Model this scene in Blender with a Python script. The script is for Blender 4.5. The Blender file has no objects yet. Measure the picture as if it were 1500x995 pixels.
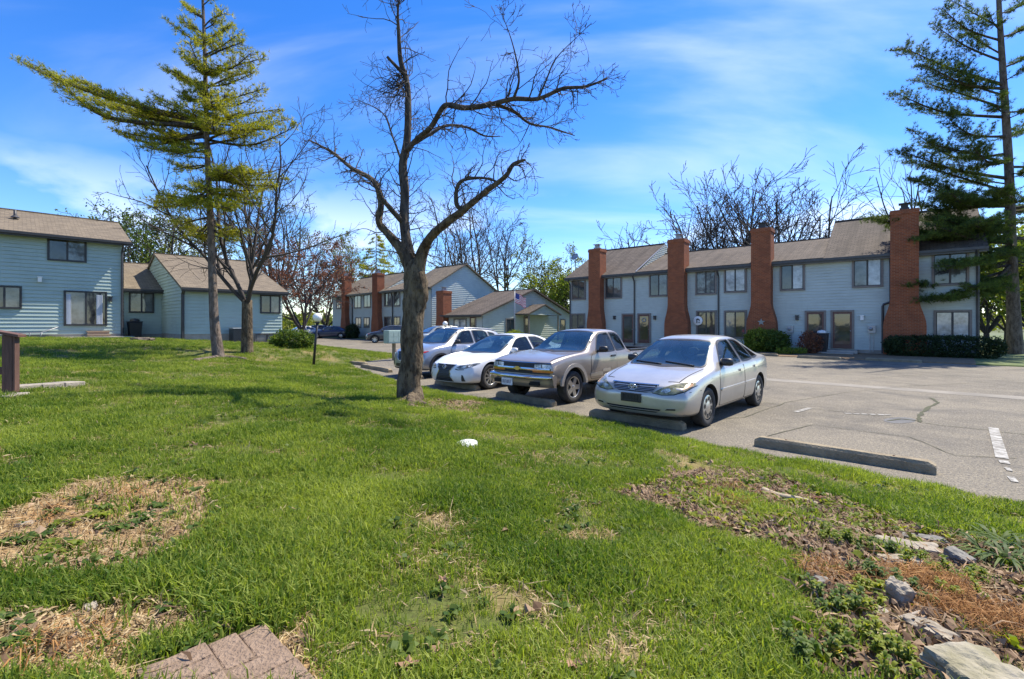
import bpy, bmesh, math, random
import numpy as np
from mathutils import Vector, Matrix, noise
from mathutils.bvhtree import BVHTree
R = math.radians
random.seed(7); rng = np.random.default_rng(7)
scene = bpy.context.scene
COL = scene.collection

# ------------------------------------------------------------------ camera
FPX, CX, HY, CAMZ = 690.0, 750.0, 475.0, 1.70      # focal length / horizon in photo pixels, eye height above the lot
cam_d = bpy.data.cameras.new("camera"); cam = bpy.data.objects.new("camera", cam_d); COL.objects.link(cam)
cam.location = (0, 0, CAMZ); cam.rotation_euler = (R(90), 0, 0)
cam_d.sensor_width = 36; cam_d.lens = 36 * FPX / 1500; cam_d.shift_y = -(497.5 - HY) / 1500
cam_d.clip_start = 0.05; cam_d.clip_end = 6000
scene.camera = cam

# ------------------------------------------------------------------ sun and sky
SUN_AZ, SUN_EL = math.atan2(0.84, 0.54), R(57)
sdir = Vector((math.sin(SUN_AZ) * math.cos(SUN_EL), math.cos(SUN_AZ) * math.cos(SUN_EL), math.sin(SUN_EL)))
sun_d = bpy.data.lights.new("sun", 'SUN'); sun_d.energy = 5.0; sun_d.angle = R(0.5); sun_d.color = (1.0, 0.93, 0.80)
sun = bpy.data.objects.new("sun", sun_d); COL.objects.link(sun)
sun.rotation_euler = (-sdir).to_track_quat('-Z', 'Y').to_euler()

world = bpy.data.worlds.new("World"); scene.world = world; world.use_nodes = True
wn = world.node_tree.nodes; wl = world.node_tree.links
bg = wn['Background']; bg.inputs['Strength'].default_value = 0.15
sky = wn.new('ShaderNodeTexSky'); sky.sky_type = 'NISHITA'; sky.sun_disc = False
sky.sun_elevation = SUN_EL; sky.sun_rotation = SUN_AZ; sky.altitude = 300; sky.air_density = 1.0; sky.dust_density = 0.15; sky.ozone_density = 3.5
hs = wn.new('ShaderNodeHueSaturation'); hs.inputs['Saturation'].default_value = 1.34; hs.inputs['Hue'].default_value = 0.513
wl.new(sky.outputs[0], hs.inputs['Color'])
tc = wn.new('ShaderNodeTexCoord')
sep = wn.new('ShaderNodeSeparateXYZ'); wl.new(tc.outputs['Generated'], sep.inputs[0])
def wmath(op, a, b=None, clamp=False):
    n = wn.new('ShaderNodeMath'); n.operation = op; n.use_clamp = clamp
    for i, q in enumerate((a, b)):
        if q is None: continue
        if isinstance(q, (int, float)): n.inputs[i].default_value = q
        else: wl.new(q, n.inputs[i])
    return n.outputs[0]
zc = wmath('ADD', wmath('MAXIMUM', sep.outputs[2], 0.0), 0.22)       # project directions onto a cloud layer
ux = wmath('DIVIDE', sep.outputs[0], zc); uy = wmath('DIVIDE', sep.outputs[1], zc)
cmb = wn.new('ShaderNodeCombineXYZ'); wl.new(ux, cmb.inputs[0]); wl.new(uy, cmb.inputs[1])
mp = wn.new('ShaderNodeMapping'); mp.inputs['Rotation'].default_value = (0, 0, R(-24)); mp.inputs['Scale'].default_value = (0.42, 1.5, 1)
mp.inputs['Location'].default_value = (0.35, 1.9, 0)
wl.new(cmb.outputs[0], mp.inputs[0])
n1 = wn.new('ShaderNodeTexNoise'); n1.inputs['Scale'].default_value = 1.15; n1.inputs['Detail'].default_value = 7; n1.inputs['Roughness'].default_value = 0.5; n1.inputs['Distortion'].default_value = 0.7
wl.new(mp.outputs[0], n1.inputs['Vector'])
cr = wn.new('ShaderNodeValToRGB'); cr.color_ramp.elements[0].position = 0.43; cr.color_ramp.elements[1].position = 0.80
cr.color_ramp.interpolation = 'EASE'
wl.new(n1.outputs['Fac'], cr.inputs[0])
# low puffy banks close to the horizon
n2 = wn.new('ShaderNodeTexNoise'); n2.inputs['Scale'].default_value = 4.2; n2.inputs['Detail'].default_value = 8
mp2 = wn.new('ShaderNodeMapping'); mp2.inputs['Scale'].default_value = (1, 1, 2.2); mp2.inputs['Location'].default_value = (0.4, 0.1, 0)
wl.new(tc.outputs['Generated'], mp2.inputs[0]); wl.new(mp2.outputs[0], n2.inputs['Vector'])
cr2 = wn.new('ShaderNodeValToRGB'); cr2.color_ramp.elements[0].position = 0.52; cr2.color_ramp.elements[1].position = 0.64
wl.new(n2.outputs['Fac'], cr2.inputs[0])
low = wn.new('ShaderNodeMapRange'); low.inputs[1].default_value = 0.17; low.inputs[2].default_value = 0.28; low.inputs[3].default_value = 1; low.inputs[4].default_value = 0
wl.new(sep.outputs[2], low.inputs[0])
cl2 = wmath('MULTIPLY', cr2.outputs[0], low.outputs[0])
up = wn.new('ShaderNodeMapRange'); up.inputs[1].default_value = 0.03; up.inputs[2].default_value = 0.25
wl.new(sep.outputs[2], up.inputs[0])
cl1 = wmath('MULTIPLY', wmath('MULTIPLY', cr.outputs[0], up.outputs[0]), 0.42)
cl = wmath('MAXIMUM', cl1, wmath('MULTIPLY', cl2, 0.5))
mixc = wn.new('ShaderNodeMixRGB'); mixc.inputs[2].default_value = (6.0, 6.3, 6.8, 1)
wl.new(cl, mixc.inputs[0]); wl.new(hs.outputs[0], mixc.inputs[1])
wl.new(mixc.outputs[0], bg.inputs['Color'])

scene.view_settings.view_transform = 'Standard'; scene.view_settings.look = 'None'
scene.view_settings.exposure = 0.80; scene.view_settings.gamma = 1.0
try: scene.cycles.max_bounces = 6; scene.cycles.transparent_max_bounces = 8
except Exception: pass

# ------------------------------------------------------------------ helpers
U = (-0.727, 0.687); V = (0.687, 0.727)        # site axes: along the parking row / from the lawn across the lot
def uv2xy(u, v): return (u * U[0] + v * V[0], u * U[1] + v * V[1])
def xy2uv(x, y): return (x * U[0] + y * U[1], x * V[0] + y * V[1])
def at(px, py, Y): return Vector(((px - CX) / FPX * Y, Y, CAMZ + (HY - py) / FPX * Y))

def tag(o, label=None, cat=None, group=None, kind=None):
    if label: o['label'] = label
    if cat: o['category'] = cat
    if group: o['group'] = group
    if kind: o['kind'] = kind
    return o
def thing(name, label, cat, loc=(0, 0, 0), rz=0.0, group=None):
    o = bpy.data.objects.new(name, None); COL.objects.link(o); o.empty_display_size = 0.2
    o.location = loc; o.rotation_euler = (0, 0, rz)
    return tag(o, label, cat, group)
def link(name, me, parent=None):
    o = bpy.data.objects.new(name, me); COL.objects.link(o)
    if parent is not None: o.parent = parent
    return o
def copy_tree(o, parent=None):
    c = o.copy(); COL.objects.link(c)
    if parent is not None: c.parent = parent
    for ch in list(o.children): copy_tree(ch, c)
    return c

class MB:
    def __init__(s): s.v = []; s.f = []; s.m = []; s.s = []
    def add(s, verts, faces, mi=0, smooth=False):
        b = len(s.v); s.v.extend([tuple(q) for q in verts])
        for f in faces: s.f.append(tuple(b + i for i in f)); s.m.append(mi); s.s.append(smooth)
        return s
    def box(s, x0, x1, y0, y1, z0, z1, mi=0, T=None):
        p = [(x, y, z) for z in (z0, z1) for y in (y0, y1) for x in (x0, x1)]
        if T is not None: p = [T(*q) for q in p]
        return s.add(p, [(0, 2, 3, 1), (4, 5, 7, 6), (0, 1, 5, 4), (2, 6, 7, 3), (0, 4, 6, 2), (1, 3, 7, 5)], mi)
    def prism(s, poly, a0, a1, T, mi=0):      # poly [(p,q)], extruded along third coordinate; T(p,q,a)->xyz
        n = len(poly)
        vs = [T(p, q, a0) for p, q in poly] + [T(p, q, a1) for p, q in poly]
        fs = [tuple(range(n))[::-1], tuple(range(n, 2 * n))] + [(i, (i + 1) % n, n + (i + 1) % n, n + i) for i in range(n)]
        return s.add(vs, fs, mi)
    def tube(s, pts, rad, n=6, mi=0, cap=True, smooth=True):
        pts = np.asarray(pts, float); m = len(pts)
        if np.isscalar(rad): rad = [rad] * m
        d = np.gradient(pts, axis=0); d /= (np.linalg.norm(d, axis=1)[:, None] + 1e-9)
        ref = np.array([0.31, 0.17, 0.93]) if abs(d[0][2]) < 0.8 else np.array([1.0, 0.1, 0.0])
        a = np.cross(d, ref); a /= (np.linalg.norm(a, axis=1)[:, None] + 1e-9); b = np.cross(d, a)
        th = np.arange(n) * 2 * math.pi / n
        ring = a[:, None, :] * np.cos(th)[None, :, None] + b[:, None, :] * np.sin(th)[None, :, None]
        vs = (pts[:, None, :] + ring * np.asarray(rad)[:, None, None]).reshape(-1, 3).tolist()
        fs = []
        for i in range(m - 1):
            for j in range(n):
                k = (j + 1) % n
                fs.append((i * n + j, i * n + k, (i + 1) * n + k, (i + 1) * n + j))
        if cap:
            fs.append(tuple(range(n))[::-1]); fs.append(tuple(range((m - 1) * n, m * n)))
        return s.add(vs, fs, mi, smooth)
    def lathe(s, prof, n=24, T=None, mi=0, smooth=True, cap=False):   # prof [(r,h)] about local z
        vs = []
        for r, h in prof:
            for j in range(n):
                a = 2 * math.pi * j / n; q = (r * math.cos(a), r * math.sin(a), h)
                vs.append(T(*q) if T else q)
        fs = [(i * n + j, i * n + (j + 1) % n, (i + 1) * n + (j + 1) % n, (i + 1) * n + j) for i in range(len(prof) - 1) for j in range(n)]
        if cap:
            fs.append(tuple(range(n))[::-1]); fs.append(tuple(range((len(prof) - 1) * n, len(prof) * n)))
        return s.add(vs, fs, mi, smooth)
    def blob(s, c, r, sub=2, jit=0.15, mi=0, seed=0, flat=0.0, freq=1.3):
        bm = bmesh.new(); bmesh.ops.create_icosphere(bm, subdivisions=sub, radius=1)
        vs = []
        for q in bm.verts:
            k = 1 + jit * 2 * noise.noise(q.co * freq + Vector((seed * 7.3, seed * 1.7, 3.1)))
            vs.append((c[0] + q.co.x * r[0] * k, c[1] + q.co.y * r[1] * k, c[2] + max(q.co.z, -1 + flat) * r[2] * k))
        fs = [tuple(q.index for q in f.verts) for f in bm.faces]; bm.free()
        return s.add(vs, fs, mi, True)
    def mesh(s, name, mats):
        me = bpy.data.meshes.new(name); me.from_pydata(s.v, [], s.f)
        for m in (mats if isinstance(mats, (list, tuple)) else [mats]): me.materials.append(m)
        me.polygons.foreach_set('material_index', s.m); me.polygons.foreach_set('use_smooth', s.s)
        me.update(); return me
    def build(s, name, mats, parent=None, bevel=0, loc=None):
        o = link(name, s.mesh(name, mats), parent)
        if bevel:
            b = o.modifiers.new('bevel', 'BEVEL'); b.width = bevel; b.segments = 2; b.limit_method = 'ANGLE'
        if loc is not None: o.location = loc
        return o

def np_mesh(name, verts, faces_n, loops, mats, smooth=False):
    """fast mesh from numpy: verts (n,3), all faces with faces_n corners, loops flat index array"""
    me = bpy.data.meshes.new(name); nv = len(verts); nf = len(loops) // faces_n
    me.vertices.add(nv); me.vertices.foreach_set('co', np.asarray(verts, np.float32).ravel())
    me.loops.add(len(loops)); me.loops.foreach_set('vertex_index', np.asarray(loops, np.int32))
    me.polygons.add(nf); me.polygons.foreach_set('loop_start', np.arange(nf, dtype=np.int32) * faces_n)
    if smooth: me.polygons.foreach_set('use_smooth', np.ones(nf, bool))
    for m in (mats if isinstance(mats, (list, tuple)) else [mats]): me.materials.append(m)
    me.update(calc_edges=True); return me

def pchip(xs, ys):
    xs = np.array(xs, float); ys = np.array(ys, float); h = np.diff(xs); dl = np.diff(ys) / h; n = len(xs); d = np.zeros(n)
    for i in range(1, n - 1):
        if dl[i - 1] * dl[i] > 0:
            w1 = 2 * h[i] + h[i - 1]; w2 = h[i] + 2 * h[i - 1]; d[i] = (w1 + w2) / (w1 / dl[i - 1] + w2 / dl[i])
    d[0] = dl[0]; d[-1] = dl[-1]
    def f(x):
        x = min(max(x, xs[0]), xs[-1]); i = int(min(max(np.searchsorted(xs, x) - 1, 0), n - 2)); t = (x - xs[i]) / h[i]
        return float((1 + 2 * t) * (1 - t) ** 2 * ys[i] + t * (1 - t) ** 2 * h[i] * d[i] + t * t * (3 - 2 * t) * ys[i + 1] + t * t * (t - 1) * h[i] * d[i + 1])
    return f

def vnoise(x, y, seed=0):
    x = np.asarray(x, float); y = np.asarray(y, float)
    xi = np.floor(x).astype(np.int64); yi = np.floor(y).astype(np.int64); fx = x - xi; fy = y - yi
    def h(a, b):
        k = (a * 374761393 + b * 668265263 + seed * 2246822519) & 0xFFFFFFFF
        k = ((k ^ (k >> 13)) * 1274126177) & 0xFFFFFFFF
        return ((k ^ (k >> 16)) & 0xFFFF) / 65535.0
    sx = fx * fx * (3 - 2 * fx); sy = fy * fy * (3 - 2 * fy)
    return (h(xi, yi) * (1 - sx) + h(xi + 1, yi) * sx) * (1 - sy) + (h(xi, yi + 1) * (1 - sx) + h(xi + 1, yi + 1) * sx) * sy
def fbm(x, y, seed=0, o=4):
    a = 0.5; t = 0; n = 0
    for i in range(o): t = t + a * vnoise(np.asarray(x) * 2 ** i, np.asarray(y) * 2 ** i, seed + i); n += a; a *= 0.5
    return t / n

# ------------------------------------------------------------------ materials
def newmat(name):
    m = bpy.data.materials.new(name); m.use_nodes = True; nt = m.node_tree
    return m, nt.nodes, nt.links, nt.nodes['Principled BSDF']
def pmat(name, c, rough=0.6, var=0.18, scale=6.0, c2=None, metallic=0.0, spec=0.5, bump=0.0, bscale=None, stretch=(1, 1, 1), detail=6, coat=0.0, fac=(0.3, 0.7)):
    m, N, L, b = newmat(name)
    b.inputs['Roughness'].default_value = rough; b.inputs['Metallic'].default_value = metallic; b.inputs['Specular IOR Level'].default_value = spec
    if coat: b.inputs['Coat Weight'].default_value = coat; b.inputs['Coat Roughness'].default_value = 0.04
    t = N.new('ShaderNodeTexCoord'); mp = N.new('ShaderNodeMapping'); mp.inputs['Scale'].default_value = stretch; L.new(t.outputs['Object'], mp.inputs[0])
    n = N.new('ShaderNodeTexNoise'); n.inputs['Scale'].default_value = scale; n.inputs['Detail'].default_value = detail; n.inputs['Roughness'].default_value = 0.62
    L.new(mp.outputs[0], n.inputs['Vector'])
    r = N.new('ShaderNodeValToRGB'); r.color_ramp.elements[0].position = fac[0]; r.color_ramp.elements[1].position = fac[1]
    lo = tuple(max(0, q * (1 - var)) for q in c) if c2 is None else c; hi = tuple(q * (1 + var) for q in c) if c2 is None else c2
    r.color_ramp.elements[0].color = (*lo, 1); r.color_ramp.elements[1].color = (*hi, 1)
    L.new(n.outputs['Fac'], r.inputs[0]); L.new(r.outputs[0], b.inputs['Base Color'])
    if bump:
        n2 = N.new('ShaderNodeTexNoise'); n2.inputs['Scale'].default_value = bscale or scale * 3; n2.inputs['Detail'].default_value = 5
        L.new(mp.outputs[0], n2.inputs['Vector'])
        bp = N.new('ShaderNodeBump'); bp.inputs['Strength'].default_value = bump; bp.inputs['Distance'].default_value = 0.02
        L.new(n2.outputs['Fac'], bp.inputs['Height']); L.new(bp.outputs[0], b.inputs['Normal'])
    return m
def mix_noise(N, L, vec, scale, col_in, c2, lo, hi, detail=6, amount=1.0, distortion=0.0):
    n = N.new('ShaderNodeTexNoise'); n.inputs['Scale'].default_value = scale; n.inputs['Detail'].default_value = detail; n.inputs['Roughness'].default_value = 0.65; n.inputs['Distortion'].default_value = distortion
    L.new(vec, n.inputs['Vector'])
    mr = N.new('ShaderNodeMapRange'); mr.inputs[1].default_value = lo; mr.inputs[2].default_value = hi; mr.inputs[4].default_value = amount; L.new(n.outputs['Fac'], mr.inputs[0])
    mx = N.new('ShaderNodeMixRGB'); L.new(mr.outputs[0], mx.inputs[0])
    if isinstance(col_in, tuple): mx.inputs[1].default_value = (*col_in, 1)
    else: L.new(col_in, mx.inputs[1])
    if isinstance(c2, tuple): mx.inputs[2].default_value = (*c2, 1)
    else: L.new(c2, mx.inputs[2])
    return mx.outputs[0]
def leafmat(name, ca, cb, trans=0.4, tint=(1.25, 1.2, 0.5), rough=0.55, patch=0.6, rnd=0.8, lohi=(0.15, 0.85)):
    """thin leaves: diffuse + translucent, colour varies leaf to leaf and place to place"""
    m, N, L, b = newmat(name)
    g = N.new('ShaderNodeNewGeometry'); 
    n = N.new('ShaderNodeTexNoise'); n.inputs['Scale'].default_value = patch; n.inputs['Detail'].default_value = 3; L.new(g.outputs['Position'], n.inputs['Vector'])
    add = N.new('ShaderNodeMath'); add.operation = 'ADD'; L.new(n.outputs['Fac'], add.inputs[0])
    oi = N.new('ShaderNodeObjectInfo'); 
    rs = N.new('ShaderNodeMath'); rs.operation = 'ADD'; L.new(g.outputs['Random Per Island'], rs.inputs[0]); L.new(oi.outputs['Random'], rs.inputs[1])
    fr = N.new('ShaderNodeMath'); fr.operation = 'FRACT'; L.new(rs.outputs[0], fr.inputs[0])
    ml = N.new('ShaderNodeMath'); ml.operation = 'MULTIPLY_ADD'; ml.inputs[1].default_value = rnd; ml.inputs[2].default_value = -rnd / 2; L.new(fr.outputs[0], ml.inputs[0])
    L.new(ml.outputs[0], add.inputs[1])
    r = N.new('ShaderNodeValToRGB'); r.color_ramp.elements[0].position = lohi[0]; r.color_ramp.elements[1].position = lohi[1]
    r.color_ramp.elements[0].color = (*ca, 1); r.color_ramp.elements[1].color = (*cb, 1); L.new(add.outputs[0], r.inputs[0])
    L.new(r.outputs[0], b.inputs['Base Color']); b.inputs['Roughness'].default_value = rough; b.inputs['Specular IOR Level'].default_value = 0.18
    tr = N.new('ShaderNodeBsdfTranslucent'); mu = N.new('ShaderNodeMixRGB'); mu.blend_type = 'MULTIPLY'; mu.inputs[0].default_value = 1; mu.inputs[2].default_value = (*tint, 1)
    L.new(r.outputs[0], mu.inputs[1]); L.new(mu.outputs[0], tr.inputs['Color'])
    mx = N.new('ShaderNodeMixShader'); mx.inputs[0].default_value = trans; L.new(b.outputs[0], mx.inputs[1]); L.new(tr.outputs[0], mx.inputs[2])
    L.new(mx.outputs[0], N['Material Output'].inputs['Surface'])
    return m
M = {}
# ================================================================== GROUND
EU = [-60, -0.45, 1.96, 2.92, 4.78, 7.88, 10.5, 14, 18.4, 19.8, 20.6, 22.5, 43, 62, 90]
EV = [6.2, 6.50, 6.64, 6.73, 7.01, 7.22, 7.4, 8.2, 9.58, 11.4, 13.6, 14.5, 17.1, 18.5, 20]
def edge_e(x, y):
    u = np.asarray(x) * U[0] + np.asarray(y) * U[1]; v = np.asarray(x) * V[0] + np.asarray(y) * V[1]
    return (np.interp(u - 0.4, EU, EV) + np.interp(u, EU, EV) + np.interp(u + 0.4, EU, EV)) / 3 - v
def terrain(x, y):
    e = edge_e(x, y); x = np.asarray(x, float); y = np.asarray(y, float)
    ep = np.maximum(e, 0); t = np.clip(ep / 0.3, 0, 1)
    z = 0.045 * t * t * (3 - 2 * t) + 1.12 * (1 - np.exp(-ep / 8.0)) * (0.55 + 0.45 * np.clip(ep / 4, 0, 1))
    z = z + np.clip(ep / 1.5, 0, 1) * (0.16 * (fbm(x * 0.16 + 3, y * 0.16, 11, 2) - 0.5) + 0.05 * (fbm(x * 1.3, y * 1.3, 21, 3) - 0.5))
    return np.where(e < 0, np.maximum(0.35 * e, -0.10), z)
def zt(x, y): return float(terrain(x, y))
def G(px, py, dz=0.0):
    """where the view ray through a photo pixel meets the ground"""
    kx = (px - CX) / FPX; kz = (HY - py) / FPX; lo, prev = 0.4, 0.4
    Y = 0.4
    while Y < 90:
        if CAMZ + kz * Y <= max(zt(kx * Y, Y), 0.0) + dz: break
        prev = Y; Y += 0.08 + Y * 0.01
    lo, hi = prev, Y
    for _ in range(20):
        mid = (lo + hi) / 2
        if CAMZ + kz * mid <= max(zt(kx * mid, mid), 0.0) + dz: hi = mid
        else: lo = mid
    return Vector((kx * hi, hi, max(zt(kx * hi, hi), 0.0)))

def pip(x, y, poly):
    ins = np.zeros(np.shape(x), bool); n = len(poly); j = n - 1
    for i in range(n):
        xi, yi = poly[i]; xj, yj = poly[j]
        c = ((yi > y) != (yj > y)) & (x < (xj - xi) * (y - yi) / (yj - yi + 1e-12) + xi); ins ^= c; j = i
    return ins
def gpoly(pts): return [tuple(G(*p)[:2]) for p in pts]
STRAW = [gpoly(p) for p in (
    [(-120, 800), (20, 752), (120, 712), (230, 700), (320, 706), (315, 735), (285, 800), (215, 850), (120, 850), (0, 845), (-120, 850)],
    [(-150, 930), (0, 905), (130, 890), (250, 880), (340, 890), (330, 925), (210, 960), (200, 1010), (-150, 1010)],
    [(428, 918), (470, 905), (500, 925), (490, 975), (500, 1010), (430, 1010), (400, 950)])]
LIGHTSTRAW = [gpoly(p) for p in (
    [(250, 527), (320, 518), (400, 524), (395, 534), (300, 536)], [(310, 552), (345, 546), (380, 552), (350, 558)], [(425, 613), (440, 610), (460, 614), (440, 618)],
    [(20, 560), (75, 548), (80, 556), (30, 568)],
    [(520, 828), (560, 815), (640, 822), (650, 845), (590, 855), (530, 850)], [(590, 690), (640, 685), (650, 698), (600, 703)], [(590, 735), (640, 738), (640, 748), (580, 744)],
    [(745, 800), (800, 783), (830, 790), (760, 812)], [(890, 740), (930, 745), (925, 765), (880, 760)])]
BED = gpoly([(925, 725), (960, 702), (1030, 686), (1100, 690), (1180, 712), (1270, 742), (1360, 775), (1440, 792), (1560, 812), (1700, 1010), (1215, 1010), (1190, 940), (1165, 890), (1175, 850), (1160, 815), (1075, 792), (1010, 768), (945, 748)])
SOIL = [gpoly(p) for p in ([(600, 590), (640, 584), (700, 588), (722, 597), (690, 606), (640, 606), (600, 600)],)]

def masks(x, y):
    """bare straw / mulch bed weights 0..1, with ragged borders"""
    r = np.sqrt(x * x + y * y); w = 0.05 + 0.035 * r
    jx = x + w * 2.0 * (fbm(x * 3.1 / np.maximum(1, r * .12), y * 3.1 / np.maximum(1, r * .12), 5) - 0.5); jy = y + w * 2.0 * (fbm(x * 3.1 / np.maximum(1, r * .12), y * 3.1 / np.maximum(1, r * .12), 9) - 0.5)
    s = np.zeros_like(x); b = np.zeros_like(x); so = np.zeros_like(x)
    for p in STRAW: s = np.maximum(s, pip(jx, jy, p) * 1.0)
    for p in LIGHTSTRAW: s = np.maximum(s, pip(jx, jy, p) * 0.22)
    b = pip(jx, jy, BED) * 1.0
    for p in SOIL: so = np.maximum(so, pip(jx, jy, p) * 0.85)
    thin = np.maximum(np.clip((fbm(x * 0.9 + 7, y * 0.9, 35, 4) - 0.60) / 0.12, 0, 1) * 0.45 * np.clip((r - 5) / 4, 0, 1), np.clip((fbm(x * 2.6 + 17, y * 2.6, 37, 3) - 0.62) / 0.09, 0, 1) * .42)          # worn thin spots everywhere
    return s, b, so, thin

# far land: one sheet to the horizon
M['far_ground'] = pmat('far_ground', (0.07, 0.10, 0.03), 0.9, 0.3, 0.4, c2=(0.12, 0.13, 0.05))
tag(MB().add([(-3000, -3000, -0.16), (3000, -3000, -0.16), (3000, 3000, -0.16), (-3000, 3000, -0.16)], [(0, 1, 2, 3)]).build('ground', M['far_ground']), kind='structure')

# asphalt
def asphalt_mat():
    m, N, L, b = newmat('asphalt'); b.inputs['Roughness'].default_value = 0.85; b.inputs['Specular IOR Level'].default_value = 0.35
    t = N.new('ShaderNodeTexCoord'); v = t.outputs['Object']
    c = mix_noise(N, L, v, 0.25, (0.225, 0.193, 0.140), (0.148, 0.128, 0.095), 0.40, 0.60, 7)
    c = mix_noise(N, L, v, 1.6, c, (0.28, 0.24, 0.17), 0.48, 0.70, 8, 0.8)
    c = mix_noise(N, L, v, 42, c, (0.060, 0.056, 0.052), 0.46, 0.64, 3, 0.85)
    c = mix_noise(N, L, v, 26, c, (0.40, 0.34, 0.25), 0.57, 0.69, 3, 0.85)
    c = mix_noise(N, L, v, 0.6, c, (0.062, 0.058, 0.054), 0.53, 0.70, 9, 0.65, 0.8)
    L.new(c, b.inputs['Base Color'])
    n2 = N.new('ShaderNodeTexNoise'); n2.inputs['Scale'].default_value = 70; n2.inputs['Detail'].default_value = 4; L.new(v, n2.inputs['Vector'])
    bp = N.new('ShaderNodeBump'); bp.inputs['Strength'].default_value = 0.9; bp.inputs['Distance'].default_value = 0.02; L.new(n2.outputs['Fac'], bp.inputs['Height']); L.new(bp.outputs[0], b.inputs['Normal'])
    return m
M['asphalt'] = asphalt_mat()
vs = []; fs = []
for i, u in enumerate(np.linspace(-70, 110, 91)):
    e = float(np.interp(u, EU, EV)) - 1.2
    vv = np.linspace(e, 27.6, 14)
    for v in vv: vs.append((*uv2xy(u, v), 0.0))
for i in range(90):
    for j in range(13): fs.append((i * 14 + j, (i + 1) * 14 + j, (i + 1) * 14 + j + 1, i * 14 + j + 1))
mb = MB(); mb.add(vs, fs, 0, True); tag(mb.build('parking_lot', M['asphalt']), kind='structure')
def lot_z(x, y):
    u, v = xy2uv(x, y); return 0.0

# sheets on the asphalt: pale gutter band, patches, faded paint, cracks
def sheet(name, uvs, m, dz, kind='structure'):
    mbs = MB()
    for poly in uvs:
        P = [uv2xy(*q) for q in poly]; mbs.add([(x, y, dz) for x, y in P], [tuple(range(len(P)))])
    return tag(mbs.build(name, m), kind=kind)
M['gutter'] = pmat('pale_gutter', (0.20, 0.178, 0.142), 0.85, 0.3, 1.2, bump=0.3, bscale=60)
sheet('gutter_strip', [[(u, 15.6 + .03 * math.sin(u)), (u + 4, 15.6 + .03 * math.sin(u + 4)), (u + 4, 16.25), (u, 16.25)] for u in range(-60, 24, 4)], M['gutter'], 0.004)
def paint_mat():
    m, N, L, b = newmat('worn_paint'); b.inputs['Roughness'].default_value = 0.8
    t = N.new('ShaderNodeTexCoord')
    c = mix_noise(N, L, t.outputs['Object'], 9, (0.42, 0.405, 0.36), (0.17, 0.155, 0.13), 0.36, 0.56, 8)
    L.new(c, b.inputs['Base Color']); return m
M['paint'] = paint_mat()
M['paint_faint'] = pmat('faint_paint', (0.145, 0.13, 0.108), 0.85, 0.2, 11, c2=(0.36, 0.34, 0.29), fac=(0.60, 0.76))
def gline(p0, p1, w0, w1=None):
    a = G(*p0); b_ = G(*p1); d = (b_ - a).to_2d().normalized(); n = Vector((-d.y, d.x)) * w0 / 2
    return [(a.x + n.x, a.y + n.y), (b_.x + n.x, b_.y + n.y), (b_.x - n.x, b_.y - n.y), (a.x - n.x, a.y - n.y)]
def xysheet(name, polys, m, dz):
    mbs = MB()
    for P in polys: mbs.add([(x, y, dz) for x, y in P], [tuple(range(len(P)))])
    return tag(mbs.build(name, m), kind='structure')
xysheet('painted_stall_line', [gline((1455, 627), (1468, 672), 0.12)], M['paint'], 0.008)
xysheet('painted_stall_line', [gline((1469, 675), (1473, 680), 0.09), gline((1475, 686), (1480, 691), 0.05), gline((1480, 699), (1487, 707), 0.06)], M['paint'], 0.008)
xysheet('painted_stall_line', [gline((1166, 604), (1187, 598), 0.10)], M['paint'], 0.008)
xysheet('painted_stall_line', [gline((x, 606.2 + (x - 1240) * .035), (x + 9, 606.6 + (x - 1240) * .035), 0.10) for x in (1238, 1250, 1262, 1273, 1286, 1296)], M['paint'], 0.008)
M['crack'] = pmat('crack_dirt', (0.045, 0.04, 0.028), 0.95, 0.3, 20, c2=(0.08, 0.085, 0.03))
def crack(pts, w):
    P = [G(*p) for p in pts]; Q = []
    for a, b_ in zip(P[:-1], P[1:]):
        for k in range(6):
            t = k / 6; q = a.lerp(b_, t); Q.append(q + Vector((noise.noise(q * 5) * .05, noise.noise(q * 5 + Vector((9, 0, 0))) * .05, 0)))
    Q.append(P[-1]); mbs = MB(); L_, R_ = [], []
    for i, q in enumerate(Q):
        d = (Q[min(i + 1, len(Q) - 1)] - Q[max(i - 1, 0)]).to_2d().normalized(); ww = w * (0.5 + abs(noise.noise(q * 7)) * 1.6)
        L_.append((q.x - d.y * ww, q.y + d.x * ww, 0.007)); R_.append((q.x + d.y * ww, q.y - d.x * ww, 0.007))
    n = len(Q); mbs.add(L_ + R_, [(i, n + i, n + i + 1, i + 1) for i in range(n - 1)]); return mbs
LONGC = [[(1120, 640), (1190, 622), (1260, 632), (1330, 640), (1400, 668), (1490, 672)], [(1010, 618), (1090, 612), (1150, 590), (1240, 575), (1330, 566), (1450, 560)], [(1180, 548), (1260, 556), (1350, 549), (1480, 556)]]
mbk = crack([(1363, 583), (1374, 590), (1352, 603), (1345, 612), (1348, 619)], 0.035)
m2 = crack([(1348, 619), (1365, 622), (1400, 626), (1440, 630), (1500, 637), (1600, 650)], 0.012); mbk.add(m2.v, m2.f)
m2 = crack([(1300, 617), (1320, 614), (1345, 617)], 0.03); mbk.add(m2.v, m2.f)
m2 = crack([(1345, 617), (1200, 600), (1120, 590)], 0.006); mbk.add(m2.v, m2.f)
for c_ in LONGC:
    m2 = crack(c_, .008); mbk.add(m2.v, m2.f)
tag(mbk.build('asphalt_crack', M['crack']), kind='structure')
M['patch'] = pmat('asphalt_patch', (0.10, 0.098, 0.095), 0.85, 0.3, 2.0, bump=0.4, bscale=60)
xysheet('asphalt_patch', [[tuple(G(1318 + 24 * math.cos(a), 616 + 4.5 * math.sin(a))[:2]) for a in np.linspace(0, 6.0, 14)]], M['patch'], 0.003)

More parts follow.
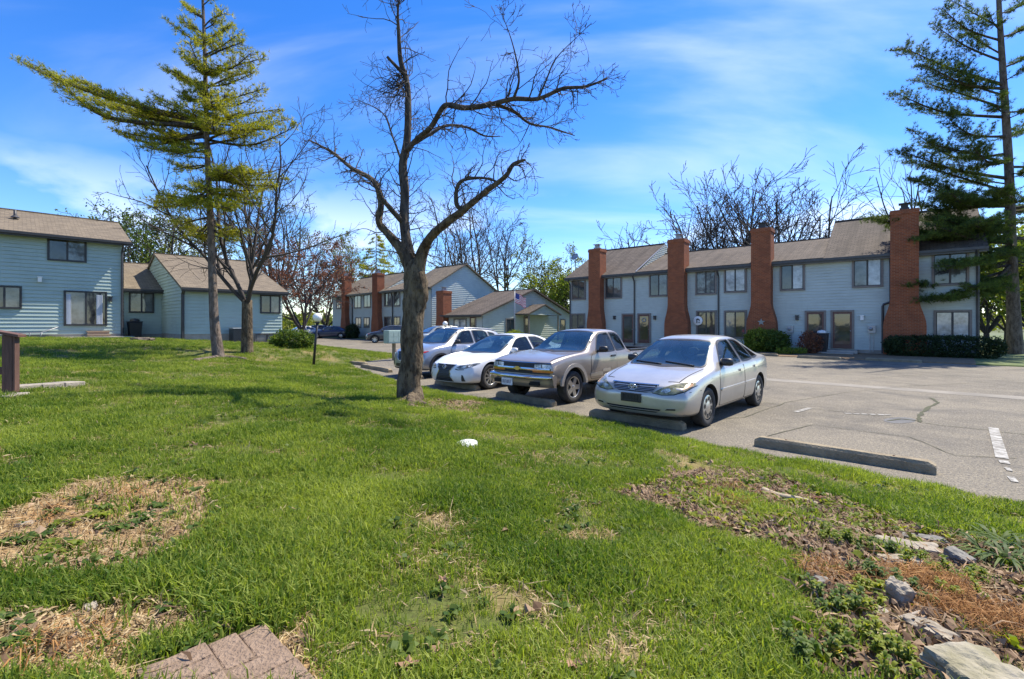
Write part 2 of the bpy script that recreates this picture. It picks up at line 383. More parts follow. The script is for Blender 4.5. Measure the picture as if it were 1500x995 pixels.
# the lawn: terrain around the camera and up to the left houses
def lawn_mat():
    m, N, L, b = newmat('lawn_soil'); b.inputs['Roughness'].default_value = 0.95; b.inputs['Specular IOR Level'].default_value = 0.15
    t = N.new('ShaderNodeTexCoord'); v = t.outputs['Object']
    def A(n): a = N.new('ShaderNodeAttribute'); a.attribute_name = n; return a.outputs['Fac']
    g = mix_noise(N, L, v, 3.0, (0.06, 0.085, 0.018), (0.12, 0.125, 0.035), 0.35, 0.65)
    g = mix_noise(N, L, v, 45, g, (0.05, 0.045, 0.02), 0.5, 0.7, 4, 0.7)
    st = mix_noise(N, L, v, 22, (0.36, 0.25, 0.125), (0.22, 0.14, 0.065), 0.42, 0.62, 6)
    st = mix_noise(N, L, v, 70, st, (0.48, 0.37, 0.21), 0.55, 0.7, 4, 0.8)
    st = mix_noise(N, L, v, 2.2, st, (0.33, 0.19, 0.075), 0.52, 0.7, 5, 0.6)
    bd = mix_noise(N, L, v, 16, (0.23, 0.165, 0.11), (0.13, 0.092, 0.065), 0.42, 0.62, 7)
    bd = mix_noise(N, L, v, 50, bd, (0.30, 0.24, 0.18), 0.56, 0.7, 4, 0.8)
    def mix(f, a, c):
        x = N.new('ShaderNodeMixRGB'); L.new(f, x.inputs[0]); L.new(a, x.inputs[1]); L.new(c, x.inputs[2]); return x.outputs[0]
    c = mix(A('thin'), g, st); c = mix(A('straw'), c, st); c = mix(A('bed'), c, bd)
    L.new(c, b.inputs['Base Color'])
    n2 = N.new('ShaderNodeTexNoise'); n2.inputs['Scale'].default_value = 40; n2.inputs['Detail'].default_value = 6; L.new(v, n2.inputs['Vector'])
    bp = N.new('ShaderNodeBump'); bp.inputs['Strength'].default_value = 0.7; bp.inputs['Distance'].default_value = 0.02; L.new(n2.outputs['Fac'], bp.inputs['Height']); L.new(bp.outputs[0], b.inputs['Normal'])
    return m
M['lawn'] = lawn_mat()
NA, NR = 560, 230
rr = 0.25 * (75 / 0.25) ** (np.arange(NR) / (NR - 1)); aa = np.arange(NA) * 2 * math.pi / NA
gx = (rr[:, None] * np.sin(aa)[None, :]).ravel(); gy = (rr[:, None] * np.cos(aa)[None, :]).ravel(); gz = terrain(gx, gy)
ii, jj = np.meshgrid(np.arange(NR - 1), np.arange(NA), indexing='ij'); ii = ii.ravel(); jj = jj.ravel(); kk = (jj + 1) % NA
ee = edge_e(gx, gy)
quad = np.stack([ii * NA + jj, ii * NA + kk, (ii + 1) * NA + kk, (ii + 1) * NA + jj], 1)
quad = quad[(ee[quad] > -1.2).any(1)][:, ::-1]
s_, b_, so_, th_ = masks(gx, gy)
me = np_mesh('lawn', np.stack([gx, gy, gz], 1), 4, quad.ravel(), M['lawn'], True)
for nm, d in (('straw', np.clip(s_, 0, 1)), ('bed', np.maximum(b_, so_)), ('thin', th_)):
    me.attributes.new(nm, 'FLOAT', 'POINT').data.foreach_set('value', d.astype(np.float32))
tag(link('lawn', me), kind='structure')

# planting strip before the right-hand row and the green beyond it
M['mulch'] = pmat('mulch', (0.13, 0.085, 0.05), 0.95, 0.4, 9, c2=(0.27, 0.17, 0.08), bump=0.7, bscale=40)
M['verge'] = pmat('verge_grass', (0.06, 0.10, 0.02), 0.95, 0.3, 2.0, c2=(0.14, 0.16, 0.05), bump=0.6, bscale=30)
mb = MB(); n = 70
for i in range(n + 1):
    u = -70 + i * 180 / n
    for v, z in ((27.45, -0.05), (27.55, 0.05), (28.6, 0.10), (34, 0.12), (90, 0.2)): mb.v.append((*uv2xy(u, v), z))
for i in range(n):
    for j in range(4): mb.f.append((i * 5 + j, (i + 1) * 5 + j, (i + 1) * 5 + j + 1, i * 5 + j + 1)); mb.m.append(0 if j < 3 and -2 < -70 + i * 180 / n < 24 else 1); mb.s.append(False)
tag(mb.build('planting_strip', [M['mulch'], M['verge']]), kind='structure')
# ================================================================== BUILDINGS
def siding_mat(name, c):
    m, N, L, b = newmat(name); b.inputs['Roughness'].default_value = 0.62; b.inputs['Specular IOR Level'].default_value = 0.35
    t = N.new('ShaderNodeTexCoord'); v = t.outputs['Object']
    k = mix_noise(N, L, v, 0.7, c, tuple(q * 0.86 for q in c), 0.4, 0.65)
    mp = N.new('ShaderNodeMapping'); mp.inputs['Scale'].default_value = (0.5, 0.5, 6); L.new(v, mp.inputs[0])
    k = mix_noise(N, L, mp.outputs[0], 3.0, k, tuple(q * 1.1 for q in c), 0.45, 0.7)
    mp2 = N.new('ShaderNodeMapping'); mp2.inputs['Scale'].default_value = (5, 5, 0.35); L.new(v, mp2.inputs[0])
    k = mix_noise(N, L, mp2.outputs[0], 1.6, k, tuple(q * 0.72 for q in c), 0.58, 0.8, amount=0.5)
    L.new(k, b.inputs['Base Color']); return m
M['siding_blue'] = siding_mat('siding_blue_grey', (0.47, 0.525, 0.49))
M['siding_teal'] = siding_mat('siding_teal', (0.37, 0.45, 0.41))
M['siding_pale'] = siding_mat('siding_pale', (0.46, 0.50, 0.45))
M['trim'] = pmat('taupe_trim', (0.19, 0.165, 0.145), 0.6, 0.15, 4)
M['dark_trim'] = pmat('dark_trim', (0.035, 0.034, 0.036), 0.5, 0.3, 4)
M['gutter_metal'] = pmat('gutter_metal', (0.05, 0.048, 0.05), 0.4, 0.3, 4)
M['soffit'] = pmat('soffit', (0.30, 0.30, 0.27), 0.7, 0.1, 3)
M['foundation'] = pmat('foundation', (0.33, 0.30, 0.26), 0.9, 0.2, 3, bump=0.4)
def glass_mat(name, c, rough=0.03, refl=0.5):
    m, N, L, b = newmat(name); t = N.new('ShaderNodeTexCoord')
    k = mix_noise(N, L, t.outputs['Object'], 1.3, c, tuple(q * 0.45 for q in c), 0.4, 0.62, 5)
    L.new(k, b.inputs['Base Color']); b.inputs['Roughness'].default_value = rough; b.inputs['Specular IOR Level'].default_value = refl; b.inputs['Coat Weight'].default_value = 0.6; b.inputs['Coat Roughness'].default_value = 0.02
    n = N.new('ShaderNodeTexNoise'); n.inputs['Scale'].default_value = 1.5; L.new(t.outputs['Object'], n.inputs['Vector'])
    bp = N.new('ShaderNodeBump'); bp.inputs['Strength'].default_value = 0.08; bp.inputs['Distance'].default_value = 0.05; L.new(n.outputs['Fac'], bp.inputs['Height']); L.new(bp.outputs[0], b.inputs['Normal'])
    return m
M['glass_dark'] = glass_mat('glass_dark', (0.055, 0.06, 0.065))
M['glass_mid'] = glass_mat('glass_mid', (0.16, 0.175, 0.18))
M['glass_blind'] = glass_mat('glass_blind', (0.48, 0.52, 0.55), 0.12)
M['curtain'] = pmat('curtain_cloth', (0.42, 0.45, 0.50), 0.9, 0.3, 3, stretch=(12, 12, 0.2))
M['door_red'] = pmat('maroon_door', (0.10, 0.035, 0.03), 0.4, 0.3, 3)
M['metal_grey'] = pmat('grey_metal', (0.33, 0.34, 0.35), 0.45, 0.15, 8, metallic=0.4)
M['white_plastic'] = pmat('white_plastic', (0.78, 0.78, 0.76), 0.45, 0.06, 5)
M['black_plastic'] = pmat('black_plastic', (0.018, 0.018, 0.02), 0.45, 0.4, 6)
def brick_mat():
    m, N, L, b = newmat('red_brick'); b.inputs['Roughness'].default_value = 0.85; b.inputs['Specular IOR Level'].default_value = 0.25
    t = N.new('ShaderNodeTexCoord'); s = N.new('ShaderNodeSeparateXYZ'); L.new(t.outputs['Object'], s.inputs[0])
    ad = N.new('ShaderNodeMath'); ad.operation = 'ADD'; L.new(s.outputs[0], ad.inputs[0]); L.new(s.outputs[1], ad.inputs[1])
    cb = N.new('ShaderNodeCombineXYZ'); L.new(ad.outputs[0], cb.inputs[0]); L.new(s.outputs[2], cb.inputs[1])
    bt = N.new('ShaderNodeTexBrick'); bt.inputs['Scale'].default_value = 1.0; bt.inputs['Brick Width'].default_value = 0.21; bt.inputs['Row Height'].default_value = 0.075; bt.inputs['Mortar Size'].default_value = 0.009
    bt.inputs['Color1'].default_value = (0.33, 0.092, 0.034, 1); bt.inputs['Color2'].default_value = (0.22, 0.062, 0.025, 1); bt.inputs['Mortar'].default_value = (0.28, 0.16, 0.10, 1)
    L.new(cb.outputs[0], bt.inputs['Vector'])
    k = mix_noise(N, L, t.outputs['Object'], 1.4, bt.outputs['Color'], (0.15, 0.055, 0.03), 0.45, 0.72, 7, 0.65)
    k = mix_noise(N, L, t.outputs['Object'], 14, k, (0.50, 0.18, 0.08), 0.6, 0.75, 3, 0.5)
    L.new(k, b.inputs['Base Color'])
    bp = N.new('ShaderNodeBump'); bp.inputs['Strength'].default_value = 0.6; bp.inputs['Distance'].default_value = 0.01; bp.invert = True; L.new(bt.outputs['Fac'], bp.inputs['Height']); L.new(bp.outputs[0], b.inputs['Normal'])
    return m
M['brick'] = brick_mat()
def shingle_mat(name, c, c2, streak=0.5):
    m, N, L, b = newmat(name); b.inputs['Roughness'].default_value = 0.9; b.inputs['Specular IOR Level'].default_value = 0.25
    t = N.new('ShaderNodeTexCoord'); s = N.new('ShaderNodeSeparateXYZ'); L.new(t.outputs['Object'], s.inputs[0])
    cb = N.new('ShaderNodeCombineXYZ'); L.new(s.outputs[0], cb.inputs[0]); L.new(s.outputs[1], cb.inputs[1])
    bt = N.new('ShaderNodeTexBrick'); bt.inputs['Brick Width'].default_value = 0.32; bt.inputs['Row Height'].default_value = 0.16; bt.inputs['Mortar Size'].default_value = 0.012; bt.inputs['Bias'].default_value = 0.0
    bt.inputs['Scale'].default_value = 1; bt.inputs['Color1'].default_value = (*c, 1); bt.inputs['Color2'].default_value = (*c2, 1); bt.inputs['Mortar'].default_value = tuple(q * 0.45 for q in c) + (1,)
    L.new(cb.outputs[0], bt.inputs['Vector'])
    mp = N.new('ShaderNodeMapping'); mp.inputs['Scale'].default_value = (1.6, 0.12, 0.12); L.new(t.outputs['Object'], mp.inputs[0])
    k = mix_noise(N, L, mp.outputs[0], 1.5, bt.outputs['Color'], tuple(q * 0.55 for q in c), 0.45, 0.7, 6, streak)
    k = mix_noise(N, L, t.outputs['Object'], 0.5, k, tuple(q * 1.25 for q in c2), 0.5, 0.75, 5, 0.5)
    k = mix_noise(N, L, t.outputs['Object'], 9, k, tuple(q * 0.6 for q in c), 0.55, 0.75, 4, 0.5)
    L.new(k, b.inputs['Base Color'])
    bp = N.new('ShaderNodeBump'); bp.inputs['Strength'].default_value = 0.5; bp.inputs['Distance'].default_value = 0.02; bp.invert = True; L.new(bt.outputs['Fac'], bp.inputs['Height']); L.new(bp.outputs[0], b.inputs['Normal'])
    return m
M['roof_brown'] = shingle_mat('roof_brown', (0.098, 0.078, 0.062), (0.14, 0.112, 0.088), 0.85)
M['roof_tan'] = shingle_mat('roof_tan', (0.22, 0.175, 0.12), (0.14, 0.112, 0.08), 0.3)

def siding(mb, z0, z1, left, right, T, course=0.165, proj=0.042, tag_mi=0):
    """lap boards as saw-tooth strips; left(z), right(z) bound the wall; T(s,out,z)->xyz"""
    n = max(1, int(math.ceil((z1 - z0) / course)))
    for i in range(n):
        a = z0 + i * course; b_ = min(a + course, z1)
        la, ra, lb, rb = left(a), right(a), left(b_), right(b_)
        if rb - lb < 0.02: lb = rb = (lb + rb) / 2
        if ra - la < 0.02: continue
        v = [T(la, 0, a), T(ra, 0, a), T(ra, proj, a), T(la, proj, a), T(rb, 0.004, b_), T(lb, 0.004, b_)]
        mb.add(v, [(0, 1, 2, 3), (3, 2, 4, 5)], tag_mi)
class Site:
    """a building's own frame: s along its front (left to right seen from the lot), d back into it, z up"""
    def __init__(self, x, y, ang, z0=0.0):
        self.o = (x, y); self.ang = ang; self.r = (math.cos(ang), math.sin(ang)); self.n = (-math.sin(ang), math.cos(ang)); self.z0 = z0
    def s(self, px, d=0.0):
        k = (px - CX) / FPX; ox = self.o[0] + d * self.n[0]; oy = self.o[1] + d * self.n[1]
        return (oy * k - ox) / (self.r[0] - k * self.r[1])
    def Y(self, s, d=0.0): return self.o[1] + s * self.r[1] + d * self.n[1]
    def z(self, py, s, d=0.0): return CAMZ + (HY - py) * self.Y(s, d) / FPX - self.z0
    def w(self, s, d, z): return Vector((self.o[0] + s * self.r[0] + d * self.n[0], self.o[1] + s * self.r[1] + d * self.n[1], z + self.z0))
Tf = lambda s, out, z: (s, -out, z)          # front wall: outward is -y

def window(parent, s0, s1, z0, z1, panes=('glass_dark', 'glass_mid'), y=0.0, T=None, fm='trim', fw=0.09, name='window', blind=None, sash='dark_trim'):
    """frame proud of the boards, sashes and glass set back inside it"""
    T = T or (lambda s, out, z: (s, y - out, z)); TT = lambda a, o_, c: T(a, o_ + (.03 if o_ > 0 else 0), c)
    def bx(mb, a0, a1, o0, o1, c0, c1, mi=0):
        mb.box(a0, a1, o0, o1, c0, c1, mi, T=lambda q, w, e: TT(q, w, e))
    f = MB()
    bx(f, s0 - fw, s0, 0.0, 0.055, z0 - fw, z1 + fw); bx(f, s1, s1 + fw, 0.0, 0.055, z0 - fw, z1 + fw)
    bx(f, s0, s1, 0.0, 0.053, z1, z1 + fw); bx(f, s0, s1, 0.0, 0.075, z0 - fw, z0)
    fo = f.build(name, M[fm], parent)
    n = len(panes); w = (s1 - s0) / n
    sm = MB()
    for i in range(n):
        a, b_ = s0 + i * w, s0 + (i + 1) * w; t = 0.042
        o0 = 0.022 if i % 2 == 0 else 0.026
        bx(sm, a + .001, a + t, 0.012, o0 + .014, z0, z1); bx(sm, b_ - t, b_ - .001, 0.012, o0 + .014, z0, z1); bx(sm, a + t, b_ - t, 0.012, o0 + .012, z1 - t, z1); bx(sm, a + t, b_ - t, 0.012, o0 + .012, z0, z0 + t)
    sm.build('sash', M[sash], fo)
    for i, p in enumerate(panes):
        a, b_ = s0 + i * w, s0 + (i + 1) * w; g = MB()
        bx(g, a + .04, b_ - .04, 0.010, 0.022 + (0.004 if i % 2 else 0), z0 + .04, z1 - .04); g.build('pane', M[p], fo)
    return fo
def door(parent, s0, s1, z0, z1, leaf='door_red', y=0.0, glazed=True, T=None):
    T0 = T or (lambda s, out, z: (s, y - out, z)); T = lambda s, out, z: T0(s, out + (.035 if out > 0 else 0), z)
    d = MB()
    for a in ((s0 - .1, s0, z0, z1 + .1), (s1, s1 + .1, z0, z1 + .1), (s0, s1, z1, z1 + .1)): d.box(a[0], a[1], 0, 0.06, a[2], a[3], 0, T=T)
    fo = d.build('door_frame', M['trim'], parent)
    l = MB(); l.box(s0, s1, 0.0, 0.03, z0, z1, 0, T=T); lo = l.build('door', M[leaf], fo)
    if glazed:
        g = MB(); g.box(s0 + .09, s1 - .09, 0.03, 0.038, z0 + .25, z1 - .12, 0, T=T); g.build('storm_pane', M['glass_dark'], fo)
    k = MB(); k.lathe([(0.0, 0), (0.03, 0.005), (0.03, 0.03), (0, 0.04)], 8, T=lambda a, b_, c: T(s1 - .06 + a, 0.03 + c, z0 + 1.0 + b_)); k.build('door_handle', M['metal_grey'], fo)
    return fo
def chimney(site, parent_label, s0, s1, ztop, flare=0.28, zf=(1.75, 2.75), depth=0.72, back=1.5, cap_h=0.5, cat='chimney'):
    """brick stack standing against the front wall, wider below, with a corbelled top and a metal flue"""
    pass
def add_chimney(parent, s0, s1, ztop, flare=0.26, zf=(1.7, 2.9), depth=0.7, back=0.6, flue=True, zb=0.0, name='chimney'):
    m = MB(); prof = []
    for t in np.linspace(0, 1, 7):
        z = zf[0] + (zf[1] - zf[0]) * t; k = 1 - (t * t * (3 - 2 * t)); prof.append((flare * k, z))
    L_ = [(s0 - flare, zb)] + [(s0 - k, z) for k, z in prof] + [(s0, ztop)]
    R_ = [(s1 + flare, zb)] + [(s1 + k, z) for k, z in prof] + [(s1, ztop)]
    poly = L_ + R_[::-1]
    n = len(L_); y0, y1 = -depth, back
    vs = [(p, y0, q) for p, q in L_] + [(p, y0, q) for p, q in R_] + [(p, y1, q) for p, q in L_] + [(p, y1, q) for p, q in R_]
    fs = []
    for i in range(n - 1):
        fs += [(i, n + i, n + i + 1, i + 1), (2 * n + i + 1, 3 * n + i + 1, 3 * n + i, 2 * n + i), (2 * n + i, i, i + 1, 2 * n + i + 1), (n + i, 3 * n + i, 3 * n + i + 1, n + i + 1)]
    m.add(vs, fs)
    m.box(s0 - .035, s1 + .035, y0 - .035, y1 + .035, ztop - .16, ztop, 0); m.box(s0 - .01, s1 + .01, y0 - .01, y1 + .01, ztop + .001, ztop + .08, 0)
    o = m.build(name, M['brick'], parent)
    if flue:
        c = MB(); sc, yc = (s0 + s1) / 2, (y0 + y1) / 2
        c.box(sc - .20, sc + .20, yc - .20, yc + .20, ztop + .08, ztop + .22); 
        for k in range(3): c.box(sc - .15, sc + .15, yc - .15, yc + .15, ztop + .25 + k * .055, ztop + .28 + k * .055)
        c.box(sc - .13, sc + .13, yc - .13, yc + .13, ztop + .22, ztop + .42); c.box(sc - .24, sc + .24, yc - .24, yc + .24, ztop + .42, ztop + .46)
        c.build('flue_cap', M['metal_grey'] if not flue == 'dark' else M['dark_trim'], o)
    return o
def roof_plane(parent, s0, s1, y_e, z_e, y_r, z_r, m='roof_brown', th=0.14, name='roof', both=True):
    """gable roof: front slope (and the back one) as slabs meeting at the ridge"""
    r = MB()
    def slab(ya, za, yb, zb):
        P = [(s0, ya, za), (s1, ya, za), (s1, yb, zb), (s0, yb, zb)]; Q = [(a, b_, c - th) for a, b_, c in P]
        r.add(P + Q, [(0, 1, 2, 3), (7, 6, 5, 4), (0, 4, 5, 1), (1, 5, 6, 2), (2, 6, 7, 3), (3, 7, 4, 0)])
    slab(y_e, z_e, y_r, z_r)
    if both: slab(y_r + .0, z_r - .001, 2 * y_r - y_e, z_e)
    r.box(s0, s1, y_r - .12, y_r + .12, z_r - .03, z_r + .035)
    return r.build(name, M[m], parent)
def downspout(parent, pts, r=0.045, m='gutter_metal', name='downspout'):
    t = MB(); t.tube(pts, r, 6, smooth=False); return t.build(name, M[m], parent)
def gutter(parent, s0, s1, y, z, m='gutter_metal'):
    g = MB(); g.box(s0, s1, y - .11, y, z - .13, z); g.box(s0, s1, y - .02, y + .04, z - .22, z - .13); return g.build('gutter', M[m], parent)
def wall_light(parent, s, z, lit=False, y=-0.02):
    l = MB(); l.box(s - .05, s + .05, y - .03, y, z - .10, z + .10); l.box(s - .075, s + .075, y - .17, y - .03, z - .16, z + .08); l.box(s - .10, s + .10, y - .2, y - .02, z + .08, z + .12)
    return l.build('wall_lamp', M['dark_trim'] if not lit else M['white_plastic'], parent)
def meter(parent, s, z, y=-0.02):
    l = MB(); l.box(s - .17, s + .17, y - .14, y, z - .14, z + .26); l.lathe([(0.0, .0), (.09, 0), (.09, .08), (0, .1)], 12, T=lambda a, b_, c: (s - .03 + a, y - .14 - c, z + .08 + b_))
    for k in (-.08, .06): l.box(s + k - .025, s + k + .025, y - .06, y, 0.15 - (0.0), z - .14)
    return l.build('electric_meter', M['metal_grey'], parent)

# ---- long two-storey row on the right
RS = Site(4.69, 38.1, math.atan2(-0.648, 0.762), 0.05)
ZE = 5.52
row = thing('townhouse_row', 'long blue-grey two-storey townhouse row with four tall brick chimneys across the lot', 'building', RS.w(0, 0, 0), RS.ang)
END = RS.s(1428) + 0.15; DEP = 10.0
w = MB(); siding(w, 0.25, ZE - .1, lambda z: 0, lambda z: END, Tf)
Tl = lambda s, out, z: (-out, DEP - s, z); Tr = lambda s, out, z: (END + out, s, z)
def gab(z, pitch=0.53): return max(0, (z - ZE) / pitch)
w.box(0.0, END, 0.05, DEP, 0.0, ZE - .1, 0)
ob = w.build('siding', M['siding_blue'], row); tag(ob, kind='stuff')
w = MB(); siding(w, 0.25, 8.05, lambda z: gab(z), lambda z: DEP - gab(z), Tl); siding(w, 0.25, 8.05, lambda z: gab(z), lambda z: DEP - gab(z), Tr)
tag(w.build('gable_siding', M['siding_blue'], row), kind='stuff')
w = MB(); w.box(-.01, END + .01, -.012, DEP, -0.1, 0.25); w.build('foundation', M['foundation'], row)
sA, sB = RS.s(934), RS.s(1207)
ZR1, ZR2, ZR4 = ZE + 0.53 * 5, ZE + 0.36 * 5, ZE + 0.56 * 5
roof_plane(row, -0.25, sA, -0.35, ZE - .16, 5, ZR1); roof_plane(row, sA + .003, sB - .003, -0.35, ZE - .10, 5, ZR2); roof_plane(row, sB, END + .3, -0.35, ZE - .16, 5, ZR4)
w = MB()   # party gables that stand above the lower roof
siding(w, ZE + .05, ZR1 - .1, lambda z: min(4.9, 0.0 + gab(z, .53) + .1), lambda z: min(5.3, max(0.1, (z - ZE) / .36)), lambda s, out, z: (sA + .02 + out, s, z), 0.155)
tag(w.build('party_gable_siding', M['white_plastic'] if False else M['siding_pale'], row), kind='stuff')
w = MB(); w.box(sA - .02, sA + .05, -.3, 5.0, -.001, .06, T=lambda a, b_, c: (a, b_, ZE - .02 + (b_ + .3) * (ZR1 - ZE) / 5.3 + c - .07)); w.build('flashing', M['metal_grey'], row)
gutter(row, -0.25, END + .3, -0.352, ZE - .16)
w = MB(); w.box(-.2, END + .25, -.35, .0, ZE - .39, ZE - .36); w.build('soffit', M['soffit'], row)
for a, b_, top, fl in ((862, 886, 366, .16), (978, 1008, 352, .24), (1100, 1133, 336, .27), (1304, 1346, 309, .29)):
    s0 = RS.s(a, -.65); s1 = RS.s(b_, .1)
    add_chimney(row, s0, s1, RS.z(top, (s0 + s1) / 2, -.65), fl, flue='dark' if a > 1050 else True, zf=(1.55, 3.0), depth=.65, back=0.3)
WIN = [(839, 857, 411, 438, 'glass_dark', 'glass_dark'), (888, 910, 406, 436, 'glass_dark', 'glass_mid'), (953, 978, 402, 433, 'glass_dark', 'glass_mid'), (1021, 1048, 397, 430, 'glass_mid', 'glass_mid'),
       (1063, 1092, 393, 427, 'glass_blind', 'glass_blind'), (1145, 1177, 388, 424, 'glass_dark', 'glass_blind'), (1251, 1291, 379, 419, 'glass_mid', 'glass_blind'), (1368, 1416, 372, 416, 'glass_dark', 'glass_mid'),
       (838, 856, 461, 492, 'glass_dark', 'glass_dark'), (1022, 1048, 457, 494, 'glass_dark', 'glass_dark'), (1063, 1092, 457, 494, 'glass_mid', 'glass_dark'), (1371, 1420, 457, 494, 'glass_blind', 'glass_blind')]
for a, b_, t, bt, p, q in WIN:
    s0, s1 = RS.s(a), RS.s(b_); window(row, s0, s1, RS.z(bt, (s0 + s1) / 2), RS.z(t, (s0 + s1) / 2), (p, q))
for a, b_ in ((913, 928), (936, 952), (1182, 1207), (1220, 1248)):
    s0, s1 = RS.s(a), RS.s(b_); door(row, s0, s1, 0.28, 2.34)
for px in (836, 930, 1053): downspout(row, [(RS.s(px), -.40, ZE - .28), (RS.s(px), -.38, ZE - .4), (RS.s(px), -.10, ZE - .75), (RS.s(px), -.075, ZE - .95), (RS.s(px), -.075, 0.1)], 0.055)
a = RS.s(1304.5); b_ = RS.s(1293); downspout(row, [(a, -.40, ZE - .28), (a, -.38, ZE - .4), (a, -.10, ZE - .75), (a, -.08, ZE - .95), (a, -.08, 2.9), (a - .05, -.08, 2.8), (b_ + .05, -.08, 2.72), (b_, -.08, 2.6), (b_, -.08, .1)], 0.06)
downspout(row, [(END - .1, -.40, ZE - .28), (END - .1, -.1, ZE - .75), (END - .05, -.075, ZE - .95), (END - .05, -.075, .1)], 0.07)
for px, lit in ((901, 0), (960, 0), (1168, 0), (1263, 1)): wall_light(row, RS.s(px), RS.z(465, RS.s(px)), lit)
for px in (1158, 1277): meter(row, RS.s(px), RS.z(484, RS.s(px)))
# dish on the left end, door wreaths and tags
w = MB(); s0 = RS.s(843, 2.0); 
w.tube([(s0, 2.0, ZE + .75), (s0, 2.0, ZE + 1.6), (s0 + .08, 1.9, ZE + 1.8)], .03, 6)
w.lathe([(0.0, .09), (.18, .07), (.33, 0.0), (.34, -.01), (.18, .05), (0, .07)], 16, T=lambda a, b_, c: (s0 + .1 + a * .95 + c * .3, 1.75 + b_ * .45 + c, ZE + 1.85 + b_ * .85 - c * .3))
w.build('satellite_dish', M['metal_grey'], row)
for px in (1115,):      # pale star on the third chimney
    sc = RS.s(1115, -.72); zc = RS.z(472, sc, -.72); p = [(sc + math.sin(k * math.pi / 5) * (.22 if k % 2 == 0 else .09), zc + math.cos(k * math.pi / 5) * (.22 if k % 2 == 0 else .09)) for k in range(10)]
    w = MB(); w.prism(p, -.70, -.735, lambda q, e, a_: (q, a_, e)); tag(w.build('barn_star', M['soffit'], row), 'pale metal five-pointed star on the brick')
tag(thing('wall_plaque', 'round white plaque with a dark emblem beside the downstairs window', 'sign', RS.w(RS.s(1023), -.08, RS.z(470, RS.s(1023))), RS.ang))
pl = bpy.data.objects['wall_plaque']
w = MB(); w.lathe([(0, 0), (.30, 0), (.31, .02), (.29, .035), (0, .035)], 24, T=lambda a, b_, c: (a, -c, b_)); w.build('disc', M['white_plastic'], pl)
w = MB(); w.prism([(-.10, .13), (.02, .16), (.12, .08), (.14, -.02), (.07, -.02), (.05, .06), (-.02, .05), (-.02, -.16), (-.09, -.16)], -.036, -.045, lambda q, e, a_: (q, a_, e)); w.prism([(.05, -.07), (.12, -.07), (.12, -.15), (.05, -.15)], -.036, -.045, lambda q, e, a_: (q, a_, e)); w.build('emblem', M['black_plastic'], pl)
for px, py, c, nm, lb in ((920, 469, 'white_plastic', 'door_notice', 'white notice on the dark red door left of the downspout'), (944, 469, 'soffit', 'door_wreath', 'small pale wreath on the dark red door right of the downspout')):
    s0 = RS.s(px); z0 = RS.z(py, s0); t = thing(nm, lb, 'notice' if 'notice' in nm else 'wreath', RS.w(s0, -.05, z0), RS.ang)
    w = MB()
    if 'notice' in nm: w.box(-.17, .17, -.02, 0, -.12, .12)
    else:
        th = np.linspace(0, 2 * math.pi, 15); w.tube([(math.cos(q) * .13, -.03, math.sin(q) * .13) for q in th], .045, 6)
    w.build('sheet' if 'notice' in nm else 'ring', M[c], t)
st = thing('door_step', 'low concrete doorstep before the glazed door right of the bin', 'step', RS.w(RS.s(1234), -.5, 0.03), RS.ang)
w = MB(); w.box(-1.15, .75, -.5, .42, -.08, .20); w.box(-1.0, .6, -1.0, -.503, -.08, .09); w.build('slab', M['foundation'], st, bevel=.015)

# ---- middle distance: two-storey row with gable end, and the single-storey end unit
DS = Site(-23.7, 62.3, math.atan2(46.8 - 62.3, -8 + 23.7), 0.0)
mid = thing('townhouse_block', 'distant two-storey row with brick chimneys and a pale gable end behind the bare tree', 'building', DS.w(0, 0, 0), DS.ang)
L2 = DS.s(632); HW = 4.3; ZA = 8.0
gabD = lambda z: max(0, (z - ZE) / ((ZA - ZE) / HW))
w = MB(); siding(w, 0.3, ZE - .1, lambda z: 0, lambda z: L2, Tf, 0.2, 0.042)
siding(w, 0.3, ZA - .1, lambda z: gabD(z), lambda z: 2 * HW - gabD(z), lambda s, out, z: (L2 + out, s, z), 0.2); w.box(0, L2, .05, 2 * HW, 0, ZE - .1)
tag(w.build('siding', M['siding_blue'], mid), kind='stuff')
sC = DS.s(590)
roof_plane(mid, -.3, DS.s(563), -.4, ZE - .16, HW, ZA + .1, 'roof_tan'); roof_plane(mid, DS.s(563) + .003, sC, -.4, ZE - .1, HW, ZA - .75, 'roof_tan'); roof_plane(mid, sC + .003, L2 + .3, -.4, ZE - .16, HW, ZA + .1, 'roof_tan')
w = MB(); siding(w, ZE + .1, ZA - .1, lambda z: max(0, (z - ZE) / ((ZA - ZE) / HW)), lambda z: min(HW + .5, (z - ZE) / ((ZA - .75 - ZE) / HW)), lambda s, out, z: (DS.s(563) + .02 + out, s, z), 0.2)
tag(w.build('party_gable_siding', M['siding_pale'], mid), kind='stuff')
gutter(mid, -.3, L2 + .3, -.41, ZE - .16)
for a, b_, top in ((500, 514, 406), (545, 562, 402), (592, 608, 402)):
    s0 = DS.s(a, -.6); s1 = DS.s(b_, .2); add_chimney(mid, s0, s1, DS.z(top, s0, -.6), .22, zf=(1.6, 3.0), depth=.6, back=.3)
for a, b_, t, bt in ((494, 499, 436, 452), (520, 529, 432, 451), (534, 543, 431, 450), (564, 574, 429, 448), (578, 586, 428, 448), (614, 624, 428, 452), (522, 529, 466, 479), (534, 541, 466, 479), (564, 573, 465, 478), (578, 586, 465, 478)):
    s0, s1 = DS.s(a), DS.s(b_); window(mid, s0, s1, DS.z(bt, s0), DS.z(t, s0), ('glass_dark', 'glass_mid'), fw=.10)
for px in (517, 576): downspout(mid, [(DS.s(px), -.42, ZE - .28), (DS.s(px), -.1, ZE - .8), (DS.s(px), -.1, .1)], .07)

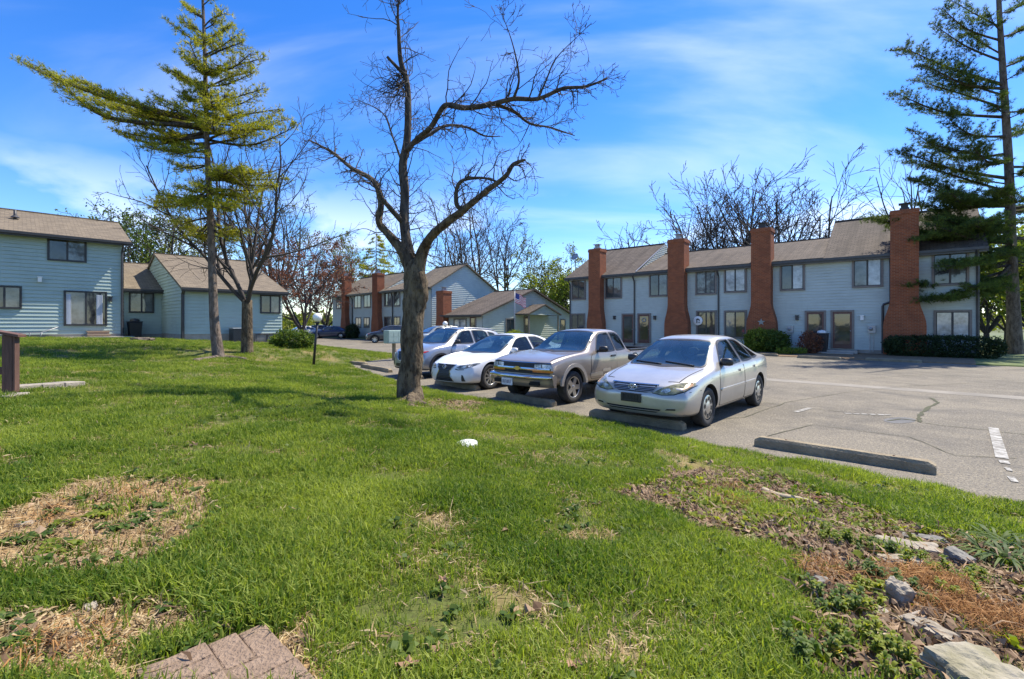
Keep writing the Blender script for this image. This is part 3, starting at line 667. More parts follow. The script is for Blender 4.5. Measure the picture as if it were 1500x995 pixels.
ES = Site(-5.9, 44.0, math.atan2(40.9 - 44, -2.6 + 5.9), 0.05)
eu = thing('end_cottage', 'single-storey gabled end unit with porch and brick chimney behind the parked crossovers', 'building', ES.w(0, 0, 0), ES.ang)
LE = ES.s(706.7); ZC = 2.62; HE = 6.6; ZP = 5.0
gE = lambda z: max(0, (z - ZC) / ((ZP - ZC) / HE))
w = MB(); siding(w, .25, ZC - .1, lambda z: 0, lambda z: LE, Tf, .2); siding(w, .25, ZP - .1, gE, lambda z: 2 * HE - gE(z), lambda s, out, z: (LE + out, s, z), .2); w.box(0, LE, .05, 2 * HE, 0, ZC - .1)
tag(w.build('siding', M['siding_pale'], eu), kind='stuff')
roof_plane(eu, -.6, LE + .35, -.5, ZC - .14, HE, ZP + .06, 'roof_brown'); gutter(eu, -.6, LE + .35, -.51, ZC - .14)
s0 = ES.s(639, -.6); s1 = ES.s(658, .1); add_chimney(eu, s0, s1, ES.z(427, s1, -.6), .1, zf=(1.4, 2.2), depth=.6, back=.4)
window(eu, ES.s(666), ES.s(683), .45, 2.1, ('glass_blind', 'glass_blind'), fw=.08); door(eu, ES.s(690), ES.s(697), .3, 2.3, 'door_red')
TE = lambda s, out, z: (LE + out, s, z)
def sE(px):   # distance along the right-hand gable wall
    o = ES.w(LE, 0, 0); k = (px - CX) / FPX; return (o.y * k - o.x) / (ES.n[0] - k * ES.n[1])
window(eu, sE(741), sE(752), .7, 2.1, ('glass_dark', 'glass_dark'), T=TE, fw=.08)
door(eu, sE(768), sE(774), .25, 2.3, 'door_red', T=TE); window(eu, sE(821), sE(827), .8, 2.1, ('glass_dark',), T=TE, fw=.08)
# porch on the gable side: small gabled roof on two posts
pa, pb = sE(757), sE(800); pr = MB(); OUT = 1.7
zr, ze = ES.z(441, LE, 0) - .0, 2.62
Tp = lambda a, b_, c: (LE + a, b_, c)
mid_s = (pa + pb) / 2
for q0, q1, z0, z1 in ((pa - .3, mid_s, ze, 3.55), (mid_s, pb + .3, 3.55, ze)):
    P = [Tp(0.03, q0, z0), Tp(OUT, q0, z0), Tp(OUT, q1, z1), Tp(0.03, q1, z1)]; pr.add(P + [(x, y, z - .12) for x, y, z in P], [(0, 1, 2, 3), (7, 6, 5, 4), (0, 4, 5, 1), (1, 5, 6, 2), (2, 6, 7, 3), (3, 7, 4, 0)])
pr.build('porch_roof', M['roof_brown'], eu)
w = MB(); siding(w, ze - .1, 3.4, lambda z: pa - .2 + (z - ze) / .93 * (mid_s - pa + .2) if z > ze else pa - .2, lambda z: pb + .2 - max(0, z - ze) / .93 * (pb + .2 - mid_s), lambda s, out, z: (LE + OUT - .15 + out, s, z), .2); tag(w.build('porch_gable_siding', M['siding_pale'], eu), kind='stuff')
for q in (pa, pb):
    w = MB(); w.box(LE + OUT - .25, LE + OUT - .13, q - .06, q + .06, 0, ze - .1); w.build('porch_post', M['trim'], eu)

# ---- left house: two-storey block, link, and gabled wing
AX = math.atan2(V[1], V[0])
HS = Site(-25.2 - .687 * 9, 23.2 - .727 * 9, AX, 0.95)    # front runs along V
house = thing('left_house', 'teal-sided two-storey house with sliding glass door on the left beyond the lawn', 'building', HS.w(0, 0, 0), HS.ang)
SR = HS.s(180.5); HZE = HS.z(352, SR) - .02
w = MB(); siding(w, .22, HZE - .05, lambda z: 0, lambda z: SR, Tf, .19)
HD = 9.0; HP = 0.36
siding(w, .22, HZE + HP * HD / 2 - .05, lambda z: max(0, (z - HZE) / HP), lambda z: HD - max(0, (z - HZE) / HP), lambda s, out, z: (SR + out, s, z), .19); w.box(0, SR, .05, HD, -.3, HZE - .05)
tag(w.build('siding', M['siding_teal'], house), kind='stuff')
w = MB(); w.box(0, SR + .015, -.015, HD, -.5, .22); w.build('foundation', M['foundation'], house)
roof_plane(house, -.3, SR + .32, -.45, HZE - .12, HD / 2, HZE + HP * HD / 2 + .1, 'roof_tan'); gutter(house, -.3, SR + .34, -.46, HZE - .12, 'dark_trim')
downspout(house, [(SR - .06, -.5, HZE - .25), (SR - .06, -.1, HZE - .7), (SR - .06, -.08, .1)], .055)
s0 = HS.s(22, 2.2); w = MB(); w.tube([(s0, 2.2, HZE + .7), (s0, 2.2, HZE + 1.35)], .06, 8); w.lathe([(.2, 0), (.07, .12)], 10, T=lambda a, b_, c: (s0 + a, 2.2 + b_, HZE + .95 + c)); w.build('vent_pipe', M['dark_trim'], house)
def hw(a, b_, t, bt, panes, **k):
    s0, s1 = HS.s(a), HS.s(b_); return window(house, s0, s1, HS.z(bt, (s0 + s1) / 2), HS.z(t, (s0 + s1) / 2), panes, fm='dark_trim', fw=.05, **k)
hw(71, 125, 351, 382, ('glass_dark', 'glass_mid')); hw(-18, 30, 420, 451, ('glass_dark', 'glass_mid'))
f = hw(95, 155, 428, 476, ('glass_mid', 'glass_dark'), name='sliding_door')
c = MB()
for a, b_ in ((97, 104), (141, 150)):
    sa, sb = HS.s(a), HS.s(b_); n = 10
    for k in range(n):
        q0, q1 = sa + (sb - sa) * k / n, sa + (sb - sa) * (k + 1) / n; y0, y1 = (-.061 - .012 * (k % 2)), (-.061 - .012 * ((k + 1) % 2))
        c.add([(q0, y0, .75), (q1, y1, .75), (q1, y1, 2.35), (q0, y0, 2.35)], [(0, 1, 2, 3)])
c.build('curtain', M['curtain'], f)
wall_light(house, HS.s(161), HS.z(438, HS.s(161))); l = wall_light(house, HS.s(58), HS.z(409, HS.s(58)), True)
# link
LB = Site(*HS.w(SR, 2.0, 0)[:2], AX, .9)
link_w = thing('link_wing', 'narrow one-storey teal link with one small window and dark bin before it', 'building', LB.w(0, 0, 0), AX)
SL = LB.s(240); LZ = LB.z(424, SL / 2)
w = MB(); siding(w, .2, LZ, lambda z: 0.02, lambda z: SL + .6, Tf, .19); tag(w.build('siding', M['siding_teal'], link_w), kind='stuff')
w = MB(); w.box(0.02, SL + .6, -.015, 3, -.5, .2); w.build('foundation', M['foundation'], link_w)
roof_plane(link_w, 0.02, SL + 1.5, -.5, LZ - .02, 5.2, LZ + 2.1, 'roof_tan', both=False); gutter(link_w, 0.02, SL + .2, -.51, LZ - .02, 'dark_trim')
s0, s1 = LB.s(190), LB.s(224); window(link_w, s0, s1, LB.z(457, s0), LB.z(429, s0), ('glass_mid', 'glass_mid'), fm='dark_trim', fw=.05)
downspout(link_w, [(.10, -.54, LZ - .1), (.10, -.1, LZ - .5), (.10, -.09, -.3)], .085, 'dark_trim')
# wing C
WC = Site(-18.2, 26.0, AX, .72)
wing = thing('gabled_wing', 'one-storey teal wing with tan gable roof behind the pine and bare tree', 'building', WC.w(0, 0, 0), AX)
SW = WC.s(413); CZ = WC.z(421, 0) ; WH = 7.0; WP = 0.36
w = MB(); siding(w, .42, CZ, lambda z: 0, lambda z: SW, Tf, .19)
siding(w, .42, CZ + WP * WH - .05, lambda z: max(0, (z - CZ) / WP), lambda z: 2 * WH - max(0, (z - CZ) / WP), lambda s, out, z: (SW + out, s, z), .19)
siding(w, .42, CZ + WP * WH - .05, lambda z: max(0, (z - CZ) / WP), lambda z: 2 * WH - max(0, (z - CZ) / WP), lambda s, out, z: (-out, s, z), .19)
tag(w.build('siding', M['siding_teal'], wing), kind='stuff')
w = MB(); w.box(-.012, SW + .012, -.012, 12, -1.2, .42); w.build('foundation', M['foundation'], wing)
roof_plane(wing, -.12, SW + .25, -.4, CZ - .02, WH, CZ + WP * WH + .08, 'roof_tan'); gutter(wing, -.12, SW + .25, -.41, CZ - .02, 'dark_trim')
s0, s1 = WC.s(382), WC.s(409); window(wing, s0, s1, WC.z(458, s0), WC.z(433, s0), ('glass_dark', 'glass_mid'), fm='dark_trim', fw=.05)
s0, s1 = WC.s(374), WC.s(407); window(wing, s0, s1, WC.z(501, s0), WC.z(490, s0), ('glass_mid', 'glass_mid'), fm='trim', fw=.04, name='basement_window')
downspout(wing, [(.0, -.42, CZ - .1), (.0, -.1, CZ - .4), (.0, -.09, -.15)], .085, 'dark_trim')
# ================================================================== VEHICLES
def carpaint(name, c, metallic=0.6, rough=0.32):
    m, N, L, b = newmat(name); t = N.new('ShaderNodeTexCoord')
    k = mix_noise(N, L, t.outputs['Object'], 3.0, c, tuple(q * 0.86 for q in c), 0.42, 0.7)
    mp = N.new('ShaderNodeMapping'); L.new(t.outputs['Object'], mp.inputs[0])
    s = N.new('ShaderNodeSeparateXYZ'); L.new(t.outputs['Object'], s.inputs[0])
    mr = N.new('ShaderNodeMapRange'); mr.inputs[1].default_value = 0.55; mr.inputs[2].default_value = 0.2; mr.inputs[4].default_value = 0.35; L.new(s.outputs[2], mr.inputs[0])
    mx = N.new('ShaderNodeMixRGB'); mx.inputs[2].default_value = (0.22, 0.19, 0.15, 1); L.new(mr.outputs[0], mx.inputs[0]); L.new(k, mx.inputs[1])     # road dust low down
    L.new(mx.outputs[0], b.inputs['Base Color']); b.inputs['Metallic'].default_value = metallic; b.inputs['Roughness'].default_value = rough
    b.inputs['Coat Weight'].default_value = 0.8; b.inputs['Coat Roughness'].default_value = 0.06
    return m
M['tyre'] = pmat('tyre_rubber', (0.022, 0.021, 0.020), 0.85, 0.35, 12, c2=(0.05, 0.047, 0.043))
M['alloy'] = pmat('alloy', (0.55, 0.54, 0.52), 0.3, 0.12, 6, metallic=0.85)
M['chrome'] = pmat('chrome', (0.62, 0.62, 0.62), 0.14, 0.08, 6, metallic=1.0)
M['well'] = pmat('wheel_well', (0.012, 0.012, 0.012), 0.95, 0.3, 5)
M['car_glass'] = glass_mat('car_glass', (0.030, 0.055, 0.085), 0.015, 1.0)
M['car_glass_side'] = glass_mat('car_glass_side', (0.018, 0.028, 0.035), 0.02, 0.8)
M['seat_grey'] = pmat('seat_cloth_grey', (0.20, 0.19, 0.175), 0.9, 0.2, 14); M['seat_dark'] = pmat('seat_cloth_dark', (0.035, 0.035, 0.038), 0.8, 0.2, 14); M['dash_grey'] = pmat('dashboard_grey', (0.17, 0.165, 0.155), 0.7, 0.15, 9); M['dash_dark'] = pmat('dashboard_dark', (0.03, 0.03, 0.033), 0.6, 0.2, 9)
def clear_glass(name, tint, gl, mixv):
    m, N, L, b = newmat(name); b.inputs['Base Color'].default_value = (*gl, 1); b.inputs['Roughness'].default_value = 0.02; b.inputs['Specular IOR Level'].default_value = 1.0; b.inputs['Coat Weight'].default_value = 1.0; b.inputs['Coat Roughness'].default_value = 0.01
    tr = N.new('ShaderNodeBsdfTransparent'); tr.inputs['Color'].default_value = (*tint, 1); t = N.new('ShaderNodeTexCoord'); n = N.new('ShaderNodeTexNoise'); n.inputs['Scale'].default_value = 2.5; n.inputs['Detail'].default_value = 5; L.new(t.outputs['Object'], n.inputs['Vector'])
    mr = N.new('ShaderNodeMapRange'); mr.inputs[1].default_value = .3; mr.inputs[2].default_value = .7; mr.inputs[3].default_value = mixv - .06; mr.inputs[4].default_value = mixv + .06; L.new(n.outputs['Fac'], mr.inputs[0])
    mx = N.new('ShaderNodeMixShader'); L.new(mr.outputs[0], mx.inputs[0]); L.new(tr.outputs[0], mx.inputs[1]); L.new(b.outputs[0], mx.inputs[2]); L.new(mx.outputs[0], N['Material Output'].inputs['Surface']); return m
M['clear_glass'] = clear_glass('clear_windshield', (0.62, 0.80, 0.80), (0.03, 0.08, 0.16), 0.46); M['clear_glass_side'] = clear_glass('clear_side_glass', (0.50, 0.60, 0.60), (0.02, 0.03, 0.04), 0.32)  # windshield's blue base colour paints in the sky reflection
M['lamp_clear'] = pmat('lamp_clear', (0.50, 0.51, 0.49), 0.08, 0.6, 12, coat=1.0, fac=(0.4, 0.6))
M['lamp_smoky'] = pmat('lamp_smoky', (0.16, 0.165, 0.15), 0.08, 0.6, 12, coat=1.0, fac=(0.42, 0.58))
M['lamp_yellowed'] = pmat('lamp_yellowed', (0.20, 0.185, 0.095), 0.12, 0.55, 11, coat=0.6, fac=(0.4, 0.6))
M['amber_dull'] = pmat('amber_dull', (0.45, 0.25, 0.09), 0.15, 0.3, 14, coat=1.0)
M['amber'] = pmat('amber_lens', (0.55, 0.17, 0.03), 0.15, 0.3, 14, coat=1.0)
M['red_lens'] = pmat('red_lens', (0.42, 0.02, 0.015), 0.15, 0.3, 9, coat=1.0)
M['gold'] = pmat('gold_emblem', (0.62, 0.46, 0.16), 0.3, 0.1, 8, metallic=0.8)
M['plate_white'] = pmat('plate_white', (0.62, 0.64, 0.66), 0.5, 0.2, 14)
M['plate_ink'] = pmat('plate_ink', (0.08, 0.09, 0.16), 0.6, 0.1, 8)
PAINT = {k: carpaint('paint_' + k, c, mt) for k, c, mt in (('silver', (0.52, 0.485, 0.43), .5), ('pewter', (0.31, 0.262, 0.215), .4), ('white', (0.80, 0.80, 0.79), .0), ('grey', (0.36, 0.375, 0.40), .55), ('navy', (0.025, 0.045, 0.11), .4), ('black', (0.018, 0.02, 0.028), .4), ('steel', (0.30, 0.33, 0.33), .5), ('charcoal', (0.05, 0.055, 0.065), .4))}

def project(bvh, poly, view, off, mat, name, parent, step=0.06, skirt=0.02, L=5.0):
    """a thin shaped plate laid on the body: the outline is projected along the view direction onto the surface"""
    bm = bmesh.new(); vs = [bm.verts.new((p, q, 0)) for p, q in poly]; bm.faces.new(vs)
    P = np.array(poly); lo = P.min(0); hi = P.max(0)
    for ax in (0, 1):
        n = int((hi[ax] - lo[ax]) / step)
        for k in range(1, n + 1):
            c = [0, 0, 0]; c[ax] = lo[ax] + (hi[ax] - lo[ax]) * k / (n + 1); nn = [0, 0, 0]; nn[ax] = 1
            bmesh.ops.bisect_plane(bm, geom=bm.verts[:] + bm.edges[:] + bm.faces[:], plane_co=c, plane_no=nn)
    bm.verts.ensure_lookup_table(); bm.verts.index_update()
    if view == 'front': o = lambda p, q: (Vector((-3, p, q)), Vector((1, 0, 0)))
    elif view == 'rear': o = lambda p, q: (Vector((L + 3, p, q)), Vector((-1, 0, 0)))
    elif view == 'left': o = lambda p, q: (Vector((p, -3, q)), Vector((0, 1, 0)))
    elif view == 'right': o = lambda p, q: (Vector((p, 3, q)), Vector((0, -1, 0)))
    elif view == 'top': o = lambda p, q: (Vector((p, q, 4)), Vector((0, 0, -1)))
    hit = {}; rc = {v.index: bvh.ray_cast(*o(v.co.x, v.co.y)) for v in bm.verts}; ds = [h[3] for h in rc.values() if h[0] is not None]
    for v in bm.verts:
        a, d = o(v.co.x, v.co.y); h = rc[v.index]
        if h[0] is None:
            near = min((q for q in bm.verts if rc[q.index][0] is not None), key=lambda q: (q.co - v.co).length, default=None)
            h = bvh.find_nearest(a + d * (rc[near.index][3] if near else 3))
        hit[v.index] = (h[0], h[1] if h[1].dot(d) < 0 else -h[1])
    nv = {}
    for v in bm.verts:      # smooth the normals a little
        n = hit[v.index][1].copy()
        for e in v.link_edges: n += hit[e.other_vert(v).index][1]
        nv[v.index] = n.normalized()
    mb = MB(); dref = o(0, 0)[1]
    top = [hit[i][0] + nv[i] * off for i in range(len(bm.verts))]
    fs = []
    for f in bm.faces:
        ids = [q.index for q in f.verts]
        nrm = (top[ids[1]] - top[ids[0]]).cross(top[ids[2]] - top[ids[0]])
        if nrm.dot(dref) > 0: ids = ids[::-1]
        fs.append(ids)
    mb.add(top, fs, 0, True)
    for e in bm.edges:
        if len(e.link_faces) == 1:
            a, b_ = [q.index for q in e.verts]
            mb.add([top[a], top[b_], top[b_] - nv[b_] * (off + skirt), top[a] - nv[a] * (off + skirt)], [(0, 1, 2, 3)])
    bm.free(); return mb.build(name, mat, parent)
def ring_strip(bvh, poly, view, nm, L, wi=.006, wo=.028):
    c = np.mean(poly, 0); o = {'front': lambda p, q: (Vector((-3, p, q)), Vector((1, 0, 0))), 'rear': lambda p, q: (Vector((L + 3, p, q)), Vector((-1, 0, 0))), 'left': lambda p, q: (Vector((p, -3, q)), Vector((0, 1, 0))), 'right': lambda p, q: (Vector((p, 3, q)), Vector((0, -1, 0)))}[view]
    R_ = rpoly(poly, .05); pts = []
    for a, b_ in zip(R_, R_[1:] + R_[:1]):
        a = np.array(a); b_ = np.array(b_); k = max(1, int(np.linalg.norm(b_ - a) / .08)); pts += [a + (b_ - a) * j / k for j in range(k)]
    V_ = []; last = None
    for p in pts:
        d = (p - c) / max(.05, np.linalg.norm(p - c))
        for off in (-wi, wo):
            q = p + d * off; a_, dd = o(*q); h = bvh.ray_cast(a_, dd)
            if h[0] is None or (last is not None and (h[0] - last).length > .35): h = bvh.find_nearest(last if last is not None else a_ + dd * 3)
            n = h[1] if h[1].dot(dd) < 0 else -h[1]; V_.append(tuple(h[0] + n * (.0075 if off < 0 else .0065))); last = h[0]
    m = len(pts); mb = MB(); mb.add(V_, [(2 * i, 2 * i + 1, 2 * ((i + 1) % m) + 1, 2 * ((i + 1) % m)) for i in range(m)], 0, True); return mb.build(nm, M['black_plastic'])
def rpoly(pts, r=0.04, n=3):
    out = []; m = len(pts)
    for i in range(m):
        p = Vector(pts[i]); a = Vector(pts[i - 1]); b_ = Vector(pts[(i + 1) % m]); da = (a - p); db = (b_ - p); k = min(r, da.length * .45, db.length * .45)
        A = p + da.normalized() * k; B = p + db.normalized() * k
        for j in range(n + 1):
            t = j / n; out.append(tuple((1 - t) ** 2 * A + 2 * t * (1 - t) * p + t * t * B))
    return out
def mir(poly): return [(-a, b_) for a, b_ in poly]

def make_wheel(r, w, style, rim_mat='alloy'):
    """tyre + rim meshes, axle along y, outer face at -y"""
    t = MB(); T = lambda a, b_, c: (a, c, b_); h = w / 2; rr = r * 0.66
    t.lathe([(rr * .97, -h * .80), (rr * 1.03, -h * .94), (r * .86, -h), (r * .95, -h * .93), (r * .985, -h * .78), (r, -h * .45), (r, h * .45), (r * .985, h * .78), (r * .95, h * .93), (r * .86, h), (rr, h * .9)], 32, T)
    for k in range(4):
        y = -h * .5 + k * h / 3
    m = MB()
    m.lathe([(rr * .99, -h * .84), (rr * 1.0, -h * .90), (rr * .95, -h * .86), (rr * .90, -h * .4), (rr * .88, h * .6), (.02, h * .6)], 32, T, 1)
    if style == 'cover':
        m.lathe([(rr * .93, -h * .82), (rr * .80, -h * .92), (rr * .52, -h * .86), (rr * .40, -h * .95), (rr * .16, -h * 1.02), (0.004, -h * 1.03)], 32, T, 0)
        for k in range(8):
            a = k * math.pi / 4; c, s = math.cos(a), math.sin(a)
            q = [(rr * .52, -.028), (rr * .78, -.040), (rr * .84, 0), (rr * .78, .040), (rr * .52, .028)]
            m.prism([(x * c - y * s, x * s + y * c) for x, y in q], -h * .80, -h * .945, lambda x, y, e: (x, e, y), 2)
    else:
        n = {'spoke5': 5, 'spoke10': 10, 'spoke7': 7, 'spoke6': 6}[style]
        m.lathe([(rr * .93, -h * .80), (rr * .93, -h * .9), (rr * 1.0, -h * .9)], 32, T, 0)
        m.lathe([(rr * .26, -h * .45), (rr * .24, -h * .78), (rr * .12, -h * .86), (.003, -h * .86)], 20, T, 0)
        w0, w1 = {5: (.055, .048), 10: (.020, .022), 7: (.034, .030), 6: (.04, .05)}[n]
        for k in range(n):
            a = k * 2 * math.pi / n + .3; c, s = math.cos(a), math.sin(a)
            q = [(rr * .14, -w0), (rr * .95, -w1), (rr * .95, w1), (rr * .14, w0)]
            vs = [(x * c - y * s, e, x * s + y * c) for (x, y), e in zip(q, (-h * .80, -h * .88, -h * .88, -h * .80))] + [(x * c - y * s, -h * .45, x * s + y * c) for x, y in q]
            m.add(vs, [(0, 1, 2, 3), (7, 6, 5, 4), (0, 4, 5, 1), (2, 6, 7, 3), (1, 5, 6, 2), (3, 7, 4, 0)], 0)
    return t.mesh('tyre', M['tyre']), m.mesh('rim', [M[rim_mat], M['well'], M['black_plastic']])

def make_body(S, paint, hollow=False):
    f = {k: pchip(*zip(*S[k])) for k in ('zt', 'zs', 'zb', 'ws', 'wr')}; L = S['L']; W = S['W']
    fx = pchip(*zip(*S['fx'])); rx = pchip(*zip(*S['rx'])); bf, br = S['bow']
    bp_ = S.get('bp', 3.2)
    F = lambda y, z: fx(z) + bf * (abs(y) / W) ** bp_
    Rr = lambda y, z: L - rx(z) - br * (abs(y) / W) ** 2.6
    def half(x):
        zt, zs, zb, ws, wr = (f[k](x) for k in ('zt', 'zs', 'zb', 'ws', 'wr')); h = max(0.0, zt - zs); ws *= 1.012
        k = min(1, h / .3)
        return [(0, zb), (.6 * ws, zb), (.90 * ws, zb + .015), (.985 * ws, zb + .11), (1.004 * ws, zb + .5 * (zs - zb)), (.992 * ws, zs - .12), (.962 * ws, zs - .018),
                (.925 * ws, zs + min(.03, h * .3)), (wr, zs + h * (.80 + .07 * k)), (wr * .87, zs + h * .965), (wr * .45, zt + .002), (0, zt + .004)]
    xs = S['xs']; rings = []; nfr = 0
    def ring(x):
        hp = half(x); full = hp + [(-y, z) for y, z in hp[-2:0:-1]]
        out = []
        for y, z in full:
            wf = max(0, 1 - x / .75) ** 1.3; wb_ = max(0, 1 - (L - x) / .75) ** 1.3
            out.append((x + wf * F(y, z) + wb_ * (Rr(y, z) - L), y, z))
        return out
    R0 = [ring(x) for x in xs]
    def cap(base, fn):
        zc = sum(p[2] for p in base) / len(base); out = []
        for s in (.86, .62, .32): out.append([(fn(p[1] * s, zc + (p[2] - zc) * s), p[1] * s, zc + (p[2] - zc) * s) for p in base])
        return out, (fn(0, zc), 0, zc)
    cf, pf = cap(R0[0], F); cb, pb = cap(R0[-1], Rr)
    rings = cf[::-1] + R0 + cb; n = len(rings[0]); mb = MB()
    vs = [p for r_ in rings for p in r_] + [pf, pb]; fs = []
    for i in range(len(rings) - 1):
        for j in range(n): fs.append((i * n + j, (i + 1) * n + j, (i + 1) * n + (j + 1) % n, i * n + (j + 1) % n))
    a = len(rings) * n
    for j in range(n): fs.append((a, j, (j + 1) % n)); fs.append((a + 1, (len(rings) - 1) * n + (j + 1) % n, (len(rings) - 1) * n + j))
    mb.add(vs, fs, 0, True)
    o = mb.build('body', [paint, M['well']])
    sd = o.modifiers.new('s', 'SUBSURF'); sd.levels = 2; sd.render_levels = 2
    dg = bpy.context.evaluated_depsgraph_get(); ev = o.evaluated_get(dg); me0 = bpy.data.meshes.new_from_object(ev)
    bm = bmesh.new(); bm.from_mesh(me0); bmesh.ops.recalc_face_normals(bm, faces=bm.faces[:]); bm.to_mesh(me0); bvh = BVHTree.FromBMesh(bm); bm.free()
    o.modifiers.clear(); o.data = me0
    cut = MB(); ra = S['ra']
    for xw in S['xw']:
        for sgn in (-1, 1):
            y0, y1 = sgn * (W - .34), sgn * (W + .3); zc = S['tr'] + .015; N_ = 36
            A = [(xw + ra * math.cos(2 * math.pi * k / N_), y0, zc + ra * math.sin(2 * math.pi * k / N_)) for k in range(N_)]; B = [(x, y1, z) for x, _, z in A]
            cut.add(A + B, [tuple(range(N_)), tuple(range(N_, 2 * N_))[::-1]] + [(k, N_ + k, N_ + (k + 1) % N_, (k + 1) % N_) for k in range(N_)] if sgn > 0 else [tuple(range(N_))[::-1], tuple(range(N_, 2 * N_))] + [((k + 1) % N_, N_ + (k + 1) % N_, N_ + k, k) for k in range(N_)], 1)
    cabin = None
    if hollow:
        zf, xa, xb = S['cabin']; rows = []
        for x in np.linspace(xa, xb, 12):
            zt_, zs_, ws_, wr_ = (f[k](x) for k in ('zt', 'zs', 'ws', 'wr')); top = zt_ - .055; zb1 = min(zs_ - .03, top - .10); wi = ws_ - .10
            k = np.clip((zt_ - zs_) / .3, 0, 1); zr_ = max(zb1 + .03, zs_ + (zt_ - zs_) * (.80 + .07 * k) - .04); zr_ = min(zr_, top - .02); wr2 = min(wi - .01, wr_ - .045)
            rows.append([(x, -wi, zf), (x, -wi, zb1), (x, -wr2, zr_), (x, -wr2 * .8, top - .012), (x, 0, top), (x, wr2 * .8, top - .012), (x, wr2, zr_), (x, wi, zb1), (x, wi, zf)])
        n9 = 9; cv = [p for r_ in rows for p in r_]; cf_ = [(i * n9 + j, (i + 1) * n9 + j, (i + 1) * n9 + (j + 1) % n9, i * n9 + (j + 1) % n9) for i in range(11) for j in range(n9)] + [tuple(range(n9)), tuple(range(11 * n9, 12 * n9))[::-1]]
        cabin = MB().add(cv, cf_, 1)
        prisms = []
        shr = lambda poly, d: [tuple(np.array(p) + (np.mean(poly, 0) - np.array(p)) / max(.05, np.linalg.norm(np.mean(poly, 0) - np.array(p))) * d) for p in poly]
        for poly in S['windows']: prisms.append(MB().prism(rpoly(shr(poly, .012), .05), -1.3, 1.3, lambda p, q, a_: (p, a_, q), 1))
        prisms.append(MB().prism(rpoly(shr(S['windshield'], .018), .05), -.3, S['ws_in'], lambda p, q, a_: (a_, p, q), 1))
        if 'rearglass' in S: prisms.append(MB().prism(rpoly(shr(S['rearglass'], .015), .05), S['rg_in'], L + .3, lambda p, q, a_: (a_, p, q), 1))
    if 'bed' in S:
        x0, x1, yb, zb, zt_ = S['bed']; cut.box(x0, x1, -yb, yb, zb, zt_, 1)
    co = cut.build('cutter', [paint, M['well']])
    bmc = bmesh.new(); bmc.from_mesh(co.data); bmesh.ops.recalc_face_normals(bmc, faces=bmc.faces[:]); bmc.to_mesh(co.data); bmc.free()
    bo = o.modifiers.new('b', 'BOOLEAN'); bo.operation = 'DIFFERENCE'; bo.object = co; bo.solver = 'EXACT'
    dg = bpy.context.evaluated_depsgraph_get(); me1 = bpy.data.meshes.new_from_object(o.evaluated_get(dg)); o.modifiers.clear()
    if len(me1.polygons) > 100: o.data = me1
    bpy.data.objects.remove(co)
    if cabin is not None:
        for q in [cabin] + prisms:
            co = q.build('cutter', [paint, M['well']]); bmc = bmesh.new(); bmc.from_mesh(co.data); bmesh.ops.recalc_face_normals(bmc, faces=bmc.faces[:]); bmc.to_mesh(co.data); bmc.free()
            bo = o.modifiers.new('b', 'BOOLEAN'); bo.operation = 'DIFFERENCE'; bo.object = co; bo.solver = 'EXACT'; dg = bpy.context.evaluated_depsgraph_get()
            m2 = bpy.data.meshes.new_from_object(o.evaluated_get(dg)); o.modifiers.clear()
            if len(m2.polygons) > .4 * len(o.data.polygons): o.data = m2
            else: print('cut failed', len(m2.polygons))
            bpy.data.objects.remove(co)
    for p in o.data.polygons: p.use_smooth = p.material_index == 0
    try: o.data.set_sharp_from_angle(angle=R(38))
    except Exception: pass
    return o, bvh

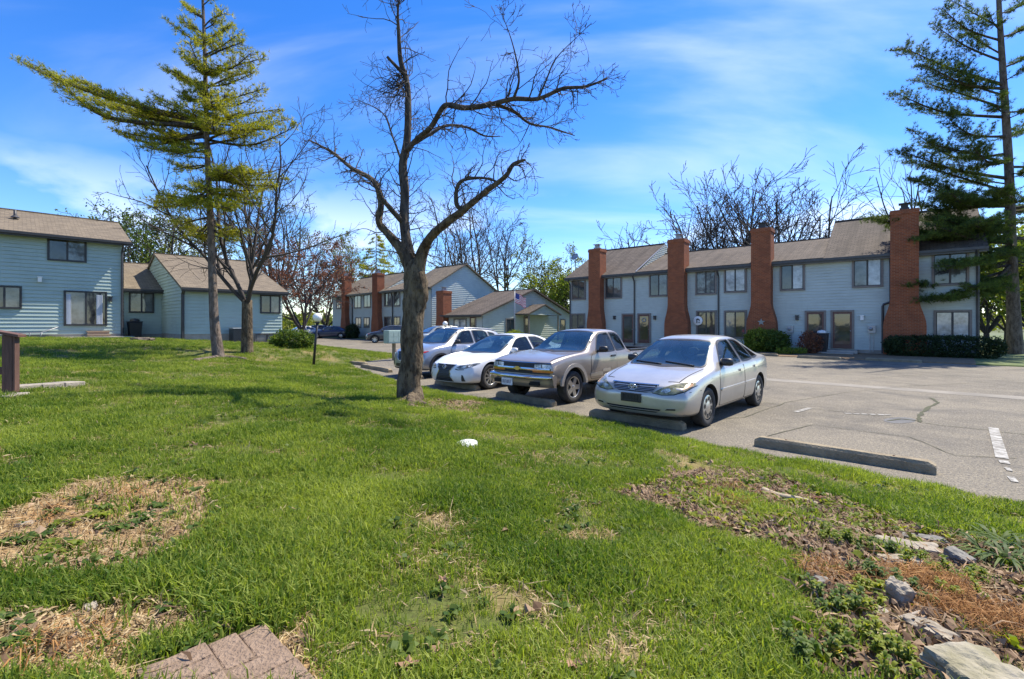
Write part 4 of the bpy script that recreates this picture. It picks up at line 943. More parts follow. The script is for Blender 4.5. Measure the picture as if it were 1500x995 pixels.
def build_car(name, label, S, paint, loc, rz, detail=True, glass='car_glass', group=None):
    root = thing(name, label, S.get('cat', 'car'), loc, rz, group); L, W = S['L'], S['W']
    hollow = detail and 'cabin' in S; o, bvh = make_body(S, PAINT[paint], hollow); o.parent = root
    P = lambda poly, view, off, m, nm, parent=root, **k: project(bvh, poly, view, off, m if not isinstance(m, str) else M[m], nm, parent, L=L, **k)
    tm, rm = make_wheel(S['tr'], S['tw'], S['rim'])
    for xw in S['xw']:
        for sgn in (-1, 1):
            wo = bpy.data.objects.new('wheel', None); COL.objects.link(wo); wo.parent = root; wo.location = (xw, sgn * (W - S['tw'] / 2 - .015), S['tr'])
            wo.rotation_euler = (0, random.random() * 3, 0 if sgn < 0 else math.pi)
            link('tyre', tm, wo); link('rim', rm, wo)
    # glass: black surround, then the pane
    def pane(poly, view, nm, g):
        c = Vector((sum(p[0] for p in poly) / len(poly), sum(p[1] for p in poly) / len(poly)))
        big = rpoly([tuple(c + (Vector(p) - c) * (1 + .030 / max(.05, (Vector(p) - c).length))) for p in poly], .05)
        g_ = P(rpoly(poly, .05), view, .004, ('clear_glass' if nm == 'windshield' else 'clear_glass_side') if hollow else g, nm, step=.08, skirt=0.0)
        if hollow:
            s = ring_strip(bvh, poly, view, nm + '_seal', L); s.parent = g_
        else:
            s = P(big, view, .0025, 'black_plastic', nm + '_seal', step=.1, skirt=.004); s.parent = g_
        return g_
    pane(S['windshield'], 'front', 'windshield', glass)
    if 'rearglass' in S: pane(S['rearglass'], 'rear', 'rear_window', 'car_glass_side')
    for poly in S['windows']:
        for v in ('left', 'right'): pane(poly, v, 'side_window', 'car_glass_side')
    for d in S['doors']:
        for v in ('left', 'right'):
            P(rpoly([(a + (.012 if a > np.mean([q[0] for q in d]) else -.012), b_ - (.01 if b_ < .5 else 0)) for a, b_ in d], .04), v, .0015, 'well', 'door_gap', step=.12, skirt=.003)
            dr = P(rpoly(d, .05), v, .0045, PAINT[paint], 'door', step=.08, skirt=.004)
            hx = max(q[0] for q in d) - .16; hz = max(q[1] for q in d) - .09
            h = P(rpoly([(hx - .1, hz - .022), (hx + .09, hz - .022), (hx + .09, hz + .022), (hx - .1, hz + .022)], .015), v, .03, S.get('handle', PAINT[paint]), 'door_handle', dr, step=.1, skirt=.0)
    for nm, poly, view, off, m, both in S['panels']:
        for q in ([poly, mir(poly)] if both == 'y' else [poly]):
            for v in ((view,) if both != 'lr' else ('left', 'right')): P(q, v, off, PAINT[paint] if m == 'paint' else m, nm, step=.06, skirt=.006)
    # mirrors
    mx, mz, mc = S['mirror']
    for sgn in (-1, 1):
        mb = MB(); yb = S['my']
        mb.blob((mx, sgn * (yb + .12), mz), (.075, .115, .085), 2, .03, 0, 3); mb.v = [(a, b_ , mz + max(-.066, min(.066, (c - mz) * 1.25)) if True else c) for a, b_, c in mb.v]; mb.tube([(mx - .03, sgn * (yb - .06), mz - .05), (mx, sgn * (yb + .06), mz - .04)], .03, 6, 0)
        mb.box(mx + .066, mx + .07, min(sgn * (yb + .04), sgn * (yb + .2)), max(sgn * (yb + .04), sgn * (yb + .2)), mz - .06, mz + .06, 1)
        mb.build('wing_mirror', [M[mc] if mc != 'paint' else PAINT[paint], M['glass_mid']], root)
    if hollow:
        zf, xa, xb = S['cabin']; sx = S['seat_x']; sc = S.get('seat_m', 'seat_grey')
        for y in (-.37, .37):
            mb = MB(); mb.blob((sx, y, zf + .20), (.27, .25, .11), 2, .04, 0, 1); mb.blob((sx + .30, y, zf + .42), (.10, .23, .32), 2, .03, 0, 2); mb.blob((sx + .38, y, zf + .78), (.05, .12, .08), 2, .03, 0, 3); mb.tube([(sx + .36, y, zf + .66), (sx + .38, y, zf + .76)], .03, 6); mb.build('seat', M[sc], root)
        if xb - sx > 1.35:
            mb = MB(); mb.blob((sx + .98, 0, zf + .22), (.28, .60, .12), 2, .03, 0, 4); mb.blob((sx + 1.22, 0, zf + .40), (.10, .58, .24), 2, .03, 0, 5)
            for y in (-.36, .36): mb.blob((sx + 1.26, y, zf + .70), (.05, .12, .07), 2, .03, 0, 6)
            mb.build('rear_bench', M[sc], root)
        xd = S['dash_x']; zd = S['dash_z']; mb = MB(); mb.add([(xd - .42, -.66, zd - .03), (xd - .42, .66, zd - .03), (xd, .70, zd), (xd, -.70, zd), (xd + .10, -.70, zd - .10), (xd + .10, .70, zd - .10), (xd + .06, .70, zd - .35), (xd + .06, -.70, zd - .35)], [(0, 3, 2, 1), (3, 4, 5, 2), (4, 7, 6, 5)], 0, False); mb.build('dashboard', M[S.get('dash_m', 'dash_grey')], root)
        th = np.linspace(0, 2 * math.pi, 19); mb = MB(); mb.tube([(xd + .24 + math.sin(q) * .06, -.37 + math.cos(q) * .185, zd - .02 + math.sin(q) * .175) for q in th], .015, 6, cap=False); mb.tube([(xd + .10, -.37, zd - .12), (xd + .25, -.37, zd - .02)], .035, 6); mb.tube([(xd + .24, -.55, zd - .02), (xd + .24, -.19, zd - .02)], .018, 5); mb.build('steering_wheel', M['black_plastic'], root)
        mb = MB(); mb.blob((xd + .48, .0, S['mir_z']), (.025, .12, .035), 2, .02); mb.build('interior_mirror', M['black_plastic'], root)
    if 'extra' in S: S['extra'](root, P, S, paint, bvh)
    return root

def ray_front(bvh, y, z): h = bvh.ray_cast(Vector((-3, y, z)), Vector((1, 0, 0))); return h[0] if h[0] else Vector((0, y, z))
def ring_emblem(mb, c, ry, rz, r=.007, n=18, tilt=0):
    th = np.linspace(0, 2 * math.pi, n + 1); mb.tube([(c[0] - .012 + math.sin(q) * rz * tilt, c[1] + math.cos(q) * ry, c[2] + math.sin(q) * rz) for q in th], r, 5, cap=False)
def bar(root, bvh, y0, y1, z, h, m, nm, off=.014, n=9):
    """a thin horizontal strip standing proud of the nose"""
    mb = MB(); pts = [ray_front(bvh, y0 + (y1 - y0) * k / n, z) - Vector((off, 0, 0)) for k in range(n + 1)]
    vs = []
    for p in pts: vs += [(p.x, p.y, p.z - h / 2), (p.x - .006, p.y, p.z), (p.x, p.y, p.z + h / 2), (p.x + off + .01, p.y, p.z)]
    fs = [(4 * i + j, 4 * i + (j + 1) % 4, 4 * i + 4 + (j + 1) % 4, 4 * i + 4 + j) for i in range(n) for j in range(4)]; mb.add(vs, fs, 0, False); return mb.build(nm, M[m] if isinstance(m, str) else m, root)
def arch_lip(root, S, m, r0, wide, front=True, name='wheel_arch_trim', a0=-8, a1=188):
    for xw in S['xw']:
        for sgn in (-1, 1):
            mb = MB(); y = sgn * (S['W'] + .004); n = 18; A = []
            for k in range(n + 1):
                a = R(a0 + (a1 - a0) * k / n); c, s = math.cos(a), math.sin(a); zc = S['tr'] + .015
                for rr_, yy in ((r0 - .012, y - sgn * .05), (r0 - .006, y + sgn * .012), (r0 + wide, y + sgn * .010), (r0 + wide + .008, y - sgn * .03)): A.append((xw + rr_ * c, yy, zc + rr_ * s))
            fs = [(4 * i + j, 4 * i + j + 1, 4 * i + 5 + j, 4 * i + 4 + j) for i in range(n) for j in range(3)]; mb.add(A, fs, 0, False); mb.build(name, m, root)
def plate(root, c, m='plate_white', w=.305, h=.152, marks=True, tilt=0.0):
    mb = MB(); mb.box(c[0] - .012, c[0] + .004, c[1] - w / 2, c[1] + w / 2, c[2] - h / 2, c[2] + h / 2); o = mb.build('licence_plate', M[m], root)
    if marks:
        mk = MB()
        for k in range(6):
            y = c[1] - .105 + k * .038 + (.012 if k > 2 else 0); mk.box(c[0] - .0145, c[0] - .0122, y, y + .010, c[2] - .035, c[2] + .035); mk.box(c[0] - .0145, c[0] - .0122, y + .0101, y + .024, c[2] + (.025 if k % 2 else -.035), c[2] + (.035 if k % 2 else -.025)); 
            if k % 3: mk.box(c[0] - .0145, c[0] - .0122, y + .0241, y + .03, c[2] - .035, c[2] + .03)
        mk.build('plate_characters', M['plate_ink'], o)
    return o

# --- silver sedan
def sedan_extra(root, P, S, paint, bvh):
    g = P(rpoly([(-.40, .715), (.40, .715), (.345, .625), (.25, .600), (-.25, .600), (-.345, .625)], .02), 'front', .004, 'black_plastic', 'grille', step=.08, skirt=.01)
    P([(-.42, .728), (.42, .728), (.42, .718), (-.42, .718)], 'front', .012, 'chrome', 'grille_trim')
    for k, z in enumerate((.622, .645, .668, .691)): bar(g, bvh, -.36 + .0 * k - .012 * k, .36 + .012 * k, z, .012, 'alloy', 'grille_bar')
    e = MB(); c = ray_front(bvh, 0, .675); c = (c.x - .016, 0, c.z); ring_emblem(e, c, .072, .048); ring_emblem(e, (c[0], 0, c[2] + .012), .045, .022, .006); ring_emblem(e, (c[0], 0, c[2] + .002), .022, .044, .006); e.build('emblem', M['chrome'], g)
    c = ray_front(bvh, 0, .50); mb = MB(); y0 = .175
    mb.box(c.x - .03, c.x + .03, -y0, y0, .435, .465); mb.box(c.x - .03, c.x + .03, -y0, y0, .555, .575); mb.box(c.x - .03, c.x + .03, -y0, -y0 + .04, .465, .555); mb.box(c.x - .03, c.x + .03, y0 - .04, y0, .465, .555); mb.box(c.x - .018, c.x + .03, -y0 + .04, y0 - .04, .465, .555)
    for k in range(5): mb.box(c.x - .026, c.x - .0181, -.12 + k * .055, -.12 + k * .055 + .012, .47, .55)
    mb.build('plate_holder', M['black_plastic'], root)
    w = MB()
    for y0, y1, x in ((-.55, .02, 1.20), (.05, .60, 1.19)):
        pts = []
        for k in range(6):
            y = y0 + (y1 - y0) * k / 5; h = bvh.ray_cast(Vector((x + .10 * (k / 5), y, 3)), Vector((0, 0, -1)))[0]; pts.append((h.x, h.y, h.z + .02))
        w.tube(pts, .012, 5)
    w.build('wiper', M['black_plastic'], root)
SED = dict(L=4.81, W=.905, tr=.325, tw=.205, ra=.372, xw=(.97, 3.69), cabin=(.42, 1.50, 3.95), ws_in=2.3, rg_in=3.3, seat_x=2.15, dash_x=1.66, dash_z=.93, mir_z=1.30, rim='cover', my=.80, mirror=(1.72, 1.03, 'black_plastic'), bow=(.24, .22),
    xs=[0, .06, .16, .32, .55, .80, 1.05, 1.22, 1.38, 1.58, 1.80, 2.0, 2.2, 2.5, 2.85, 3.15, 3.42, 3.65, 3.88, 4.08, 4.28, 4.50, 4.68, 4.78, 4.81],
    zt=[(0, .715), (.16, .765), (.55, .85), (1.05, .925), (1.22, .955), (1.58, 1.16), (2.0, 1.395), (2.2, 1.455), (2.6, 1.49), (3.1, 1.475), (3.42, 1.42), (3.88, 1.21), (4.15, 1.085), (4.5, 1.075), (4.75, 1.055), (4.81, 1.0)],
    zs=[(0, .66), (.16, .71), (.55, .795), (1.1, .875), (1.5, .915), (2.6, .945), (3.6, .985), (4.2, 1.02), (4.81, .96)],
    zb=[(0, .245), (.3, .20), (.9, .19), (3.8, .2), (4.5, .25), (4.81, .32)],
    ws=[(0, .835), (.16, .865), (.5, .893), (1.0, .905), (3.6, .905), (4.3, .875), (4.7, .80), (4.81, .745)],
    wr=[(0, .60), (.55, .68), (1.1, .735), (1.35, .735), (2.1, .60), (2.6, .585), (3.3, .565), (3.8, .62), (4.15, .68), (4.81, .60)],
    fx=[(.15, .10), (.25, .035), (.36, 0), (.56, 0), (.61, .035), (.72, .10), (.80, .16), (1.0, .3)], rx=[(.2, .12), (.4, .02), (.6, 0), (.8, .02), (1.0, .06), (1.2, .1)],
    windshield=[(-.70, .985), (-.66, .955), (-.3, .962), (.3, .962), (.66, .955), (.70, .985), (.555, 1.365), (.3, 1.385), (-.3, 1.385), (-.555, 1.365)],
    rearglass=[(-.60, 1.11), (.60, 1.11), (.50, 1.38), (-.50, 1.38)],
    windows=[[(1.63, .975), (1.74, 1.06), (2.10, 1.33), (2.24, 1.375), (2.66, 1.395), (2.66, .99)], [(2.76, .995), (2.76, 1.395), (3.1, 1.375), (3.30, 1.315), (3.36, 1.02)], [(3.41, 1.03), (3.36, 1.29), (3.62, 1.15), (3.76, 1.055)]],
    doors=[[(1.44, .30), (1.44, .80), (1.52, .90), (2.70, .93), (2.70, .30)], [(2.73, .30), (2.73, .93), (3.52, .955), (3.56, .80), (3.38, .62), (3.31, .45), (3.28, .30)]],
    panels=[('headlight', rpoly([(.355, .605), (.50, .585), (.66, .598), (.80, .65), (.865, .725), (.845, .765), (.73, .765), (.60, .735), (.46, .675)], .04), 'front', .006, 'lamp_yellowed', 'y'),
            ('headlight_lens', rpoly([(.47, .625), (.56, .613), (.62, .65), (.58, .69), (.50, .665)], .02), 'front', .009, 'lamp_clear', 'y'), ('turn_lens', rpoly([(.765, .655), (.85, .715), (.835, .752), (.765, .748)], .02), 'front', .009, 'amber_dull', 'y'),
            ('headlight_shadow_gap', rpoly([(.345, .60), (.50, .575), (.67, .588), (.81, .64), (.875, .72), (.868, .725), (.80, .652), (.66, .598), (.50, .585), (.36, .607)], .003), 'front', .004, 'well', 'y'),
            ('bumper_gap', [(.80, .628), (.90, .640), (.90, .632), (.80, .620)], 'front', .0035, 'well', 'y'), ('bumper_crease', [(-.78, .548), (.78, .548), (.78, .538), (-.78, .538)], 'front', .010, 'paint', ''),
            ('fog_opening', rpoly([(.55, .35), (.70, .356), (.70, .378), (.58, .374)], .012), 'front', .010, 'well', 'y'), ('character_line', rpoly([(1.10, .80), (3.3, .845), (4.3, .87), (4.3, .862), (3.3, .833), (1.10, .79)], .003), 'left', .006, 'paint', 'lr'),
            ('lower_intake', rpoly([(-.50, .355), (.50, .355), (.42, .30), (-.42, .30)], .02), 'front', .004, 'well', ''), ('intake_bar', [(-.46, .332), (.46, .332), (.45, .322), (-.45, .322)], 'front', .012, 'paint', ''),
            ('fog_recess', rpoly([(.50, .33), (.74, .345), (.755, .395), (.57, .385)], .02), 'front', .006, 'paint', 'y'),
            ('side_moulding', rpoly([(1.46, .545), (2.69, .56), (2.69, .60), (1.46, .585)], .012), 'left', .018, 'paint', 'lr'), ('side_moulding', rpoly([(2.74, .56), (3.33, .572), (3.36, .61), (2.74, .60)], .012), 'left', .018, 'paint', 'lr'),
            ('tail_light', rpoly([(.52, .80), (.80, .82), (.80, .98), (.60, .98)], .03), 'rear', .006, 'red_lens', 'y'),
            ('hood_gap', [(.30, -.50), (.36, -.66), (1.16, -.73), (1.16, -.72), (.37, -.645), (.315, -.49)], 'top', .003, 'well', ''), ('hood_gap', [(.30, .50), (.36, .66), (1.16, .73), (1.16, .72), (.37, .645), (.315, .49)], 'top', .003, 'well', '')],
    extra=sedan_extra)

# --- white sport sedan
def sport_extra(root, P, S, paint, bvh):
    g = P(rpoly([(-.36, .66), (.36, .66), (.20, .50), (.34, .235), (-.34, .235), (-.20, .50)], .02), 'front', .005, 'black_plastic', 'grille', step=.06, skirt=.01)
    for z in (.27, .31, .35, .39, .43, .53, .57, .61):
        w = np.interp(z, [.235, .5, .66], [.31, .18, .33]); bar(g, bvh, -w, w, z, .012, 'charcoal_bar', 'grille_bar', n=5)
    for sgn in (-1, 1): 
        t = MB(); t.tube([tuple(ray_front(bvh, sgn * y, z) - Vector((.012, 0, 0))) for y, z in ((.37, .665), (.29, .58), (.205, .50), (.27, .37), (.345, .232))], .012, 5); t.build('grille_surround', M['chrome'], g)
    c = ray_front(bvh, 0, .60); e = MB(); ring_emblem(e, (c.x - .02, 0, .60), .065, .05, .008); e.tube([(c.x - .03, .03, .635), (c.x - .03, -.01, .585), (c.x - .03, -.045, .585)], .008, 5); e.build('emblem', M['chrome'], g)
    P([(-.30, .30), (.30, .30), (.30, .245), (-.30, .245)], 'front', .008, 'well', 'lower_intake', skirt=.01)
M['charcoal_bar'] = pmat('charcoal_bar', (0.06, 0.06, 0.062), 0.35, 0.2, 8)
SPO = dict(L=4.67, W=.905, tr=.335, tw=.225, ra=.375, xw=(.87, 3.67), cabin=(.38, 1.52, 3.95), ws_in=2.3, rg_in=3.3, seat_x=2.15, dash_x=1.70, dash_z=.89, mir_z=1.24, seat_m='seat_dark', dash_m='dash_dark', rim='spoke10', my=.82, mirror=(1.72, .99, 'paint'), bow=(.34, .22),
    xs=[0, .06, .16, .32, .55, .80, 1.05, 1.25, 1.42, 1.6, 1.80, 2.0, 2.2, 2.5, 2.85, 3.15, 3.42, 3.65, 3.88, 4.08, 4.28, 4.45, 4.58, 4.65, 4.67],
    zt=[(0, .66), (.16, .72), (.55, .82), (1.05, .895), (1.28, .925), (1.6, 1.09), (2.0, 1.30), (2.25, 1.385), (2.6, 1.43), (3.1, 1.41), (3.42, 1.35), (3.88, 1.17), (4.15, 1.09), (4.5, 1.085), (4.67, 1.0)],
    zs=[(0, .61), (.16, .66), (.55, .77), (1.1, .85), (1.5, .885), (2.6, .92), (3.6, .97), (4.2, 1.01), (4.67, .95)],
    zb=[(0, .20), (.3, .165), (.9, .16), (3.8, .17), (4.4, .22), (4.67, .30)],
    ws=[(0, .82), (.16, .86), (.5, .89), (1.0, .905), (3.6, .905), (4.2, .875), (4.55, .81), (4.67, .76)],
    wr=[(0, .62), (.55, .68), (1.1, .73), (1.4, .72), (2.1, .59), (2.6, .57), (3.3, .55), (3.8, .61), (4.15, .68), (4.67, .60)],
    fx=[(.12, .10), (.22, .02), (.32, 0), (.52, .03), (.61, .07), (.72, .14), (.80, .2), (1.0, .35)], rx=[(.2, .12), (.4, .02), (.6, 0), (.8, .02), (1.0, .06), (1.2, .1)],
    windshield=[(-.70, .945), (-.66, .925), (-.3, .93), (.3, .93), (.66, .925), (.70, .945), (.55, 1.335), (.3, 1.36), (-.3, 1.36), (-.55, 1.335)], rearglass=[(-.58, 1.12), (.58, 1.12), (.48, 1.31), (-.48, 1.31)],
    windows=[[(1.66, .945), (2.14, 1.27), (2.30, 1.315), (2.62, 1.335), (2.62, .96)], [(2.72, .965), (2.72, 1.335), (3.1, 1.315), (3.35, 1.24), (3.55, 1.03)]],
    doors=[[(1.40, .28), (1.40, .78), (1.5, .875), (2.66, .905), (2.66, .28)], [(2.69, .28), (2.69, .905), (3.5, .935), (3.52, .80), (3.36, .62), (3.29, .45), (3.26, .28)]],
    panels=[('headlight', rpoly([(.40, .585), (.50, .555), (.66, .57), (.80, .635), (.855, .70), (.80, .705), (.62, .665), (.48, .64)], .02), 'front', .006, 'lamp_smoky', 'y'),
            ('headlight_lens', rpoly([(.54, .585), (.64, .59), (.65, .64), (.56, .63)], .02), 'front', .010, 'lamp_clear', 'y'),
            ('daytime_strip', rpoly([(.37, .545), (.46, .525), (.62, .535), (.62, .55), (.46, .543), (.40, .565)], .008), 'front', .007, 'black_plastic', 'y'),
            ('bumper_slot', rpoly([(.58, .25), (.68, .25), (.62, .40), (.58, .42)], .02), 'front', .004, 'black_plastic', 'y'),
            ('tail_light', rpoly([(.40, .86), (.80, .86), (.80, .98), (.50, .98)], .03), 'rear', .006, 'red_lens', 'y')],
    extra=sport_extra)

# --- pewter pickup
def pickup_extra(root, P, S, paint, bvh):
    g = P(rpoly([(-.80, .885), (.80, .885), (.80, .665), (-.80, .665)], .03), 'front', .006, 'black_plastic', 'grille', step=.1, skirt=.012)
    bar(g, bvh, -.80, .80, .765, .050, 'chrome', 'grille_bar', .026); 
    for z in (.80, .83, .86, .70, .72): bar(g, bvh, -.42, .42, z, .008, 'charcoal_bar', 'grille_bar', .014)
    e = MB(); c = ray_front(bvh, 0, .765); q = [(-.105, -.018), (-.045, -.018), (-.045, -.04), (.045, -.04), (.045, -.018), (.085, -.018), (.105, .018), (.045, .018), (.045, .04), (-.045, .04), (-.045, .018), (-.085, .018)]
    e.prism(q, 0, .012, lambda a, b_, d: (c.x - .036 - d, a, .765 + b_)); e.build('emblem', M['gold'], g)
    P(rpoly([(-.79, .900), (.79, .900), (.79, .886), (-.79, .886)], .004), 'front', .012, 'chrome', 'grille_trim')
    # bumper: chrome face over a taupe valance
    mb = MB(); n = 16; A = []
    for k in range(n + 1):
        y = -.885 + 1.77 * k / n; x = -.10 + .17 * (abs(y) / .885) ** 3; A += [(x + .10, y, .395), (x + .03, y, .40), (x - .012, y, .50), (x - .006, y, .555), (x - .03, y, .57), (x - .04, y, .60), (x - .03, y, .635), (x + .08, y, .645), (x + .12, y, .64)]
    m_ = 9
    for i in range(n):
        for j in range(m_ - 1): mb.f.append((i * m_ + j, i * m_ + j + 1, (i + 1) * m_ + j + 1, (i + 1) * m_ + j)); mb.m.append(0 if j < 4 else 1); mb.s.append(True)
    mb.v = A; mb.f += [tuple(range(m_)), tuple(range(n * m_, n * m_ + m_))[::-1]]; mb.m += [0, 1]; mb.s += [False, False]
    bo = mb.build('bumper', [PAINT['pewter'], M['chrome']], root)
    mb = MB(); 
    for y in (-.50, .50): mb.box(-.095, -.05, y - .13, y + .13, .44, .52)
    mb.build('bumper_slot', M['well'], bo); plate(root, (-.118, .22, .475), tilt=0)
    arch_lip(root, S, PAINT['pewter_light'], S['ra'], .075, a0=6, a1=174)
    mb = MB(); mb.box(3.40, 4.9, -.69, .69, .60, .63); mb.build('bed_floor', M['charcoal_bar'], root)
    mb = MB()
    for sgn in (-1, 1): mb.box(3.36, 4.97, sgn * .76 - .07, sgn * .76 + .07, 1.035, 1.065)
    mb.box(4.88, 4.99, -.69, .69, 1.035, 1.062); mb.build('bed_rail', M['black_plastic'], root)
    mb = MB(); mb.box(.5, 4.6, -.42, -.34, .36, .46); mb.box(.5, 4.6, .34, .42, .36, .46)
    for x in (.86, 3.98): mb.tube([(x, -.7, .34), (x, .7, .34)], .05, 8)
    mb.build('chassis', M['well'], root)
    P(rpoly([(1.98, .60), (2.32, .60), (2.32, .67), (1.98, .67)], .01), 'left', .008, 'chrome', 'door_badge'); P(rpoly([(1.48, .53), (1.98, .53), (1.98, .60), (1.48, .60)], .01), 'left', .010, 'alloy', 'fender_badge')
PAINT['pewter_light'] = carpaint('paint_pewter_light', (0.46, 0.41, 0.345), .3)
PIC = dict(L=5.05, W=.86, tr=.345, tw=.225, ra=.425, xw=(.86, 3.98), cabin=(.55, 1.62, 3.14), ws_in=2.3, seat_x=2.12, dash_x=1.74, dash_z=1.06, mir_z=1.42, rim='spoke5', my=.84, mirror=(1.86, 1.13, 'black_plastic'), bow=(.10, .05), bp=4.0, cat='pickup truck',
    xs=[0, .05, .14, .32, .6, .9, 1.2, 1.36, 1.5, 1.66, 1.84, 2.0, 2.15, 2.4, 2.7, 2.95, 3.12, 3.20, 3.26, 3.32, 3.45, 3.8, 4.2, 4.6, 4.9, 5.02, 5.05],
    zt=[(0, .915), (.14, .965), (.6, 1.03), (1.2, 1.085), (1.4, 1.105), (1.66, 1.28), (2.0, 1.505), (2.2, 1.56), (2.6, 1.59), (2.95, 1.575), (3.14, 1.53), (3.20, 1.40), (3.26, 1.12), (3.34, 1.06), (5.05, 1.045)],
    zs=[(0, .895), (.3, .955), (1.3, 1.045), (1.7, 1.045), (3.2, 1.045), (3.3, 1.03), (5.05, 1.02)],
    zb=[(0, .46), (.3, .40), (1.0, .36), (3.8, .37), (5.05, .45)],
    ws=[(0, .825), (.14, .845), (.5, .86), (4.6, .86), (5.05, .845)],
    wr=[(0, .76), (.6, .775), (1.3, .76), (1.6, .72), (2.1, .615), (2.6, .61), (3.1, .60), (3.24, .68), (3.34, .76), (5.05, .76)],
    fx=[(.3, .10), (.45, .03), (.6, .01), (.75, 0), (.88, .02), (.93, .05), (1.1, .2)], rx=[(.3, .03), (.6, 0), (1.0, 0), (1.2, .02)],
    windshield=[(-.71, 1.125), (-.68, 1.095), (.68, 1.095), (.71, 1.125), (.575, 1.495), (.3, 1.52), (-.3, 1.52), (-.575, 1.495)],
    rearglass=[(-.52, 1.14), (.52, 1.14), (.48, 1.42), (-.48, 1.42)], rg_in=2.9, windows=[[(1.76, 1.065), (2.10, 1.43), (2.22, 1.475), (2.56, 1.49), (2.60, 1.07)], [(2.68, 1.075), (2.66, 1.49), (2.95, 1.475), (3.08, 1.40), (3.12, 1.10)]],
    doors=[[(1.50, .50), (1.50, .95), (1.60, 1.02), (2.62, 1.035), (2.62, .47), (1.55, .47)]], handle='black_plastic',
    panels=[('headlight', rpoly([(.44, .865), (.80, .865), (.815, .785), (.44, .785)], .015), 'front', .014, 'lamp_clear', 'y'),
            ('turn_signal', rpoly([(.38, .745), (.835, .74), (.835, .70), (.40, .70)], .012), 'front', .016, 'amber', 'y'),
            ('headlight_divider', [(.60, .86), (.615, .86), (.615, .79), (.60, .79)], 'front', .018, 'black_plastic', 'y'),
            ('tail_light', rpoly([(.70, .65), (.82, .65), (.82, .95), (.70, .95)], .02), 'rear', .008, 'red_lens', 'y'),
            ('fuel_door', rpoly([(3.45, .80), (3.65, .80), (3.65, .97), (3.45, .97)], .04), 'left', .01, 'black_plastic', ''),
            ('hood_gap', [(.16, -.74), (1.3, -.765), (1.3, -.752), (.16, -.727)], 'top', .003, 'well', ''), ('hood_gap', [(.16, .74), (1.3, .765), (1.3, .752), (.16, .727)], 'top', .003, 'well', '')],
    bed=(3.40, 4.90, .70, .61, 1.4), extra=pickup_extra)

# --- grey crossover
def cross_extra(root, P, S, paint, bvh):
    g = P(rpoly([(-.34, .83), (.34, .83), (.22, .56), (-.22, .56)], .02), 'front', .005, 'black_plastic', 'grille', step=.08, skirt=.01)
    for z in (.60, .65, .70, .75): w = np.interp(z, [.56, .83], [.20, .32]); bar(g, bvh, -w, w, z, .010, 'charcoal_bar', 'grille_bar', n=5)
    t = MB(); t.tube([tuple(ray_front(bvh, y, z) - Vector((.012, 0, 0))) for y, z in ((-.36, .83), (-.27, .62), (-.2, .55), (.2, .55), (.27, .62), (.36, .83))], .014, 5); t.build('grille_surround', M['chrome'], g)
    arch_lip(root, S, M['black_plastic'], S['ra'], .06)
    for v in (-1, 1):
        t = MB(); pts = []
        for x in np.linspace(1.95, 3.7, 9): h = bvh.ray_cast(Vector((x, v * .56, 3)), Vector((0, 0, -1)))[0]; pts.append((h.x, h.y, h.z + .035 - (.03 if x in (1.95, 3.7) else 0)))
        t.tube(pts, .018, 6); t.build('roof_rail', M['alloy'], root)
